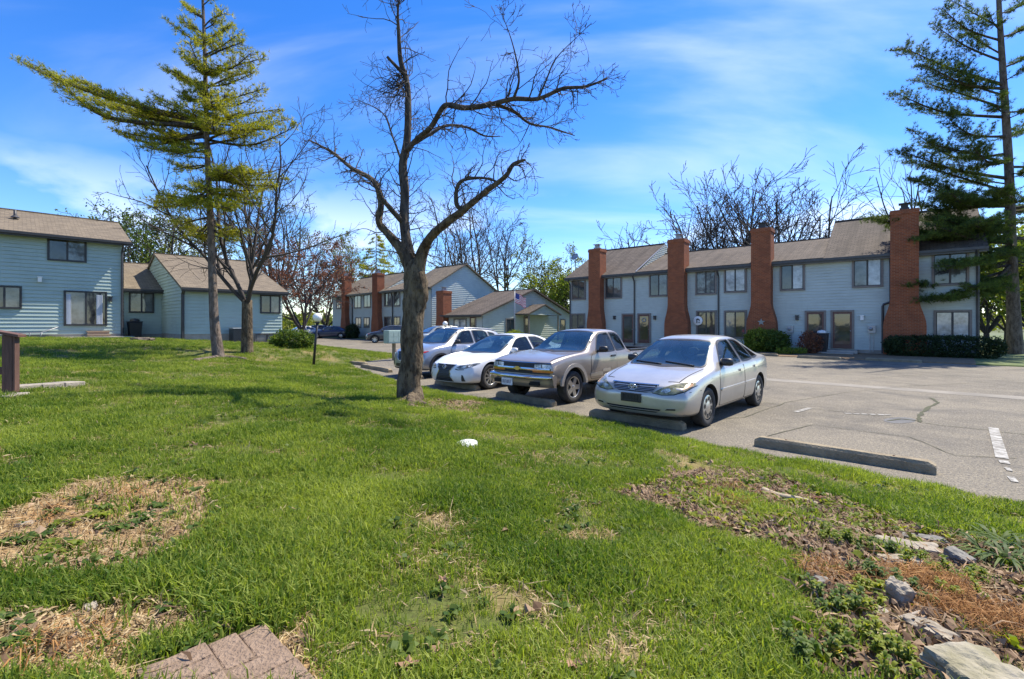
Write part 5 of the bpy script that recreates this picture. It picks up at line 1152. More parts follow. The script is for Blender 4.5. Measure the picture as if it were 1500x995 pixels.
CRO = dict(L=4.30, W=.88, tr=.335, tw=.205, ra=.38, xw=(.84, 3.46), cabin=(.50, 1.32, 4.0), ws_in=2.1, rg_in=3.4, seat_x=1.95, dash_x=1.46, dash_z=1.06, mir_z=1.42, seat_m='seat_dark', dash_m='dash_dark', rim='spoke7', my=.80, mirror=(1.50, 1.13, 'black_plastic'), bow=(.30, .20),
    xs=[0, .06, .16, .32, .55, .80, .98, 1.12, 1.3, 1.48, 1.68, 1.86, 2.1, 2.4, 2.75, 3.1, 3.4, 3.62, 3.8, 3.96, 4.1, 4.2, 4.27, 4.30],
    zt=[(0, .83), (.16, .92), (.55, 1.0), (.98, 1.06), (1.12, 1.085), (1.48, 1.34), (1.75, 1.50), (1.95, 1.565), (2.4, 1.60), (3.1, 1.575), (3.5, 1.535), (3.8, 1.44), (4.0, 1.24), (4.15, 1.03), (4.3, .93)],
    zs=[(0, .77), (.16, .85), (.55, .935), (1.1, .985), (2.4, 1.02), (3.6, 1.07), (4.1, 1.0), (4.3, .9)],
    zb=[(0, .28), (.3, .23), (.9, .22), (3.5, .23), (4.1, .3), (4.3, .38)],
    ws=[(0, .79), (.16, .83), (.5, .87), (1.0, .88), (3.4, .88), (3.9, .86), (4.2, .80), (4.3, .75)],
    wr=[(0, .60), (.55, .68), (1.0, .73), (1.2, .72), (1.8, .62), (2.4, .60), (3.2, .58), (3.7, .58), (4.05, .66), (4.3, .6)],
    fx=[(.15, .10), (.28, .03), (.42, 0), (.66, .02), (.76, .06), (.85, .10), (.95, .2)], rx=[(.2, .12), (.4, .02), (.6, 0), (.8, .02), (1.0, .04), (1.3, .1)],
    windshield=[(-.69, 1.12), (-.65, 1.09), (.65, 1.09), (.69, 1.12), (.58, 1.50), (.3, 1.525), (-.3, 1.525), (-.58, 1.50)], rearglass=[(-.58, 1.16), (.58, 1.16), (.50, 1.45), (-.50, 1.45)],
    windows=[[(1.45, 1.06), (1.85, 1.42), (2.0, 1.47), (2.32, 1.485), (2.32, 1.065)], [(2.42, 1.07), (2.42, 1.485), (2.95, 1.47), (3.1, 1.42), (3.14, 1.09)], [(3.22, 1.10), (3.20, 1.43), (3.5, 1.36), (3.58, 1.16)]],
    doors=[[(1.26, .36), (1.26, .88), (1.36, .98), (2.36, 1.005), (2.36, .36)], [(2.39, .36), (2.39, 1.005), (3.2, 1.03), (3.22, .85), (3.10, .62), (3.05, .45), (3.03, .36)]],
    panels=[('headlight', rpoly([(.42, .77), (.55, .735), (.74, .77), (.82, .86), (.66, .86), (.50, .83)], .02), 'front', .006, 'lamp_clear', 'y'), ('turn_lens', rpoly([(.68, .79), (.76, .80), (.81, .855), (.72, .85)], .01), 'front', .009, 'red_lens', 'y'),
            ('fog_recess', rpoly([(.50, .40), (.70, .42), (.68, .62), (.56, .60)], .03), 'front', .004, 'black_plastic', 'y'), ('lower_intake', rpoly([(-.36, .46), (.36, .46), (.42, .36), (-.42, .36)], .03), 'front', .004, 'black_plastic', ''), ('skid_trim', rpoly([(-.6, .33), (.6, .33), (.5, .27), (-.5, .27)], .02), 'front', .006, 'black_plastic', ''),
            ('tail_light', rpoly([(.45, .95), (.78, .95), (.76, 1.1), (.55, 1.1)], .03), 'rear', .006, 'red_lens', 'y'), ('sill_cladding', rpoly([(1.30, .25), (3.0, .25), (3.0, .36), (1.30, .36)], .02), 'left', .012, 'black_plastic', 'lr')],
    extra=cross_extra)

def park(px, py, S, rz, z=0.0):
    """root position that puts the near-side front tyre on the spot seen at this pixel"""
    g = G(px, py); c, s = math.cos(rz), math.sin(rz); lx, ly = S['xw'][0], -(S['W'] - .11)
    return (g.x - (lx * c - ly * s), g.y - (lx * s + ly * c), 0.0)
build_car('silver_sedan', 'silver four-door sedan parked nearest in the row with an empty black plate holder', SED, 'silver', park(1030, 624, SED, AX), AX)
build_car('pewter_pickup', 'pewter extended-cab pickup truck with amber turn signals between two sedans', PIC, 'pewter', park(836, 590, PIC, AX + R(1)), AX + R(1))
build_car('white_sport_sedan', 'white sport sedan with a wide black spindle grille beside the pickup', SPO, 'white', park(716, 570, SPO, AX + R(1.5)), AX + R(1.5))
build_car('grey_crossover', 'grey crossover with roof rails parked beyond the white sport sedan', CRO, 'grey', park(643, 553, CRO, AX + R(2)), AX + R(2))
# far bays along the second lot
AR = AX + math.pi
def far(name, label, S, paint, px, py, Y, rz):
    p = at(px, py, Y); return build_car(name, label, S, paint, (p.x, p.y, 0.0), rz, False)
far('grey_crossover', 'pale grey crossover half hidden behind the bare tree trunk', dict(CRO), 'steel', 597, 500, 32, R(33))
far('black_crossover', 'black crossover in the far lot left of the bare tree trunk', dict(CRO), 'charcoal', 536, 500, 43, R(12))
far('blue_sedan', 'dark blue sedan in the far lot nearest the brick chimneys', dict(SED), 'navy', 454, 496, 56, R(8))
far('navy_crossover', 'dark navy crossover in the far lot left of the blue sedan', dict(CRO), 'black', 434, 495, 61, R(20))
far('white_crossover', 'white crossover farthest back in the far lot', dict(CRO), 'white', 444, 493, 67, R(15))
far('white_sedan', 'white sedan at the far left beside the teal wing', dict(SED), 'white', 412, 494, 58, R(40))
# ================================================================== TREES
def bark_mat(name, a, b_, scale=9, dist=0.03):
    m, N, L, b = newmat(name); b.inputs['Roughness'].default_value = 0.95; b.inputs['Specular IOR Level'].default_value = 0.2
    t = N.new('ShaderNodeTexCoord'); mp = N.new('ShaderNodeMapping'); mp.inputs['Scale'].default_value = (1, 1, 0.35); L.new(t.outputs['Object'], mp.inputs[0])
    k = mix_noise(N, L, mp.outputs[0], scale, a, b_, 0.40, 0.60, 8)
    k = mix_noise(N, L, mp.outputs[0], scale * 2.3, k, tuple(q * 0.35 for q in a), 0.56, 0.66, 5, 0.8)
    L.new(k, b.inputs['Base Color'])
    n = N.new('ShaderNodeTexNoise'); n.inputs['Scale'].default_value = scale * 1.6; n.inputs['Detail'].default_value = 7; L.new(mp.outputs[0], n.inputs['Vector'])
    bp = N.new('ShaderNodeBump'); bp.inputs['Strength'].default_value = 1.0; bp.inputs['Distance'].default_value = dist; L.new(n.outputs['Fac'], bp.inputs['Height']); L.new(bp.outputs[0], b.inputs['Normal'])
    return m
M['bark'] = bark_mat('grey_bark', (0.058, 0.042, 0.027), (0.17, 0.13, 0.082), 9, 0.09)
M['bark_dark'] = bark_mat('dark_bark', (0.045, 0.036, 0.03), (0.10, 0.082, 0.065), 9)
M['bark_pine'] = bark_mat('pine_bark', (0.095, 0.072, 0.055), (0.19, 0.15, 0.12), 9, 0.05)
M['twig'] = pmat('twig_bark', (0.055, 0.045, 0.04), 0.9, 0.3, 4)
M['twig_far'] = pmat('far_twig', (0.055, 0.047, 0.043), 0.9, 0.25, 2)
M['needle'] = leafmat('pine_needles', (0.15, 0.19, 0.018), (0.48, 0.46, 0.055), 0.52, (1.2, 1.15, 0.45), 0.5, 0.8)
M['needle_dark'] = leafmat('dark_pine_needles', (0.045, 0.085, 0.028), (0.16, 0.21, 0.045), 0.4, (1.1, 1.15, 0.6), 0.5, 0.7)
M['leaf_spring'] = leafmat('spring_leaves', (0.10, 0.13, 0.02), (0.22, 0.24, 0.05), 0.45)
M['leaf_green'] = leafmat('green_leaves', (0.045, 0.09, 0.018), (0.13, 0.18, 0.035), 0.4)
M['leaf_bright'] = leafmat('bright_leaves', (0.10, 0.16, 0.02), (0.26, 0.30, 0.05), 0.45)
M['leaf_red'] = leafmat('reddish_buds', (0.15, 0.055, 0.035), (0.26, 0.12, 0.06), 0.35, (1.1, .9, .8))
M['leaf_hedge'] = leafmat('hedge_leaves', (0.015, 0.03, 0.012), (0.045, 0.07, 0.025), 0.2)

def smooth_pts(pts, rad, k=4):
    pts = np.asarray(pts, float); n = len(pts)
    if n < 3: return pts, np.asarray(rad, float)
    out = []; ro = []
    for i in range(n - 1):
        p0, p1, p2, p3 = pts[max(i - 1, 0)], pts[i], pts[i + 1], pts[min(i + 2, n - 1)]
        for j in range(k):
            t = j / k; out.append(0.5 * ((2 * p1) + (p2 - p0) * t + (2 * p0 - 5 * p1 + 4 * p2 - p3) * t * t + (3 * p1 - p0 - 3 * p2 + p3) * t ** 3)); ro.append(rad[i] + (rad[i + 1] - rad[i]) * t)
    out.append(pts[-1]); ro.append(rad[-1]); return np.array(out), np.array(ro)
def rvec(): return Vector((random.gauss(0, 1), random.gauss(0, 1), random.gauss(0, 1)))
def grow(mb, p, d, Ln, r, lvl, A, tips=None):
    """one branch and, recursively, its children"""
    n = max(2, A['seg'][min(lvl, len(A['seg']) - 1)]); pts = [tuple(p)]; q = Vector(p); dd = Vector(d).normalized(); dirs = [dd.copy()]
    for i in range(n):
        dd = (dd + rvec() * A['wob'] + Vector((0, 0, A['up'][min(lvl, len(A['up']) - 1)]))).normalized(); q = q + dd * (Ln / n); pts.append(tuple(q)); dirs.append(dd.copy())
    rad = [max(A['rmin'], r * (1 - 0.75 * i / n)) for i in range(n + 1)]
    mb.tube(pts, rad, A['sides'][min(lvl, len(A['sides']) - 1)], 0, cap=False)
    if tips is not None and lvl >= A['tl']: tips.append((pts[-1], tuple(dd))); tips.append((pts[-2], tuple(dd)))
    if lvl + 1 >= A['lv']: return
    k = A['kids'][min(lvl, len(A['kids']) - 1)]; k = max(0, int(k + random.uniform(-.5, .999)))
    for c in range(k):
        t = A['t0'] + (1 - A['t0']) * (c + random.random()) / k; t = min(t, .999); i = int(t * n); f = t * n - i
        base = Vector(pts[i]).lerp(Vector(pts[min(i + 1, n)]), f); ax = dirs[min(i + 1, n)]
        side = ax.cross(rvec()).normalized(); ang = R(random.uniform(*A['ang'])); nd = ax * math.cos(ang) + side * math.sin(ang)
        grow(mb, base, nd, Ln * random.uniform(*A['ratio']) * (1.15 - .5 * t), max(A['rmin'], rad[i] * .62), lvl + 1, A, tips)
def cards(P, D, n, size, spread, flat=0.0, aspect=0.55, w=None):
    """n small leaf-shaped faces round each point; returns verts, loops (4 corners each)"""
    P = np.repeat(np.asarray(P, float), n, 0); k = len(P)
    c = P + rng.normal(0, 1, (k, 3)) * np.asarray(spread)
    a = rng.normal(0, 1, (k, 3)); a[:, 2] *= (1 - flat); a /= np.linalg.norm(a, axis=1)[:, None] + 1e-9
    b = np.cross(a, rng.normal(0, 1, (k, 3))); b /= np.linalg.norm(b, axis=1)[:, None] + 1e-9
    s = size * rng.uniform(.6, 1.3, k)[:, None]
    v = np.stack([c - a * s, c + b * s * aspect, c + a * s, c - b * s * aspect], 1).reshape(-1, 3)
    return v, np.arange(4 * k)
def needles(P, D, n, ln, w, up=0.15, spread=0.9):
    P = np.repeat(np.asarray(P, float), n, 0); D = np.repeat(np.asarray(D, float), n, 0); k = len(P)
    d = D + rng.normal(0, spread, (k, 3)); d[:, 2] += up; d /= np.linalg.norm(d, axis=1)[:, None] + 1e-9
    s = np.cross(d, rng.normal(0, 1, (k, 3))); s /= np.linalg.norm(s, axis=1)[:, None] + 1e-9
    L_ = (ln * rng.uniform(.6, 1.15, k))[:, None]; W = (w * rng.uniform(.7, 1.3, k))[:, None]
    v = np.stack([P - s * W * .5, P + s * W * .5, P + d * L_], 1).reshape(-1, 3); return v, np.arange(3 * k)

# ---- the bare tree in the middle
ct = thing('bare_tree', 'large leafless tree with lichen-grey trunk on the lawn edge before the parked cars', 'tree', G(602, 588))
TB = G(602, 588); TY = TB.y
def ctp(px, py, dy=0.0): return at(px, py, TY + dy) - TB
def limb(name, spec, m, n=9, k=4, lump=0.0):
    P = [ctp(a, b_, c) for a, b_, c, r in spec]; pts, rad = smooth_pts(P, [r * (1 if name == 'trunk' else .86) for *_, r in spec], k)
    mb = MB(); mb.tube(pts, rad, n)
    if lump:
        for i, v in enumerate(mb.v):
            q = Vector(v); c = Vector(pts[i // n]); o_ = q - c
            mb.v[i] = tuple(c + o_ * (1 + lump * 2 * noise.noise(Vector((q.x * 5, q.y * 5, q.z * 2.0))) + lump * noise.noise(q * 11)))
    mb.build(name, m, ct); return pts, rad
limb('trunk', [(603, 598, 0, .34), (603, 584, 0, .275), (601, 565, 0, .225), (601, 540, 0, .205), (604, 500, 0, .20), (606, 460, 0, .205), (608, 428, 0, .225), (608, 408, 0, .215), (607, 392, 0, .18), (606, 380, 0, .11)], M['bark'], 20, 6, .12)
for px, py, dx in ((588, 590, -.30), (617, 594, .34), (604, 596, .02)):
    a = ctp(603, 580, -.10); b_ = G(px, py) - TB; mb = MB(); mb.tube(smooth_pts([a, (a + b_) / 2 + Vector((dx * .12, -.06, -.05)), b_ + Vector((dx * .4, -.1, -.02)), b_ + Vector((dx * 1.1, -.2, -.08))], [.13, .12, .08, .03], 3)[0], [.10, .10, .10, .095, .09, .08, .07, .055, .04, .02][:10], 8); mb.build('root', M['bark'], ct)
LIMBS = [
    ('leader', [(606, 425, 0, .17), (603, 392, 0, .155), (597, 362, 0, .125), (592, 326, .1, .105), (593, 283, .2, .10), (590, 241, .25, .095), (597, 199, .3, .085), (597, 127, .35, .07), (587, 90, .3, .055), (584, 48, .2, .042), (583, 14, .1, .026), (588, -20, .1, .012)]),
    ('limb', [(594, 222, .25, .065), (612, 203, .1, .06), (631, 187, -.2, .06), (645, 163, -.4, .055), (655, 154, -.5, .06), (682, 158, -.7, .055), (715, 154, -.9, .05), (752, 145, -1.1, .045), (788, 145, -1.2, .04), (824, 130, -1.3, .034), (858, 127, -1.4, .025), (890, 115, -1.5, .012)]),
    ('limb', [(601, 214, .25, .045), (631, 196, .4, .04), (655, 184, .6, .035), (685, 187, .8, .03), (709, 199, .9, .022), (733, 200, 1.0, .010)]),
    ('limb', [(725, 153, -.95, .04), (752, 163, -.8, .033), (776, 181, -.6, .027), (806, 187, -.5, .02), (842, 199, -.4, .008)]),
    ('limb', [(608, 425, 0, .18), (612, 396, -.03, .16), (620, 368, -.1, .125), (631, 347, -.3, .10), (655, 326, -.5, .09), (679, 308, -.7, .08), (709, 283, -.9, .06), (740, 259, -1.1, .05), (752, 241, -1.15, .042), (770, 234, -1.2, .02)]),
    ('limb', [(679, 308, -.7, .05), (669, 300, -.75, .05), (669, 277, -.8, .042), (679, 264, -.85, .036), (709, 261, -.9, .028), (738, 270, -1.0, .012)]),
    ('limb', [(607, 425, 0, .17), (602, 395, .03, .15), (588, 366, .1, .115), (568, 342, .2, .09), (555, 326, .25, .08), (558, 296, .3, .07), (547, 265, .4, .06), (516, 247, .6, .05), (486, 223, .8, .035), (452, 205, 1.0, .015)]),
    ('limb', [(592, 328, .1, .07), (574, 308, -.1, .06), (559, 290, -.2, .05), (552, 276, -.3, .035), (547, 262, -.3, .02)]),
    ('broken_stub', [(596, 112, .35, .045), (581, 98, .2, .04), (567, 83, .1, .03)]),
    ('limb', [(752, 145, -1.1, .03), (760, 120, -1.3, .022), (757, 90, -1.4, .016), (748, 55, -1.5, .010), (735, 20, -1.5, .005)]),
    ('limb', [(788, 145, -1.2, .025), (800, 118, -1.1, .018), (815, 85, -1.0, .012), (850, 50, -.9, .005)]),
    ('limb', [(590, 241, .25, .03), (575, 200, .6, .022), (560, 165, .8, .014), (520, 145, 1.0, .006)])]
paths = [limb(nm, sp, M['bark'] if i in (4, 6) else M['bark_dark'], 8, 4, .07) for i, (nm, sp) in enumerate(LIMBS)]
TW = dict(seg=(7, 4, 3), wob=.22, up=(.0, .02, .03), rmin=.0036, sides=(4, 3, 3), kids=(4.2, 2.2, 0), t0=.1, ang=(25, 70), ratio=(.30, .55), lv=3, tl=9)
tw = MB()
for (pts, rad), (nm, sp) in zip(paths, LIMBS):
    ln = np.linalg.norm(np.diff(pts, axis=0), axis=1).sum()
    if nm == 'broken_stub': continue
    for k in range(int(ln * 10)):
        t = .10 + .90 * random.random() ** .8; i = min(int(t * (len(pts) - 1)), len(pts) - 2); p = Vector(pts[i]).lerp(Vector(pts[i + 1]), random.random()); ax = (Vector(pts[i + 1]) - Vector(pts[i])).normalized()
        s = ax.cross(rvec()).normalized(); d = (s * random.uniform(.6, 1) + ax * random.uniform(.2, .9) + Vector((0, 0, random.uniform(-.45, .6)))).normalized()
        grow(tw, p, d, random.uniform(.3, 1.05) * (1.1 - .4 * t if nm != 'leader' else 1), min(float(rad[i]) * .4, .013), 0, TW)
tag(tw.build('twigs', M['twig'], ct), kind='stuff')
# dense dead tangle on the leader's left, near the top
tg = MB()
for k in range(42):
    p = ctp(590 + random.gauss(0, 4), random.uniform(95, 135), .3); d = Vector((random.uniform(-1, -.1), random.gauss(0, .5), random.uniform(-1.1, .1))); grow(tg, p, d, random.uniform(.35, .95), .010, 0, dict(TW, wob=.35, kids=(3.0, 1.6, 0)))
tag(tg.build('dead_twigs', M['twig'], ct), kind='stuff')

# ---- generic bare tree
def bare_tree(name, label, base, H, spread, r, seed, m='bark_dark', mt='twig_far', forks=5, fork_h=.22, A=None, group=None, leaf=None, leafn=2, leafs=.06, lean=(0, 0), fan=None):
    random.seed(seed); t = thing(name, label, 'tree', base, 0, group)
    tr = MB(); top = Vector((lean[0], lean[1], H * fork_h)); pts, rad = smooth_pts([(0, 0, -.3), (0, 0, 0.02), (top.x * .4, top.y * .4, top.z * .5), tuple(top)], [r * 1.5, r * 1.15, r, r * .92], 4)
    tr.tube(pts, rad, 10); tr.build('trunk', M[m], t)
    P = dict(seg=(8, 6, 4, 3), wob=.12, up=(.05, .05, .05, .03), rmin=max(.006, H * .0009), sides=(6, 4, 3, 3), kids=(7, 5, 3.2, 0), t0=.18, ang=(22, 55), ratio=(.38, .62), lv=4, tl=2)
    if A: P.update(A)
    br = MB(); tips = []
    for k in range(forks):
        a = 2 * math.pi * k / forks + random.uniform(-.4, .4); sp = spread * random.uniform(.6, 1.1) if k else spread * .15
        d = Vector((math.cos(a) * sp, math.sin(a) * sp, 1)).normalized(); L_ = (H * (1 - fork_h)) * random.uniform(.8, 1.05) / (.5 + .5 * d.z)
        grow(br, top + Vector((0, 0, -random.uniform(0, .12) * H * fork_h)), d, L_, r * random.uniform(.5, .72) * P.get('fr', 1), 0, P, tips)
    tag(br.build('branches', M[mt], t), kind='stuff')
    if leaf and tips:
        Pn = np.array([q[0] for q in tips]); v, l = cards(Pn, None, leafn, leafs, leafs * 1.6); tag(link('crown', np_mesh('crown', v, 4, l, M[leaf]), t), kind='stuff')
    return t
# beside the pine, forked low with wide side limbs
b2 = G(362, 517)
bare_tree('bare_tree', 'slim leafless tree with forked trunk beside the tall pine before the teal wing', b2, 8.4, .55, .19, 21, 'bark', 'twig', 7, .24, dict(fr=.62, kids=(9, 5.5, 3.0, 0), wob=.13, up=(.05, .04, .03, .02), rmin=.0065, t0=.12, ratio=(.36, .6)))

# ---- pines
def pine(name, label, base, trunk_px, limbs, Y, m, r0, nn=11, ln=.13, w=.014, dens=1.0, seed=3, extra=(), cat='tree', side=1.0, tuft=.055):
    random.seed(seed); t = thing(name, label, cat, base); B = Vector(base); loc = lambda px, py, y: at(px, py, y) - B
    tp = [Vector((0, 0, -.25)), Vector((0, 0, .02))] + [loc(px, py, Y + dy) for px, py, dy in trunk_px]; n = len(tp)
    rad = [r0 * 1.5, r0 * 1.18] + [r0 * (1 - .88 * ((i + 1) / (n - 2)) ** 1.0) for i in range(n - 2)]
    pts, rr_ = smooth_pts(tp, rad, 4); mb = MB(); mb.tube(pts, rr_, 12); mb.build('trunk', M['bark_pine'], t)
    zs_ = pts[:, 2]; P = []; D = []; bm_ = MB(); tw_ = MB()
    def trunk_at(z): i = int(np.clip(np.searchsorted(zs_, z), 1, len(zs_) - 1)); f = (z - zs_[i - 1]) / max(1e-6, zs_[i] - zs_[i - 1]); return Vector(pts[i - 1]).lerp(Vector(pts[i]), min(1, max(0, f)))
    for spec in limbs:
        px, py, ay, dy = spec[:4]; za = CAMZ + (HY - ay) / FPX * Y - B.z; a = trunk_at(za); b_ = loc(px, py, Y + dy); L_ = (b_ - a).length
        mid = (a + b_) / 2 + Vector((0, 0, -.06 * L_)) + rvec() * .04 * L_; q, rq = smooth_pts([a, mid, b_], [.012 + .014 * L_, .012 + .008 * L_, .008], 6)
        lm = MB(); lm.tube(q, rq, 5, cap=False); bm_.add(lm.v, lm.f, 0, True)
        ns = int(L_ * 7.5 * dens) + 4
        for k in range(ns):
            f = .26 + .74 * (k + random.random()) / ns; i = min(int(f * (len(q) - 1)), len(q) - 2); c = Vector(q[i]).lerp(Vector(q[i + 1]), f * (len(q) - 1) - i); ax = (Vector(q[i + 1]) - Vector(q[i])).normalized()
            sd = ax.cross(Vector((0, 0, 1))).normalized() * random.choice((-1, 1)); l2 = side * random.uniform(.35, 1.0) * (.30 + .16 * L_) * (1.25 - f * .75)
            d2 = (sd * random.uniform(.5, 1.0) + ax * random.uniform(.4, 1.0) + Vector((0, 0, random.uniform(-.12, .38)))).normalized(); e = c + d2 * l2
            tw_.tube([tuple(c), tuple((c + e) / 2 + rvec() * .03), tuple(e)], [.010, .008, .005], 3, cap=False)
            m_ = max(2, int(l2 / tuft * .62))
            for j in range(m_):
                g = (j + 1) / m_; P.append(tuple(c.lerp(e, g) + rvec() * .05)); D.append(tuple(d2 * .8 + Vector((0, 0, .25))))
    bm_.build('limbs', M['bark_dark'], t)
    tag(tw_.build('twigs', M['twig'], t), kind='stuff')
    v, l = needles(P, D, nn, ln, w); tag(link('needles', np_mesh('needles', v, 3, l, M[m]), t), kind='stuff')
    return t, len(P)
def dup(lim, sd):      # a second, slightly shifted limb beside each one
    r_ = random.Random(sd); out = list(lim)
    for px, py, ay, dy in lim: 
        if py > -5 and not (95 < py < 125 and px < 240): out.append((px + r_.uniform(2, 22) * (1 if px < 300 or 1300 < px < 1480 else -1), py + r_.uniform(-14, 10), ay + r_.uniform(-9, 7), dy + r_.uniform(-.8, .8)))
    return out
pb = G(320, 524)
LP = [(52, 103, 178, -.6), (85, 114, 184, .1), (118, 120, 180, -1.0), (140, 150, 186, .7), (168, 192, 200, .3), (205, 214, 215, -.7), (190, 175, 195, 1.2), (225, 150, 180, -.8), (235, 205, 210, 1.0), (432, 186, 205, .2), (395, 190, 205, -1.0), (410, 160, 180, .8), (385, 130, 150, -.3), (387, 85, 110, .1), (355, 62, 85, -.8), (372, 105, 130, .9),
      (250, 35, 60, .1), (262, 75, 95, -.9), (258, 108, 125, .7), (243, 104, 128, -.2), (265, 135, 150, -1.3), (330, 140, 160, -1.5), (350, 165, 178, -1.3), (280, 160, 178, -1.6), (310, 180, 195, -1.8), (250, 240, 242, .2), (262, 225, 232, -1.0), (415, 262, 264, .1), (385, 255, 262, -1.0), (350, 245, 252, -1.5), (222, 296, 285, .2), (240, 285, 280, -.9), (262, 302, 290, -1.3), (380, 292, 284, -.6), (400, 275, 276, .8), (340, 300, 290, -1.5), (300, 275, 275, -1.8),
      (362, 342, 328, 1.0), (345, 352, 335, .2), (265, 332, 318, 1.1), (285, 348, 330, .6), (330, 20, 40, -.2), (270, 5, 25, .2), (318, -10, 8, .1), (335, 40, 60, .7), (268, 30, 50, -.7), (300, 55, 70, -.9), (320, 95, 110, -1.2), (285, 95, 110, -1.2), (300, 125, 140, -1.3)]
pine('pine_tree', 'tall yellow-green pine with one long limb reaching left on the lawn', pb, [(314, 470, 0), (311, 400, 0), (308, 320, 0), (303, 200, 0), (300, 80, 0), (297, 0, 0), (294, -60, 0)], dup(LP, 5), pb.y, 'needle', .165, 11, .155, .015, 1.6, 5, side=1.05)
rb = G(1487, 522); RY = rb.y
RP = [(1314, 137, 172, .3), (1324, 70, 125, -.6), (1368, 36, 90, .4), (1380, 12, 60, -.5), (1335, 190, 225, .8), (1320, 221, 262, -.5), (1328, 236, 282, .9), (1338, 262, 302, -.9), (1345, 298, 330, .2), (1297, 322, 362, -.2), (1312, 334, 372, .9), (1330, 419, 395, -.9), (1344, 451, 405, -.2), (1362, 440, 392, -1.6), (1345, 350, 352, -1.4), (1392, 0, 40, .5), (1400, 100, 140, -1.2), (1385, 170, 200, -1.4), (1370, 330, 340, -2.0), (1390, 385, 365, -2.2), (1342, 118, 160, 1.3), (1345, 400, 382, 1.0), (1380, 290, 300, -1.8), (1410, 40, 80, 1.2), (1420, 210, 235, -2.0), (1400, 250, 270, 1.8), (1430, 330, 330, -2.4), (1410, 430, 392, -2.0), (1355, 95, 130, -1.4), (1360, 210, 240, -1.2), (1350, 320, 338, .5),
      (1540, 60, 100, .2), (1560, 130, 165, -.5), (1590, 210, 245, .4), (1600, 290, 305, -.6), (1610, 360, 350, .3), (1570, 400, 380, -1.4), (1530, 20, 55, .5), (1520, 150, 175, -1.6), (1540, 240, 255, -1.9), (1530, 320, 325, -2.2), (1510, 95, 120, -1.2), (1450, 20, 45, -1.0), (1495, 0, 20, .4), (1500, 180, 200, 1.7), (1520, 300, 310, 1.9), (1460, 140, 165, -1.6), (1455, 280, 290, -2.3), (1475, 370, 355, -2.4), (1480, -20, 5, .2)]
pine('pine_tree', 'tall dark pine at the right edge shading the end of the townhouse row', rb, [(1484, 440, 0), (1481, 360, 0), (1478, 250, 0), (1470, 120, 0), (1464, 20, 0), (1460, -80, 0), (1458, -150, 0)], RP + [q for q in dup(RP, 8)[len(RP):] if q[1] > 240], RY, 'needle_dark', .30, 13, .19, .018, 1.6, 8, side=1.1)

# ---- trees behind the buildings
BA = dict(kids=(7, 5, 3.2, 0), sides=(5, 3, 3, 3), seg=(7, 5, 3, 2), rmin=.023, wob=.12)
def gz(px, py, Y): p = at(px, py, Y); return Vector((p.x, p.y, 0.0))
BGT = [(1040, 44, 12.4, .42, 31), (1082, 46, 14.6, .36, 32), (1128, 44, 14.6, .36, 33), (1166, 46, 13.6, .38, 34), (1012, 48, 10.5, .45, 35)]
LB_ = ['leafless tree behind the roof left of the third chimney', 'tall leafless tree behind the low roof right of the second chimney', 'tall leafless tree directly behind the third chimney', 'leafless tree behind the roof just left of the tall end roof', 'leafless tree farthest left of the clump behind the row']
for (px, Y, H, sp, sd), lb in zip(BGT, LB_): bare_tree('bare_tree', lb, gz(px, 400, Y), H, sp, .28, sd, 'bark_dark', 'twig_far', 6, .18, BA, 'bare trees behind the townhouse row')
bare_tree('bare_tree', 'small leafless tree above the roof between the first two chimneys', gz(932, 400, 52), 12.6, .5, .22, 41, 'bark_dark', 'twig_far', 5, .3, dict(BA, kids=(5, 3.5, 2, 0)))
bare_tree('bare_tree', 'sparse leafless tree rising behind the tall end chimney', gz(1325, 400, 38), 15.8, .30, .2, 42, 'bark_dark', 'twig_far', 5, .4, dict(BA, kids=(4, 2.5, 1.2, 0), rmin=.014), leaf='leaf_spring', leafn=1, leafs=.05)
bare_tree('bare_tree', 'wide leafless tree behind the pale gable of the distant row', gz(700, 400, 62), 17, .6, .3, 43, 'bark_dark', 'twig_far', 6, .2, BA)
bare_tree('bare_tree', 'leafless tree right of the pale gable behind the cottage roof', gz(737, 400, 66), 15, .5, .3, 44, 'bark_dark', 'twig_far', 5, .25, BA)
bare_tree('bare_tree', 'leafless tree behind the roof of the distant brick-chimney row', gz(665, 400, 70), 15.5, .6, .3, 47, 'bark_dark', 'twig_far', 5, .25, BA)
bare_tree('budding_tree', 'thin yellow-budded tree between the cottage and the long row', gz(803, 400, 64), 10.5, .5, .25, 45, 'bark_dark', 'twig_far', 6, .15, BA, leaf='leaf_spring', leafn=3, leafs=.12)
bare_tree('budding_tree', 'low yellow-green budding tree against the left end of the long row', gz(826, 400, 58), 7, .7, .2, 46, 'bark_dark', 'twig_far', 6, .12, BA, leaf='leaf_bright', leafn=6, leafs=.14)
bare_tree('budding_tree', 'budding green tree behind the roof ridge of the teal wing', gz(228, 400, 44), 11.2, .6, .25, 51, 'bark_dark', 'twig_far', 6, .15, BA, leaf='leaf_green', leafn=4, leafs=.12)
bare_tree('budding_tree', 'budding green tree behind the wing between pine and house', gz(282, 400, 48), 12.5, .6, .25, 52, 'bark_dark', 'twig_far', 6, .15, BA, leaf='leaf_spring', leafn=4, leafs=.12)
bare_tree('budding_tree', 'sparse budding tree over the low link roof beside the two-storey house', gz(195, 400, 50), 11.5, .6, .25, 57, 'bark_dark', 'twig_far', 6, .2, dict(BA, kids=(5, 3.5, 2, 0)), leaf='leaf_green', leafn=2, leafs=.11)
bare_tree('reddish_tree', 'reddish-brown budding tree beside the right end of the teal wing', gz(443, 400, 46), 8.6, .75, .22, 53, 'bark_dark', 'twig_far', 7, .12, dict(BA, kids=(7, 5, 3.4, 0)), leaf='leaf_red', leafn=5, leafs=.085)
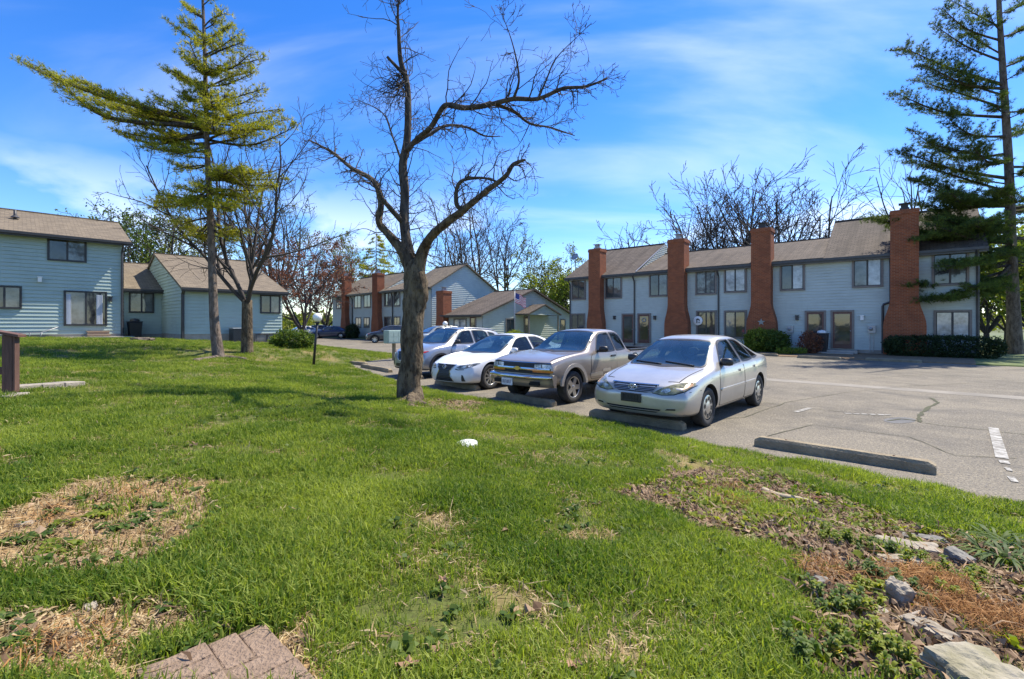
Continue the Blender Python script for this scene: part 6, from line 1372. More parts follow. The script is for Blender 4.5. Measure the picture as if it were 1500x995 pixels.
bare_tree('reddish_tree', 'smaller rust-coloured budding tree left of the distant brick chimneys', gz(478, 400, 66), 10.0, .7, .22, 54, 'bark_dark', 'twig_far', 7, .12, dict(BA, kids=(7, 5, 3.2, 0)), leaf='leaf_red', leafn=3, leafs=.12)
bare_tree('budding_tree', 'tall brown-green budding tree behind the slim bare tree', gz(405, 400, 56), 15.0, .6, .3, 55, 'bark_dark', 'twig_far', 6, .2, BA, leaf='leaf_spring', leafn=1, leafs=.10)
bare_tree('budding_tree', 'greenish budding tree beyond the far parked cars', gz(520, 400, 85), 15.0, .6, .3, 56, 'bark_dark', 'twig_far', 6, .2, BA, leaf='leaf_spring', leafn=3, leafs=.15)
# far evergreen above the distant row
random.seed(61); fp = gz(551, 400, 78); lim = []
for k in range(46):
    t = (k + .5) / 46; yy = 342 + t * 88; hw_ = 5 + 34 * t ** .9; s = random.choice((-1, 1)); lim.append((551 + s * hw_ * random.uniform(.5, 1.05), yy + 4, yy, random.uniform(-1, 1) * hw_ * .1))
pine('spruce_tree', 'green conical evergreen rising behind the distant brick-chimney row', fp, [(551, 440, 0), (551, 400, 0), (551, 334, 0)], lim, 78, 'needle', .25, 9, .42, .06, .5, 62, side=1.0, tuft=.16)
# trees and shrubs beyond the right end of the row
for px, Y, H, sd, lf, lb in ((1445, 40, 7.5, 71, 'leaf_bright', 'bright green leafy tree behind the end wall of the row'), (1475, 44, 9.0, 72, 'leaf_green', 'green leafy tree behind the dark pine trunk'), (1515, 40, 8.5, 73, 'leaf_bright', 'bright leafy tree beyond the right edge of the lot')):
    bare_tree('leafy_tree', lb, gz(px, 400, Y), H, .75, .2, sd, 'bark_dark', 'twig_far', 7, .12, dict(BA, kids=(6, 4.5, 3, 0)), leaf=lf, leafn=9, leafs=.14)
# distant wooded skyline that reads as one mass
random.seed(81); P = []
for k in range(2600):
    a = random.uniform(R(-52), R(52)); d_ = random.uniform(105, 150); h = (3 + 5 * vnoise(np.array([a * 14]), np.array([3.]), 3)[0]) * random.random() ** .6; P.append((math.sin(a) * d_ / math.cos(a) * .9, d_, h))
v, l = cards(P, None, 10, .55, (1.6, 1.6, .8)); o = link('far_woods', np_mesh('far_woods', v, 4, l, M['leaf_spring'])); tag(o, 'hazy spring woods closing the horizon between the buildings', 'woods', kind='stuff')
# ================================================================== GRASS, LITTER (scattered tufts: nobody could count them)
def blade_tuft(n, h, w, rad, lean, seed):
    r_ = random.Random(seed); vs = []; fs = []
    for k in range(n):
        a = r_.uniform(0, 6.283); q = rad * math.sqrt(r_.random()); x, y = q * math.cos(a), q * math.sin(a); b = r_.uniform(0, 6.283); L_ = h * r_.uniform(.55, 1.2); ln = lean * r_.uniform(.2, 1.2); ww = w * r_.uniform(.7, 1.3)
        dx, dy = math.cos(b) * ln * L_, math.sin(b) * ln * L_; c = r_.uniform(0, 6.283); sx, sy = math.cos(c) * ww / 2, math.sin(c) * ww / 2; i = len(vs)
        vs += [(x - sx, y - sy, -.01), (x + sx, y + sy, -.01), (x + dx * .35 + sx * .8, y + dy * .35 + sy * .8, L_ * .55), (x + dx * .35 - sx * .8, y + dy * .35 - sy * .8, L_ * .55), (x + dx, y + dy, L_ * (1 - .35 * ln))]
        fs += [(i, i + 1, i + 2, i + 3), (i + 3, i + 2, i + 4)]
    return vs, fs
def flat_bits(n, ln, w, rad, seed, z=.012, curl=.3):
    r_ = random.Random(seed); vs = []; fs = []
    for k in range(n):
        a = r_.uniform(0, 6.283); q = rad * math.sqrt(r_.random()); x, y = q * math.cos(a), q * math.sin(a); b = r_.uniform(0, 6.283); L_ = ln * r_.uniform(.4, 1.2); ww = w * r_.uniform(.6, 1.4)
        dx, dy = math.cos(b) * L_, math.sin(b) * L_; sx, sy = -math.sin(b) * ww / 2, math.cos(b) * ww / 2; z0, z1, z2 = r_.uniform(0.001, z), r_.uniform(.002, z * 1.8), r_.uniform(0, z); i = len(vs); t = r_.uniform(-curl, curl) * ww
        vs += [(x, y, z0), (x + dx * .5 - sx, y + dy * .5 - sy, z1 + t), (x + dx * .5 + sx, y + dy * .5 + sy, z1 - t), (x + dx, y + dy, z2)]; fs += [(i, i + 1, i + 2), (i + 1, i + 3, i + 2)]
    return vs, fs
def scatter(name, label, cat, P, scl, tufts, mat_, tilt=.12, parent=None):
    """points and tuft templates in one mesh; geometry nodes set one tuft on each point"""
    k = len(P); T = len(tufts); V = [np.asarray(P, float)]; F = []; tid = [np.full(k, -1)]; off = k
    for i, (vs, fs) in enumerate(tufts): V.append(np.array(vs)); F += [tuple(off + j for j in f) for f in fs]; tid.append(np.full(len(vs), i)); off += len(vs)
    V = np.concatenate(V); tid = np.concatenate(tid).astype(np.int32); me = bpy.data.meshes.new(name); me.from_pydata(V.tolist(), [], F); me.materials.append(mat_)
    def at_(nm, ty, d, key='value'): me.attributes.new(nm, ty, 'POINT').data.foreach_set(key, d)
    pad = len(V) - k; at_('tid', 'INT', tid)
    pick = np.concatenate([rng.integers(0, T, k), np.full(pad, -1)]).astype(np.int32); at_('pick', 'INT', pick)
    at_('scl', 'FLOAT', np.concatenate([scl, np.ones(pad)]).astype(np.float32))
    rot = np.zeros((len(V), 3), np.float32); rot[:k, 0] = rng.normal(0, tilt, k); rot[:k, 1] = rng.normal(0, tilt, k); rot[:k, 2] = rng.uniform(0, 6.283, k); at_('rot', 'FLOAT_VECTOR', rot.ravel(), 'vector')
    o = link(name, me, parent); md = o.modifiers.new('scatter', 'NODES'); ng = bpy.data.node_groups.new(name, 'GeometryNodeTree'); md.node_group = ng
    ng.interface.new_socket('Geometry', in_out='INPUT', socket_type='NodeSocketGeometry'); ng.interface.new_socket('Geometry', in_out='OUTPUT', socket_type='NodeSocketGeometry')
    N, L = ng.nodes, ng.links; gi = N.new('NodeGroupInput'); go = N.new('NodeGroupOutput'); jn = N.new('GeometryNodeJoinGeometry')
    def na(nm, ty): a = N.new('GeometryNodeInputNamedAttribute'); a.data_type = ty; a.inputs['Name'].default_value = nm; return a.outputs['Attribute']
    def eq(s, v):
        c = N.new('FunctionNodeCompare'); c.data_type = 'INT'; c.operation = 'EQUAL'; L.new(s, c.inputs[2]); c.inputs[3].default_value = v; return c.outputs[0]
    ta = na('tid', 'INT'); pa = na('pick', 'INT'); sa = na('scl', 'FLOAT'); ra_ = na('rot', 'FLOAT_VECTOR')
    def sepg(v): s = N.new('GeometryNodeSeparateGeometry'); s.domain = 'POINT'; L.new(gi.outputs[0], s.inputs['Geometry']); L.new(eq(ta, v), s.inputs['Selection']); return s.outputs['Selection']
    pts = sepg(-1)
    for i in range(T):
        ip = N.new('GeometryNodeInstanceOnPoints'); L.new(pts, ip.inputs['Points']); L.new(eq(pa, i), ip.inputs['Selection']); L.new(sepg(i), ip.inputs['Instance']); L.new(ra_, ip.inputs['Rotation']); L.new(sa, ip.inputs['Scale']); L.new(ip.outputs[0], jn.inputs[0])
    L.new(jn.outputs[0], go.inputs[0]); return tag(o, label, cat, kind='stuff')

def sample_polar(rho0, rk, p, rmin, rmax, half=R(60)):
    """points with density rho0 (per m2) out to rk, then falling as r^-p"""
    rs = np.linspace(rmin, rmax, 4000); rho = np.where(rs < rk, rho0, rho0 * (rk / rs) ** p) * rs * 2 * half; cdf = np.cumsum(rho) * (rs[1] - rs[0]); n = int(cdf[-1])
    r = np.interp(rng.random(n) * cdf[-1], cdf, rs); a = rng.uniform(-half, half, n); return r * np.sin(a), r * np.cos(a), r
M['grass'] = leafmat('grass_blades', (0.070, 0.140, 0.016), (0.34, 0.39, 0.072), 0.5, (1.1, 1.15, 0.45), 0.5, 0.9, 0.5, (0.27, 0.74))
M['dry'] = leafmat('dry_blades', (0.27, 0.18, 0.085), (0.54, 0.42, 0.24), 0.3, (1.05, 1.0, .8), 0.7, 0.8)
x, y, r = sample_polar(2600, 3.0, 1.62, 0.75, 48, R(70))
e = edge_e(x, y); s_, b_, so_, th_ = masks(x, y)
clump = fbm(x * 2.2, y * 2.2, 41, 3)
dens = (1 - .965 * s_) * (1 - .97 * b_ * np.clip(2.75 - 2.6 * fbm(x * 1.6 + 9, y * 1.6, 63, 3), 0, 1)) * (1 - .95 * so_) * (1 - 1.1 * th_).clip(.05) * np.clip(2.6 * clump - .45, .22, 1)
nearhouse = pip(x, y, [tuple(HS.w(-20, .0, 0)[:2]), tuple(HS.w(SR, 0.0, 0)[:2]), tuple(WC.w(-.1, 0, 0)[:2]), tuple(WC.w(SW, 0, 0)[:2]), tuple(WC.w(SW, 14, 0)[:2]), tuple(HS.w(-20, 14, 0)[:2])])
PADC = gpoly([(199, 978), (386, 914), (438, 985), (450, 1012), (186, 1012)]) if True else None
onpad = pip(x, y, PADC)
keep = (rng.random(len(x)) < dens) & ~onpad & (e > .02 + .10 * rng.random(len(x)) ** 2 - .06) & ~nearhouse
x, y, r, clump = x[keep], y[keep], r[keep], clump[keep]
scl = (0.60 + 0.75 * np.clip(clump * 1.7 - .35, 0, 1)) * rng.uniform(.75, 1.25, len(x)) * (1 + .022 * r)
scatter('grass', 'lush spring lawn grass sloping from the left houses down to the parking lot', 'grass', np.stack([x, y, terrain(x, y)], 1), scl, [blade_tuft(11, .062, .0048, .045, .55 + .1 * i, 90 + i) for i in range(6)], M['grass'])
x, y, r = sample_polar(900, 2.6, 1.7, 0.75, 34); s_, b_, so_, th_ = masks(x, y); e = edge_e(x, y)
keep = (rng.random(len(x)) < np.clip(.04 + .38 * np.clip((fbm(x * 3.3, y * 3.3, 83, 3) - .5) / .12, 0, 1) + 1.0 * s_ + .7 * th_ + .25 * so_ + .22 * b_, 0, 1)) & (e > .05) & ~pip(x, y, PADC); x, y, r = x[keep], y[keep], r[keep]
scatter('dry_grass', 'matted straw-coloured dead grass in the worn patches of lawn', 'dry grass', np.stack([x, y, terrain(x, y)], 1), rng.uniform(.6, 1.3, len(x)) * (1 + .03 * r), [flat_bits(9, .10, .0045, .06, 70 + i) for i in range(3)] + [blade_tuft(5, .045, .004, .05, 1.1, 60 + i) for i in range(2)], M['dry'], .15)
# the bed: dead leaves, chips, orange needles, groundcover
M['litter'] = leafmat('dead_leaves', (0.10, 0.058, 0.032), (0.38, 0.26, 0.155), 0.1, (1, .9, .8), 0.8, 3.0)
x, y, r = sample_polar(800, 3.4, 1.3, 0.9, 13); s_, b_, so_, th_ = masks(x, y)
keep = rng.random(len(x)) < np.clip(b_ + .55 * so_ + .06 * s_ + .008, 0, 1); x, y, r = x[keep], y[keep], r[keep]
scatter('leaf_litter', 'brown dead leaves and bark chips covering the planting bed', 'leaf litter', np.stack([x, y, terrain(x, y)], 1), rng.uniform(.5, 1.5, len(x)), [flat_bits(5, .045, .022, .05, 40 + i, .014, .5) for i in range(4)] + [flat_bits(4, .09, .008, .05, 50 + i, .02) for i in range(2)], M['litter'], .2)
M['orange_needles'] = leafmat('orange_needles', (0.22, 0.095, 0.028), (0.42, 0.22, 0.075), 0.15, (1, .9, .7), 0.7, 2.0)
P = []
for px, py, n, sp in ((1350, 852, 60, .07), (1385, 868, 55, .06), (1450, 912, 75, .08), (1385, 898, 40, .07), (1215, 845, 25, .06), (1480, 932, 35, .07), (1300, 880, 8, .10), (1095, 745, 25, .15), (130, 945, 10, .08), (70, 765, 6, .05), (190, 732, 6, .05), (1060, 720, 15, .15)):
    c = G(px, py); q = rng.normal(0, sp, (n, 2)) * (1.3, .7); P.append(np.stack([c.x + q[:, 0], c.y + q[:, 1]], 1))
P = np.concatenate(P); scatter('pine_straw', 'orange-brown fallen pine needles heaped in the planting bed', 'pine straw', np.stack([P[:, 0], P[:, 1], terrain(P[:, 0], P[:, 1]) + .006], 1), rng.uniform(.7, 1.3, len(P)), [flat_bits(12, .13, .003, .04, 30 + i, .035) for i in range(4)], M['orange_needles'], .25)
M['cover'] = leafmat('groundcover_leaves', (0.09, 0.15, 0.015), (0.30, 0.33, 0.04), 0.5, (1.2, 1.15, .4), 0.5, 1.5)
def rosette(n, ln, w, seed, up=.5):
    r_ = random.Random(seed); vs = []; fs = []
    for k in range(n):
        a = 6.283 * k / n + r_.uniform(-.4, .4); L_ = ln * r_.uniform(.6, 1.15); u = up * r_.uniform(.4, 1.3); ww = w * r_.uniform(.7, 1.2); c, s = math.cos(a), math.sin(a); i = len(vs)
        for t, wd, h in ((.05, .15, 0), (.35, 1, u * .45), (.7, .85, u * .62), (1, .05, u * .5)):
            for sg in (-1, 1): vs.append((c * L_ * t - s * ww * wd * .5 * sg, s * L_ * t + c * ww * wd * .5 * sg, L_ * h + (0.006 if abs(t - .5) < .3 else 0)))
        fs += [(i + 2 * j, i + 2 * j + 1, i + 2 * j + 3, i + 2 * j + 2) for j in range(3)]
    return vs, fs
x, y, r = sample_polar(170, 5, .8, 0.9, 12); s_, b_, so_, th_ = masks(x, y); pn = fbm(x * 1.1 + 4, y * 1.1, 77, 3)
gc = [G(*q) for q in ((1075, 728), (1040, 725), (1160, 715), (1250, 752), (1310, 768), (1140, 745), (1060, 752), (1200, 730), (1330, 770))]
near = np.zeros(len(x))
for c in gc: near = np.maximum(near, np.exp(-((x - c.x) ** 2 + (y - c.y) ** 2) / (2 * (.18 + .02 * c.y) ** 2)))
keep = (b_ > .5) & (rng.random(len(x)) < np.clip(near * 1.3 + .16, 0, 1)); x, y = x[keep], y[keep]
scatter('groundcover', 'patchy low green groundcover sprouting through the mulch', 'groundcover', np.stack([x, y, terrain(x, y)], 1), rng.uniform(.6, 1.4, len(x)), [rosette(7, .055, .022, 20 + i, .8) for i in range(4)], M['cover'], .3)
# clover and broad leaves hiding in the lawn
x, y, r = sample_polar(26, 4, 1.0, 0.9, 14); s_, b_, so_, th_ = masks(x, y); cn = fbm(x * .8, y * .8, 55, 3); keep = (b_ < .5) & (edge_e(x, y) > .1) & (cn > .46); x, y = x[keep], y[keep]
scatter('lawn_clover', 'small broad-leaved clover and weeds mixed through the lawn', 'clover', np.stack([x, y, terrain(x, y) + .005], 1), rng.uniform(.5, 1.1, len(x)), [rosette(8, .05, .028, 10 + i, .9) for i in range(4)], M['leaf_green'], .2)

# ================================================================== INDIVIDUAL PLANTS
def plant(name, label, cat, px, py, n, ln, w, up, m, stems=1, h=0.0, seed=0, group=None, sp=.04):
    b = G(px, py); t = thing(name, label, cat, b, random.random() * 6, group); r_ = random.Random(seed * 13 + px); lf = MB(); sm = MB()
    for k in range(stems):
        q = (r_.gauss(0, sp) if stems > 1 else 0, r_.gauss(0, sp) if stems > 1 else 0); hh = h * r_.uniform(.6, 1.2); tip = (q[0] + r_.gauss(0, .2) * hh, q[1] + r_.gauss(0, .2) * hh, hh)
        if h: sm.tube([(q[0] * .6, q[1] * .6, -.01), ((q[0] + tip[0]) / 2, (q[1] + tip[1]) / 2, hh * .5), tip], .0028, 4)
        for lv in ([.35, .65, 1.0] if h else [0]):
            vs, fs = rosette(n, ln * (1.1 - .3 * lv), w, r_.randint(0, 9999), up); z0 = hh * lv; lf.add([(a + q[0] + (tip[0] - q[0]) * lv, b_ + q[1] + (tip[1] - q[1]) * lv, c + z0) for a, b_, c in vs], fs, 0, True)
    lf.build('leaves', M[m], t)
    if h: sm.build('stem', M['leaf_green'], t)
    return t
WEEDS = [(116, 766, 'broad-leaved weed clump in the straw patch nearest its left side'), (222, 757, 'leafy weed in the middle of the straw patch'), (187, 774, 'small pale weed right of the large clump in straw'), (83, 806, 'dark weed at the lower left of the straw patch'), (187, 838, 'grassy weed at the lower edge of the straw patch'), (31, 868, 'weed by the left frame edge below the straw patch'), (343, 884, 'pale broad-leaved weed above the brick stepping pad'), (262, 940, 'green weed between the straw and the brick stepping pad'), (20, 915, 'weed at the left frame edge beside the lower straw'), (318, 718, 'weed at the right end of the straw patch'), (28, 796, 'flat weed mat at the left edge of the straw patch')]
for i, (px, py, lb) in enumerate(WEEDS): plant('weed', lb, 'weed', px, py, 7, .048, .022, .6, 'leaf_green' if i % 3 else 'cover', 5, .015, i, 'weeds in the straw patches', .06)
BEDP = [(1240, 800, 9, 'bushy bright green plant left of the flat rocks'), (1222, 792, 6, 'small plant at the left of the bushy bright plant'), (1268, 848, 8, 'bright leafy plant below the flat rocks'), (1276, 878, 8, 'leafy plant left of the upright pale rock'), (1332, 828, 5, 'plant growing over the flat rocks'), (1212, 892, 6, 'pale-leaved plant at the left edge of the bed'), (1240, 900, 7, 'dark leafy plant beside the bed edge and sticks'), (1408, 880, 5, 'tall-stemmed plant amid the orange needles'), (1340, 876, 4, 'small plant right of the upright pale rock'), (1296, 958, 4, 'leafy plant near the dandelion'), (1320, 985, 4, 'low leafy plant left of the mossy boulder'), (1180, 972, 5, 'leafy weed between lawn and dandelion'), (1250, 975, 4, 'low weed right of the dandelion'), (1425, 850, 5, 'plant behind the orange needles'), (1290, 812, 5, 'plant between the bushy plant and flat rocks'), (1370, 842, 4, 'small plant right of the flat rocks')]
for i, (px, py, n, lb) in enumerate(BEDP): plant('bed_plant', lb, 'plant', px, py, 7, .036, .013, .75, 'cover' if i % 3 != 2 else 'leaf_green', n + 2, .065, 40 + i, 'plants sprouting in the mulch bed', .05)
def strap_clump(px, py, lb, n, L_, m, seed):
    t = thing('daylily_clump', lb, 'plant', G(px, py), 0, 'strappy clumps at the right edge'); r_ = random.Random(seed); mb = MB()
    for k in range(n):
        a = r_.uniform(0, 6.283); ll = L_ * r_.uniform(.6, 1.1); c, s = math.cos(a), math.sin(a); o = r_.uniform(0, .04); V_ = []
        for tt, wd in ((0, .7), (.3, 1), (.6, .9), (.85, .6), (1, .05)):
            q = o + ll * (.55 * tt + .35 * tt * tt); z = ll * (1.05 * tt - .85 * tt * tt)
            for sg in (-1, 1): V_.append((c * q - s * .008 * wd * sg, s * q + c * .008 * wd * sg, z))
        mb.add(V_, [(2 * j, 2 * j + 1, 2 * j + 3, 2 * j + 2) for j in range(4)], 0, True)
    mb.build('leaves', M[m], t)
for i, (px, py, lb) in enumerate(((1448, 818, 'strap-leaved clump right of the grey angular rock'), (1476, 828, 'strap-leaved clump at the far right of the bed'), (1500, 815, 'strap-leaved clump cut by the right frame edge'), (1462, 800, 'strap-leaved clump nearest the grass edge strip'))): strap_clump(px, py, lb, 26, .24, 'leaf_green', i)
plant('red_seedling', 'small red-leaved seedling by the pale root in the bed', 'plant', 1199, 735, 6, .045, .02, .7, 'leaf_red', 3, .03, 9)
M['yellow'] = pmat('dandelion_yellow', (0.80, 0.58, 0.02), 0.7, 0.15, 60)
t = thing('dandelion', 'single yellow dandelion flower at the bed edge near the bottom', 'flower', G(1218, 970)); mb = MB(); mb.tube([(0, 0, 0), (.004, 0, .045)], .003, 5); mb.build('stem', M['leaf_green'], t)
mb = MB()
for k in range(40): a = k * 2.4; q = .02 * math.sqrt(k / 40); c, s = math.cos(a), math.sin(a); mb.add([(c * q, s * q, .045), (c * (q + .010) - s * .003, s * (q + .010) + c * .003, .056 - q * .3), (c * (q + .010) + s * .003, s * (q + .010) - c * .003, .056 - q * .3)], [(0, 1, 2)])
mb.build('flower_head', M['yellow'], t)

# ================================================================== ROCKS, WOOD
def rock_mat(name, a, b_): return pmat(name, a, 0.9, 0.2, 7, c2=b_, bump=1.0, bscale=26, spec=.2)
M['rock'] = rock_mat('tan_rock', (0.24, 0.20, 0.145), (0.40, 0.35, 0.27)); M['rock_grey'] = rock_mat('grey_rock', (0.15, 0.14, 0.12), (0.28, 0.26, 0.22)); M['rock_moss'] = rock_mat('mossy_rock', (0.20, 0.18, 0.10), (0.36, 0.32, 0.25))
def rock(lb, px, py, size, m, rz=0, tilt=0, seed=1, name='rock'):
    b = G(px, py); bm = bmesh.new(); bmesh.ops.create_icosphere(bm, subdivisions=4, radius=1)
    for v in bm.verts:      # faceted slab: clamp towards a box, then roughen
        p = v.co.copy(); k = 1 / max(abs(p.x), abs(p.y), abs(p.z)); p = p.lerp(p * k, .62); p *= 1 + .22 * noise.noise(p * 1.7 + Vector((seed * 5.1, 0, 0))) + .09 * noise.noise(p * 4 + Vector((seed, 0, 0))) + .035 * noise.noise(p * 11); v.co = Vector((p.x * size[0], p.y * size[1], p.z * size[2]))
    me = bpy.data.meshes.new(name); bm.to_mesh(me); bm.free(); me.materials.append(M[m]); o = link(name, me); o.location = b + Vector((0, 0, size[2] * .35)); o.rotation_euler = (tilt, tilt * .4, rz); return tag(o, lb, 'rock')
rock('long flat tan rock lying in the bed before the grass strip', 1332, 806, (.17, .065, .035), 'rock', -.25, .1, 1)
rock('flat tan rock just below the long flat rock', 1318, 826, (.11, .06, .03), 'rock', -.1, -.1, 2)
rock('grey angular wedge rock beside the strap-leaved clump', 1402, 826, (.075, .06, .055), 'rock_grey', .5, .3, 3)
rock('upright pale pointed rock among the leafy plants', 1312, 884, (.055, .05, .075), 'rock', .4, .25, 4)
rock('small grey stone at the left edge of the bed', 1200, 858, (.045, .035, .03), 'rock_grey', .2, 0, 5)
rock('large mossy boulder at the bottom right of the photo', 1432, 1004, (.125, .095, .06), 'rock_moss', .2, .1, 6)
rock('pale slab rock above the mossy boulder', 1362, 930, (.085, .04, .03), 'rock', -.9, .1, 7)
rock('grey thin slab behind the long flat rock', 1350, 793, (.13, .04, .03), 'rock_grey', -.3, 0, 8)
rock('small pale stone under the leafy plants', 1290, 905, (.035, .03, .025), 'rock', 1, 0, 9)
rock('dark lump of bark near the top of the bed', 1113, 707, (.04, .04, .04), 'bark_dark', 1, 0, 10, 'bark_lump')
rock('small brown stone in the straw above the brick pad', 132, 895, (.02, .018, .02), 'rock', 1, 0, 12)
rock('pale stone at the left end of the straw patch', 35, 770, (.035, .025, .014), 'rock', .3, 0, 13)
rock('pale flat stone on the straw beside the dark weed', 52, 828, (.03, .022, .012), 'rock', .3, 0, 14)
M['wood_grey'] = pmat('weathered_stick', (0.20, 0.165, 0.13), 0.9, 0.3, 12, c2=(0.38, 0.33, 0.27), stretch=(1, 1, 1))
M['wood_pale'] = pmat('pale_root_wood', (0.42, 0.34, 0.22), 0.9, 0.25, 10)
def stick(lb, pts, r, m='wood_grey', name='stick', cat='stick'):
    P = [G(*p) + Vector((0, 0, .02)) for p in pts]; b = P[0].copy(); q, rr_ = smooth_pts([tuple(p - b) for p in P], [r * (1 - .5 * i / len(P)) for i in range(len(P))], 4); mb = MB(); mb.tube(q, rr_, 6); o = mb.build(name, M[m], loc=b); return tag(o, lb, cat)
stick('long forked grey stick lying across the bottom of the bed', [(1280, 918), (1320, 912), (1360, 900), (1392, 897)], .009)
stick('thin stick leaning toward the lawn edge of the bed', [(1258, 892), (1268, 915), (1281, 942)], .006)
stick('dark curved stick above the mossy boulder', [(1345, 950), (1395, 938), (1440, 934), (1500, 925)], .011, 'bark_dark')
stick('grey twig right of the upright pale rock', [(1425, 885), (1432, 862), (1440, 845)], .008)
stick('thin twig near the small grey stone', [(1190, 935), (1200, 915), (1203, 900)], .005)
stick('short dark log piece in the middle of the bed', [(1188, 766), (1205, 772), (1222, 780)], .035, 'bark_dark', 'log_piece', 'log')
stick('thin twig below the short dark log', [(1165, 790), (1185, 800), (1198, 806)], .008)
stick('pale exposed root running through the top of the bed', [(1118, 722), (1140, 730), (1170, 735), (1196, 742)], .035, 'wood_pale', 'exposed_root', 'root')
stick('thin dry twig on the lawn left of the bed', [(735, 700), (760, 707), (778, 712)], .005)
for i, (a, b_, lb) in enumerate((((1300, 860), (1345, 842), 'thin twig between the orange needles and the pointed rock'), ((1390, 945), (1470, 905), 'long thin stick crossing above the mossy boulder'), ((1235, 925), (1300, 938), 'pale twig left of the dark curved stick'), ((1120, 770), (1150, 752), 'pale chip of wood in the upper bed'), ((1060, 745), (1085, 758), 'short twig at the left of the bed'), ((1230, 770), (1262, 782), 'twig right of the short dark log'), ((1420, 870), (1490, 888), 'grey twig at the right edge of the bed'), ((960, 718), (985, 728), 'short twig at the left tip of the bed'))): stick(lb, [a, ((a[0] + b_[0]) / 2 + 4, (a[1] + b_[1]) / 2 + 3), b_], .006 + .002 * (i % 3), ('wood_grey', 'bark_dark', 'wood_pale')[i % 3])
M['leaf_brown'] = pmat('single_dead_leaf', (0.30, 0.17, 0.10), 0.8, 0.3, 30)
def dead_leaf(lb, px, py, s, rz):
    r_ = random.Random(px); mb = MB(); n = 12; V_ = [(0, 0, .02 * s / .05)]
    for k in range(n): a = 6.283 * k / n; q = s * (.75 + .3 * r_.random()) * (1 if k % 2 else .8); V_.append((math.cos(a) * q, math.sin(a) * q * .6, .035 * r_.random() * s / .05))
    mb.add(V_, [(0, 1 + k, 1 + (k + 1) % n) for k in range(n)]); o = mb.build('dead_leaf', M['leaf_brown'], loc=G(px, py) + Vector((0, 0, .015))); o.rotation_euler = (0, 0, rz); tag(o, lb, 'leaf')
for px, py, s, lb in ((648, 858, .035, 'curled dead leaf in the lawn near the centre'), (600, 985, .05, 'curled brown leaf at the bottom edge right of the brick pad'), (557, 820, .03, 'orange dead leaf on the pale lawn spot'), (640, 960, .035, 'brown leaf in the lawn near the bottom'), (840, 985, .04, 'brown leaf at the bottom centre right')): dead_leaf(lb, px, py, s, px * .1)

# ================================================================== MAN-MADE THINGS ON THE LAWN AND LOT
M['concrete'] = pmat('wheel_stop_concrete', (0.33, 0.265, 0.165), 0.92, 0.25, 5, c2=(0.19, 0.15, 0.095), bump=0.9, bscale=45)
M['rust'] = pmat('rusty_pin', (0.10, 0.045, 0.025), 0.8, 0.3, 30)
def wheel_stop(lb, a, b_, group=None, h=.135, w=.17):
    A = Vector(a); B = Vector(b_); d = (B - A); L_ = d.length; rz = math.atan2(d.y, d.x); mb = MB(); n = 8; V_ = []
    prof = [(-w / 2, 0), (-w / 2 + .008, h * .72), (-w * .30, h), (w * .30, h), (w / 2 - .008, h * .72), (w / 2, 0)]
    xs_ = [-L_ / 2, -L_ / 2 + .07] + list(np.linspace(-L_ / 2 + .2, L_ / 2 - .2, 6)) + [L_ / 2 - .07, L_ / 2]
    for i, x_ in enumerate(xs_):
        k = .72 if i in (0, len(xs_) - 1) else 1
        for p, q in prof: V_.append((x_, p + .008 * noise.noise(Vector((x_ * 3, p * 9, 1))), q * k + .008 * noise.noise(Vector((x_ * 4, p * 20, q * 9))) * (q > 0)))
    m_ = len(prof); fs = [(i * m_ + j, (i + 1) * m_ + j, (i + 1) * m_ + j + 1, i * m_ + j + 1) for i in range(len(xs_) - 1) for j in range(m_ - 1)] + [tuple(range(m_)), tuple(range((len(xs_) - 1) * m_, len(xs_) * m_))[::-1]]
    mb.add(V_, [f[::-1] for f in fs]); o = mb.build('wheel_stop', M['concrete'], bevel=.006, loc=((A.x + B.x) / 2, (A.y + B.y) / 2, 0)); o.rotation_euler = (0, 0, rz)
    for x_ in (-L_ * .3, L_ * .3):
        pm = MB(); pm.lathe([(.0, h + .006), (.013, h + .006), (.014, h - .03)], 8, T=lambda a_, c_, d_: (a_ + x_, c_, d_)); pm.build('steel_pin', M['rust'], o)
    return tag(o, lb, 'wheel stop', group)
WS = [((1107, 652), (1372, 694), 'weathered concrete wheel stop in the empty bay on the right'), ((866, 609), (1003, 630), 'concrete wheel stop under the nose of the silver sedan'), ((730, 581), (812, 596), 'concrete wheel stop before the pewter pickup'), ((640, 562), (700, 572), 'concrete wheel stop before the white sport sedan'), ((600, 553), (618, 556), 'concrete wheel stop before the grey crossover, mostly behind the trunk'), ((531, 538), (572, 546), 'pale wheel stop in the empty bay left of the trunk, nearer one'), ((514, 531), (537, 536), 'pale wheel stop in the empty bay left of the trunk, farther one'),
      ((1112, 521), (1140, 522.5), 'wheel stop by the yellow bush along the townhouse row'), ((1168, 524.5), (1232, 527.5), 'wheel stop before the red shrub and bin'), ((1268, 528), (1350, 532), 'wheel stop before the clipped dark hedge')]
for a, b_, lb in WS: wheel_stop(lb, G(*a), G(*b_), 'concrete wheel stops')
# white cleanout cap
t = MB(); t.lathe([(0, .03), (.09, .03), (.115, .018), (.12, -.03)], 24); o = t.build('cleanout_cap', M['white_plastic'], loc=G(683, 657) + Vector((0, 0, .035))); o.rotation_euler = (.1, -.08, 0); tag(o, 'white round plastic cleanout cap lying in the lawn', 'cap')
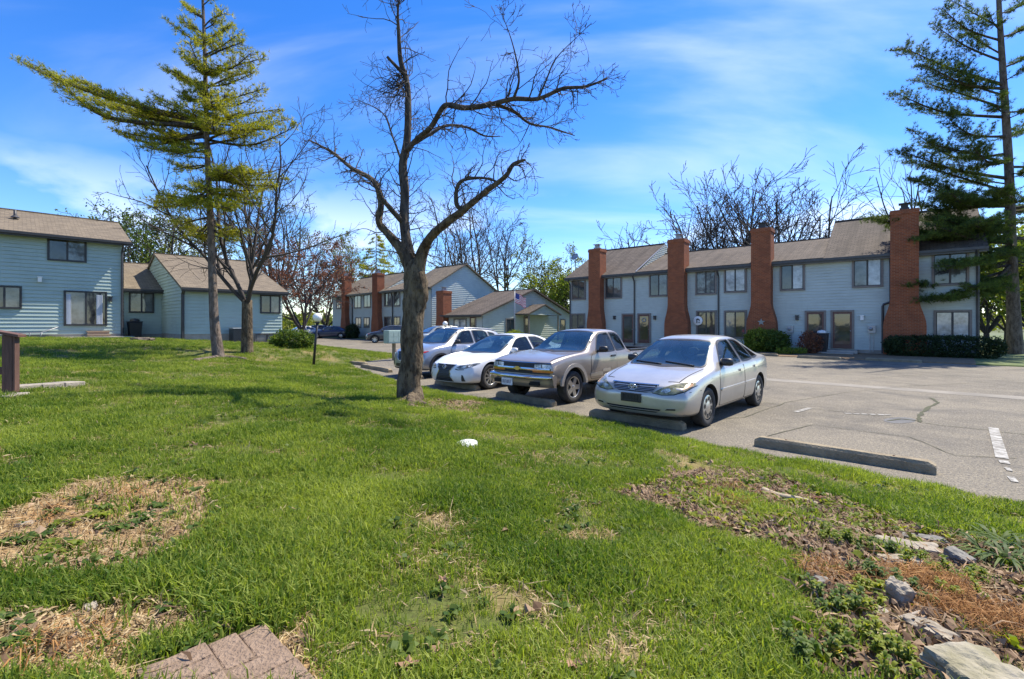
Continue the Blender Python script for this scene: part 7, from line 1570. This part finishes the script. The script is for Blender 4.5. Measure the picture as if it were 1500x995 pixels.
# brick stepping pad
M['paver'] = pmat('paver_brick', (0.185, 0.125, 0.082), 0.95, 0.2, 18, c2=(0.285, 0.20, 0.135), bump=0.9, bscale=70)
M['joint'] = pmat('paver_joint', (0.15, 0.105, 0.07), 1.0, 0.3, 25)
TRc = G(388, 912, .03); TL = G(200, 976, .03); a = Vector((TL.x - TRc.x, TL.y - TRc.y, 0)); UL = a.length / 2; ax = a.normalized(); bx_ = Vector((ax.y, -ax.x, 0)); bx_ = bx_ if bx_.y < 0 else -bx_
pad = thing('stepping_pad', 'square pad of reddish-brown brick pavers in basket weave at the bottom left', 'stepping pad', (TRc.x, TRc.y, zt(TRc.x, TRc.y)))
br_me = None; h_ = UL
bev = MB(); bev.box(-UL / 2 + .003, UL / 2 - .003, -UL / 4 + .003, UL / 4 - .003, -.04, .0); bme = bev.mesh('brick', M['paver'])
sl_x = (zt(TRc.x + ax.x * .4, TRc.y + ax.y * .4) - zt(TRc.x, TRc.y)) / .4; sl_y = (zt(TRc.x + bx_.x * .4, TRc.y + bx_.y * .4) - zt(TRc.x, TRc.y)) / .4
for i in range(2):
    for j in range(3):
        for k in range(2):
            q = (k - .5) * UL / 2
            if (i + j) % 2 == 0: c = ax * (UL * (i + .5) + q) + bx_ * UL * (j + .5); dr = bx_
            else: c = ax * UL * (i + .5) + bx_ * (UL * (j + .5) + q); dr = ax
            o = link('brick', bme, pad); u_ = c.dot(ax); w_ = c.dot(bx_); o.location = c + Vector((0, 0, sl_x * u_ + sl_y * w_ + .028 + random.uniform(-.002, .002))); o.rotation_euler = (random.uniform(-.012, .012), random.uniform(-.012, .012), math.atan2(dr.y, dr.x))
            bv = o.modifiers.new('b', 'BEVEL'); bv.width = .006; bv.segments = 2
mb = MB(); P4 = [ax * 0, ax * 2 * UL, ax * 2 * UL + bx_ * 3 * UL, bx_ * 3 * UL]; z_ = lambda p: sl_x * p.dot(ax) + sl_y * p.dot(bx_)
mb.add([(p.x, p.y, z_(p) + .021) for p in P4] + [(p.x, p.y, z_(p) - .06) for p in P4], [(0, 1, 2, 3), (0, 4, 5, 1), (1, 5, 6, 2), (2, 6, 7, 3), (3, 7, 4, 0)]); mb.build('mortar_bed', M['joint'], pad)
# dark timber handrail post and stone edging on the left
M['timber'] = pmat('dark_stained_timber', (0.075, 0.035, 0.024), 0.75, 0.35, 5, c2=(0.14, 0.072, 0.05), stretch=(6, 6, .6), bump=0.3)
pbse = G(14, 580); hr = thing('handrail', 'dark stained timber handrail post with sloping cap at the left edge', 'handrail', pbse, .3)
ppm = FPX / pbse.y; hh = (580 - 489) / ppm
mb = MB(); mb.box(-.055, .055, -.055, .055, -.1, hh - .02); mb.build('post', M['timber'], hr, bevel=.005)
mb = MB(); mb.box(.058, .085, -.05, .05, .05, hh - .03); mb.build('post_board', M['timber'], hr, bevel=.004)
mb = MB(); mb.box(-1.6, .14, -.085, .085, -.02, .02, T=lambda a, b_, c: (a, b_, hh + c - (a - .0) * .22)); mb.build('cap_rail', M['timber'], hr, bevel=.005)
mb = MB(); mb.box(-1.6, -.056, -.02, .02, .28, .38, T=lambda a, b_, c: (a, b_, c - a * .22)); mb.build('lower_rail', M['timber'], hr, bevel=.004)
M['stone_slab'] = pmat('weathered_slab', (0.34, 0.30, 0.245), 0.95, 0.2, 9, c2=(0.24, 0.205, 0.16), bump=0.6, bscale=35)
edg = [(27, 570), (59, 567), (92, 565), (123, 563)]; eg = thing('stone_edging', 'row of weathered rectangular slabs set in the lawn beside the handrail', 'edging', G(59, 568))
E0, E1 = G(26, 574), G(126, 566); dv = (E1 - E0); nv_ = Vector((-dv.y, dv.x, 0)).normalized(); b0 = G(59, 568)
for k in range(3):
    p0 = E0.lerp(E1, k / 3 + .008); p1 = E0.lerp(E1, (k + 1) / 3 - .008); mb = MB(); q = [p0, p1, p1 + nv_ * .30, p0 + nv_ * .30]; zz = random.uniform(0, .012)
    mb.add([tuple(p - b0 + Vector((0, 0, -.05))) for p in q] + [tuple(p - b0 + Vector((0, 0, .075 + zz))) for p in q], [(0, 3, 2, 1), (4, 5, 6, 7), (0, 1, 5, 4), (1, 2, 6, 5), (2, 3, 7, 6), (3, 0, 4, 7)]); mb.build('slab', M['stone_slab'], eg, bevel=.012)
st = G(8, 583); mb = MB(); mb.box(-.5, .17, -.22, .18, -.1, .05); o = mb.build('stone_step', M['stone_slab'], bevel=.012, loc=st); o.rotation_euler = (0, 0, .3); tag(o, 'stone step at the foot of the timber handrail', 'step')
# lamp post with globe
def lamp(lb, px, py, gy, Y=None, r=.15):
    b = G(px, py) if Y is None else at(px, py, Y); Y = b.y; hh = CAMZ + (HY - gy) / FPX * Y - b.z; lean = ((465 - 459) / FPX * Y if px == 459 else 0); t = thing('lamp_post', lb, 'lamp post', b)
    mb = MB(); mb.tube([(0, 0, -.1), (lean * .5, 0, hh * .5), (lean, 0, hh - r)], [.045, .04, .038], 10); mb.lathe([(.05, hh - r - .05), (.085, hh - r), (.07, hh - r + .02), (0.01, hh - r + .025)], 14, T=lambda a, b_, c: (a + lean, b_, c)); mb.build('post', M['black_plastic'], t)
    g = MB(); g.lathe([(r * math.sin(q), hh - r * math.cos(q) + r * .12) for q in np.linspace(.25, 3.141, 13)], 20, T=lambda a, b_, c: (a + lean, b_, c)); g.build('globe', M['globe'], t)
M['globe'] = pmat('white_globe', (0.80, 0.79, 0.74), 0.25, 0.05, 4, coat=.6)
lamp('dark leaning lamp post with white globe on the lawn edge', 459, 537, 466, None, .155); lamp('small lamp post with globe above the roof of the grey crossover', 652, 503, 475, 31, .17)
# post-mounted box cluster
M['mail_green'] = pmat('pale_green_enamel', (0.33, 0.42, 0.36), 0.5, 0.12, 5)
mp_ = G(577, 528); bxs = thing('mailbox_cluster', 'pale green mailbox cluster on a post left of the bare trunk', 'mailbox', mp_, AX); ppm = FPX / mp_.y
mb = MB(); mb.box(-.06, .06, -.06, .06, -.1, (528 - 503) / ppm); mb.build('post', M['concrete'], bxs); mb = MB(); mb.box(-.42, .62, -.22, .22, (528 - 503) / ppm, (528 - 484) / ppm); cb_ = mb.build('cabinet', M['mail_green'], bxs, bevel=.02)
mb = MB(); z0 = (528 - 501) / ppm; z1 = (528 - 486) / ppm
for i in range(4):
    for j in range(2): mb.box(-.40 + i * .25, -.17 + i * .25, -.232, -.221, z0 + j * (z1 - z0) / 2 + .01, z0 + (j + 1) * (z1 - z0) / 2 - .01)
mb.build('box_doors', M['mail_green'], cb_)
# flag on its pole at the cottage
fpx = ES.w(LE + 2.2, 0, 0); fb = at(754, 500, 37); fb.z = 0; fl = thing('flag_pole', 'thin pole flying a small red and white striped flag before the cottage', 'flag', fb); mb = MB(); top_ = CAMZ + (HY - 426) / FPX * 37
mb.tube([(0, 0, 0), (0, 0, top_)], .03, 8); mb.lathe([(0, .06), (.05, .03), (.05, -.02), (0, -.05)], 10, T=lambda a, b_, c: (a, b_, top_ + c)); mb.build('pole', M['metal_grey'], fl)
M['flag_red'] = pmat('flag_red', (0.50, 0.06, 0.07), 0.8, 0.1, 6); M['flag_white'] = pmat('flag_white', (0.75, 0.73, 0.72), 0.8, 0.05, 6); M['flag_blue'] = pmat('flag_blue', (0.05, 0.07, 0.25), 0.8, 0.1, 6)
mb = MB(); nx, nz = 10, 13
for i in range(nx):
    for j in range(nz):
        def fp_(a, c): return (.03 + a * .10 * .85, .07 * math.sin(a * .9 + c * .15), top_ - .12 - c * .062 - a * .045 * (1 + .2 * math.sin(a)))
        mb.add([fp_(i, j), fp_(i + 1, j), fp_(i + 1, j + 1), fp_(i, j + 1)], [(0, 1, 2, 3)], 2 if (i < 4 and j < 7) else (j % 2), True)
mb.build('flag', [M['flag_red'], M['flag_white'], M['flag_blue']], fl)
# ---- by the left houses
b = WC.w(WC.s(343), -.75, 0); ac = thing('ac_unit', 'dark grey boxy air-conditioning unit against the teal wing', 'air conditioner', (b.x, b.y, zt(b.x, b.y) - .02), AX)
mb = MB(); mb.box(-.38, .38, -.38, .38, .06, .80); co = mb.build('casing', M['dark_trim'], ac, bevel=.03); mb = MB(); mb.box(-.40, .40, -.40, .40, .80, .86); mb.build('top', M['metal_grey'], co, bevel=.02)
mb = MB()
for k in range(11): mb.box(-.33, .33, -.395, -.381, .14 + k * .055, .155 + k * .055)
mb.build('louvre', M['gutter_metal'], co); mb = MB(); mb.box(-.5, .5, -.5, .5, -.2, .06); mb.build('pad', M['foundation'], ac)
def bin_(lb, b, rz, m, h=.95, w=.28, bag=False):
    t = thing('wheeled_bin', lb, 'bin', b, rz); mb = MB(); mb.add([(-w * .8, -w * .8, 0), (w * .8, -w * .8, 0), (w * .8, w * .8, 0), (-w * .8, w * .8, 0), (-w, -w, h), (w, -w, h), (w, w, h), (-w, w, h)], [(0, 3, 2, 1), (4, 5, 6, 7), (0, 1, 5, 4), (1, 2, 6, 5), (2, 3, 7, 6), (3, 0, 4, 7)]); mb.build('bin_body', M[m], t, bevel=.03)
    mb = MB(); mb.box(-w * 1.06, w * 1.06, -w * 1.08, w * 1.08, h + .002, h + .05); mb.box(-w * .9, w * .9, w * 1.08, w * 1.2, h - .05, h + .03); mb.build('lid', M[m], t, bevel=.02)
    if bag: mb = MB(); mb.blob((0, 0, h + .1), (w * .8, w * .8, .12), 2, .2); mb.build('bag', M['white_plastic' if bag == 2 else 'gutter_metal'], t)
b = LB.w(LB.s(194), -.8, 0); bin_('black plastic bin before the link wing window', Vector((b.x, b.y, zt(b.x, b.y))), AX, 'black_plastic', .95, .33, True)
b = RS.w(RS.s(1207), -.8, 0.05); bin_('dark bin with pale bag on top beside the red shrub', b, RS.ang, 'black_plastic', 1.05, .30, 2)
M['deck_wood'] = pmat('weathered_deck', (0.30, 0.21, 0.14), 0.85, 0.25, 6, c2=(0.42, 0.31, 0.215), stretch=(1, 6, 6))
s0, s1 = HS.s(126), HS.s(160); wsx = thing('wooden_steps', 'short flight of weathered timber steps below the sliding glass door', 'steps', HS.w((s0 + s1) / 2, -.03, -.12), AX)
for k in range(3): mb = MB(); zz = .50 - k * .18; mb.box(-(s1 - s0) / 2, (s1 - s0) / 2, -.30 * (k + 1), -.30 * k - .005, zz - .045, zz); mb.box(-(s1 - s0) / 2 + .03, (s1 - s0) / 2 - .03, -.30 * (k + 1) + .03, -.30 * (k + 1) + .05, zz - .175, zz - .047); mb.build('tread', M['deck_wood'], wsx)
s0, s1 = HS.s(72), HS.s(192); q0 = HS.w(s0, -1.15, 0); q1 = HS.w(s1, -1.15, 0); q2 = HS.w(s1, -.02, 0); q3 = HS.w(s0, -.02, 0); mb = MB(); P_ = [(q.x, q.y, max(zt(q0.x, q0.y), zt(q1.x, q1.y), zt(q2.x, q2.y)) + .05) for q in (q0, q1, q2, q3)]; mb.add(P_ + [(x_, y_, z_0 - .35) for x_, y_, z_0 in P_], [(0, 1, 2, 3), (0, 4, 5, 1), (1, 5, 6, 2), (2, 6, 7, 3), (3, 7, 4, 0)]); tag(mb.build('patio_slab', M['foundation']), kind='structure')
# folded lounger and odds against the left wall
b = HS.w(HS.s(45), -.6, 0); lg = thing('garden_lounger', 'grey folding garden lounger lying low against the left house wall', 'lounger', (b.x, b.y, zt(b.x, b.y)), AX)
mb = MB()
for y_ in (-.28, .28): mb.tube([(-.9, y_, .28), (.35, y_, .28), (.95, y_, .55)], .022, 6)
for x_ in (-.8, -.1, .3):
    for y_ in (-.28, .28): mb.tube([(x_, y_, 0), (x_ + .08, y_, .28)], .02, 6)
mb.build('frame', M['metal_grey'], lg); mb = MB(); mb.box(-.9, .35, -.27, .27, .285, .31); mb.box(.36, .95, -.27, .27, .0, .03, T=lambda a, b_, c: (a, b_, c + .285 + (a - .36) * .45)); mb.build('sling', M['gutter_metal'], lg)
rock('round dark stump in the lawn before the bin', 208, 500, (.42, .35, .13), 'bark_pine', 0, 0, 22, 'tree_stump')
# exposed roots at the pine's foot
for px, py, lb in ((360, 527, 'pine root running right along the worn ground'), (285, 529, 'pine root running left over bare soil')): stick(lb, [(322, 524), ((322 + px) / 2, 525 if px > 322 else 527), (px, py)], .09, 'bark_pine', 'surface_root', 'root')

# ================================================================== SHRUBS BY THE BUILDINGS
def shrub(name, lb, b, rx, ry, h, m, n=700, leaf=.05, seed=1, rz=0, boxy=0.0, group=None):
    random.seed(seed); t = thing(name, lb, 'hedge' if 'hedge' in name else 'shrub', b, rz, group); mb = MB()
    for k in range(14): a = random.uniform(0, 6.283); mb.tube([(0, 0, -.05), (math.cos(a) * rx * .3, math.sin(a) * ry * .3, h * .45), (math.cos(a) * rx * .75, math.sin(a) * ry * .75, h * random.uniform(.5, .9))], [.03, .02, .008], 4)
    mb.build('stems', M['twig_far'], t); d = rng.normal(0, 1, (n, 3)); d /= np.linalg.norm(d, axis=1)[:, None]
    if boxy: k = 1 / np.abs(d).max(1)[:, None]; d = d * (1 - boxy) + d * k * boxy
    rad = (.62 + .40 * rng.random(n) ** .5)[:, None] * (1 + .22 * (fbm(d[:, 0] * 2.3 + seed, d[:, 1] * 2.3 + d[:, 2] * 1.9, seed, 2) - .5)[:, None] * (1 - boxy))
    P_ = d * rad * np.array([rx, ry, h * .55]) + np.array([0, 0, h * .5]); P_[:, 2] = np.maximum(P_[:, 2], .03)
    v, l = cards(P_, None, 5, leaf, leaf * 1.1); tag(link('foliage', np_mesh('foliage', v, 4, l, M[m]), t), kind='stuff')
def rb_(px, d): return RS.w(RS.s(px, d), d, .06)
shrub('yellow_shrub', 'bright yellow-green rounded shrub before the third chimney', rb_(1112, -1.7), .85, .75, 1.25, 'leaf_bright', 900, .06, 3)
shrub('green_shrub', 'darker green shrub right of the yellow-green one', rb_(1133, -1.6), .8, .75, 1.15, 'leaf_green', 900, .06, 4)
shrub('low_shrub', 'low yellowish ground shrub along the kerb', rb_(1160, -2.9), .8, .4, .28, 'leaf_bright', 250, .05, 5)
shrub('red_shrub', 'reddish-brown twiggy shrub before the bin', rb_(1187, -1.7), .60, .55, 1.15, 'leaf_red', 420, .045, 6)
shrub('clipped_hedge', 'long low dark clipped hedge beneath the end windows', rb_(1378, -1.0), 2.2, .62, .95, 'leaf_hedge', 3200, .045, 7, RS.ang, .6)
shrub('dark_shrub', 'dark shrub beneath the left end window of the row', rb_(845, -1.0), .8, .6, .9, 'leaf_hedge', 500, .06, 8, RS.ang)
q = at(754, 500, 33); q.z = 0; shrub('round_shrub', 'yellow-green ball-shaped shrub before the cottage gable', q, .82, .82, 1.15, 'leaf_bright', 1100, .05, 9)
q = DS.w(DS.s(532), -1.4, 0); shrub('dark_shrub', 'dark clipped shrub against the distant brick-chimney row', q, 1.0, .7, 1.6, 'leaf_hedge', 600, .08, 10, DS.ang)
q = G(430, 510); shrub('low_shrub', 'low green shrub at the corner of the teal wing', q, .9, .7, .75, 'leaf_green', 700, .06, 11)
q = G(409, 507); shrub('low_shrub', 'small shrub hard against the wing foundation', q, .5, .4, .5, 'leaf_green', 300, .05, 12)
for i, (px, py, lb) in enumerate(((238, 493, 'heap of dark dead stems by the link wing'), (258, 494, 'small dark dead clump at the wing corner'))): shrub('dead_clump', lb, G(px, py), .45, .3, .38, 'litter', 140, .06, 13 + i)
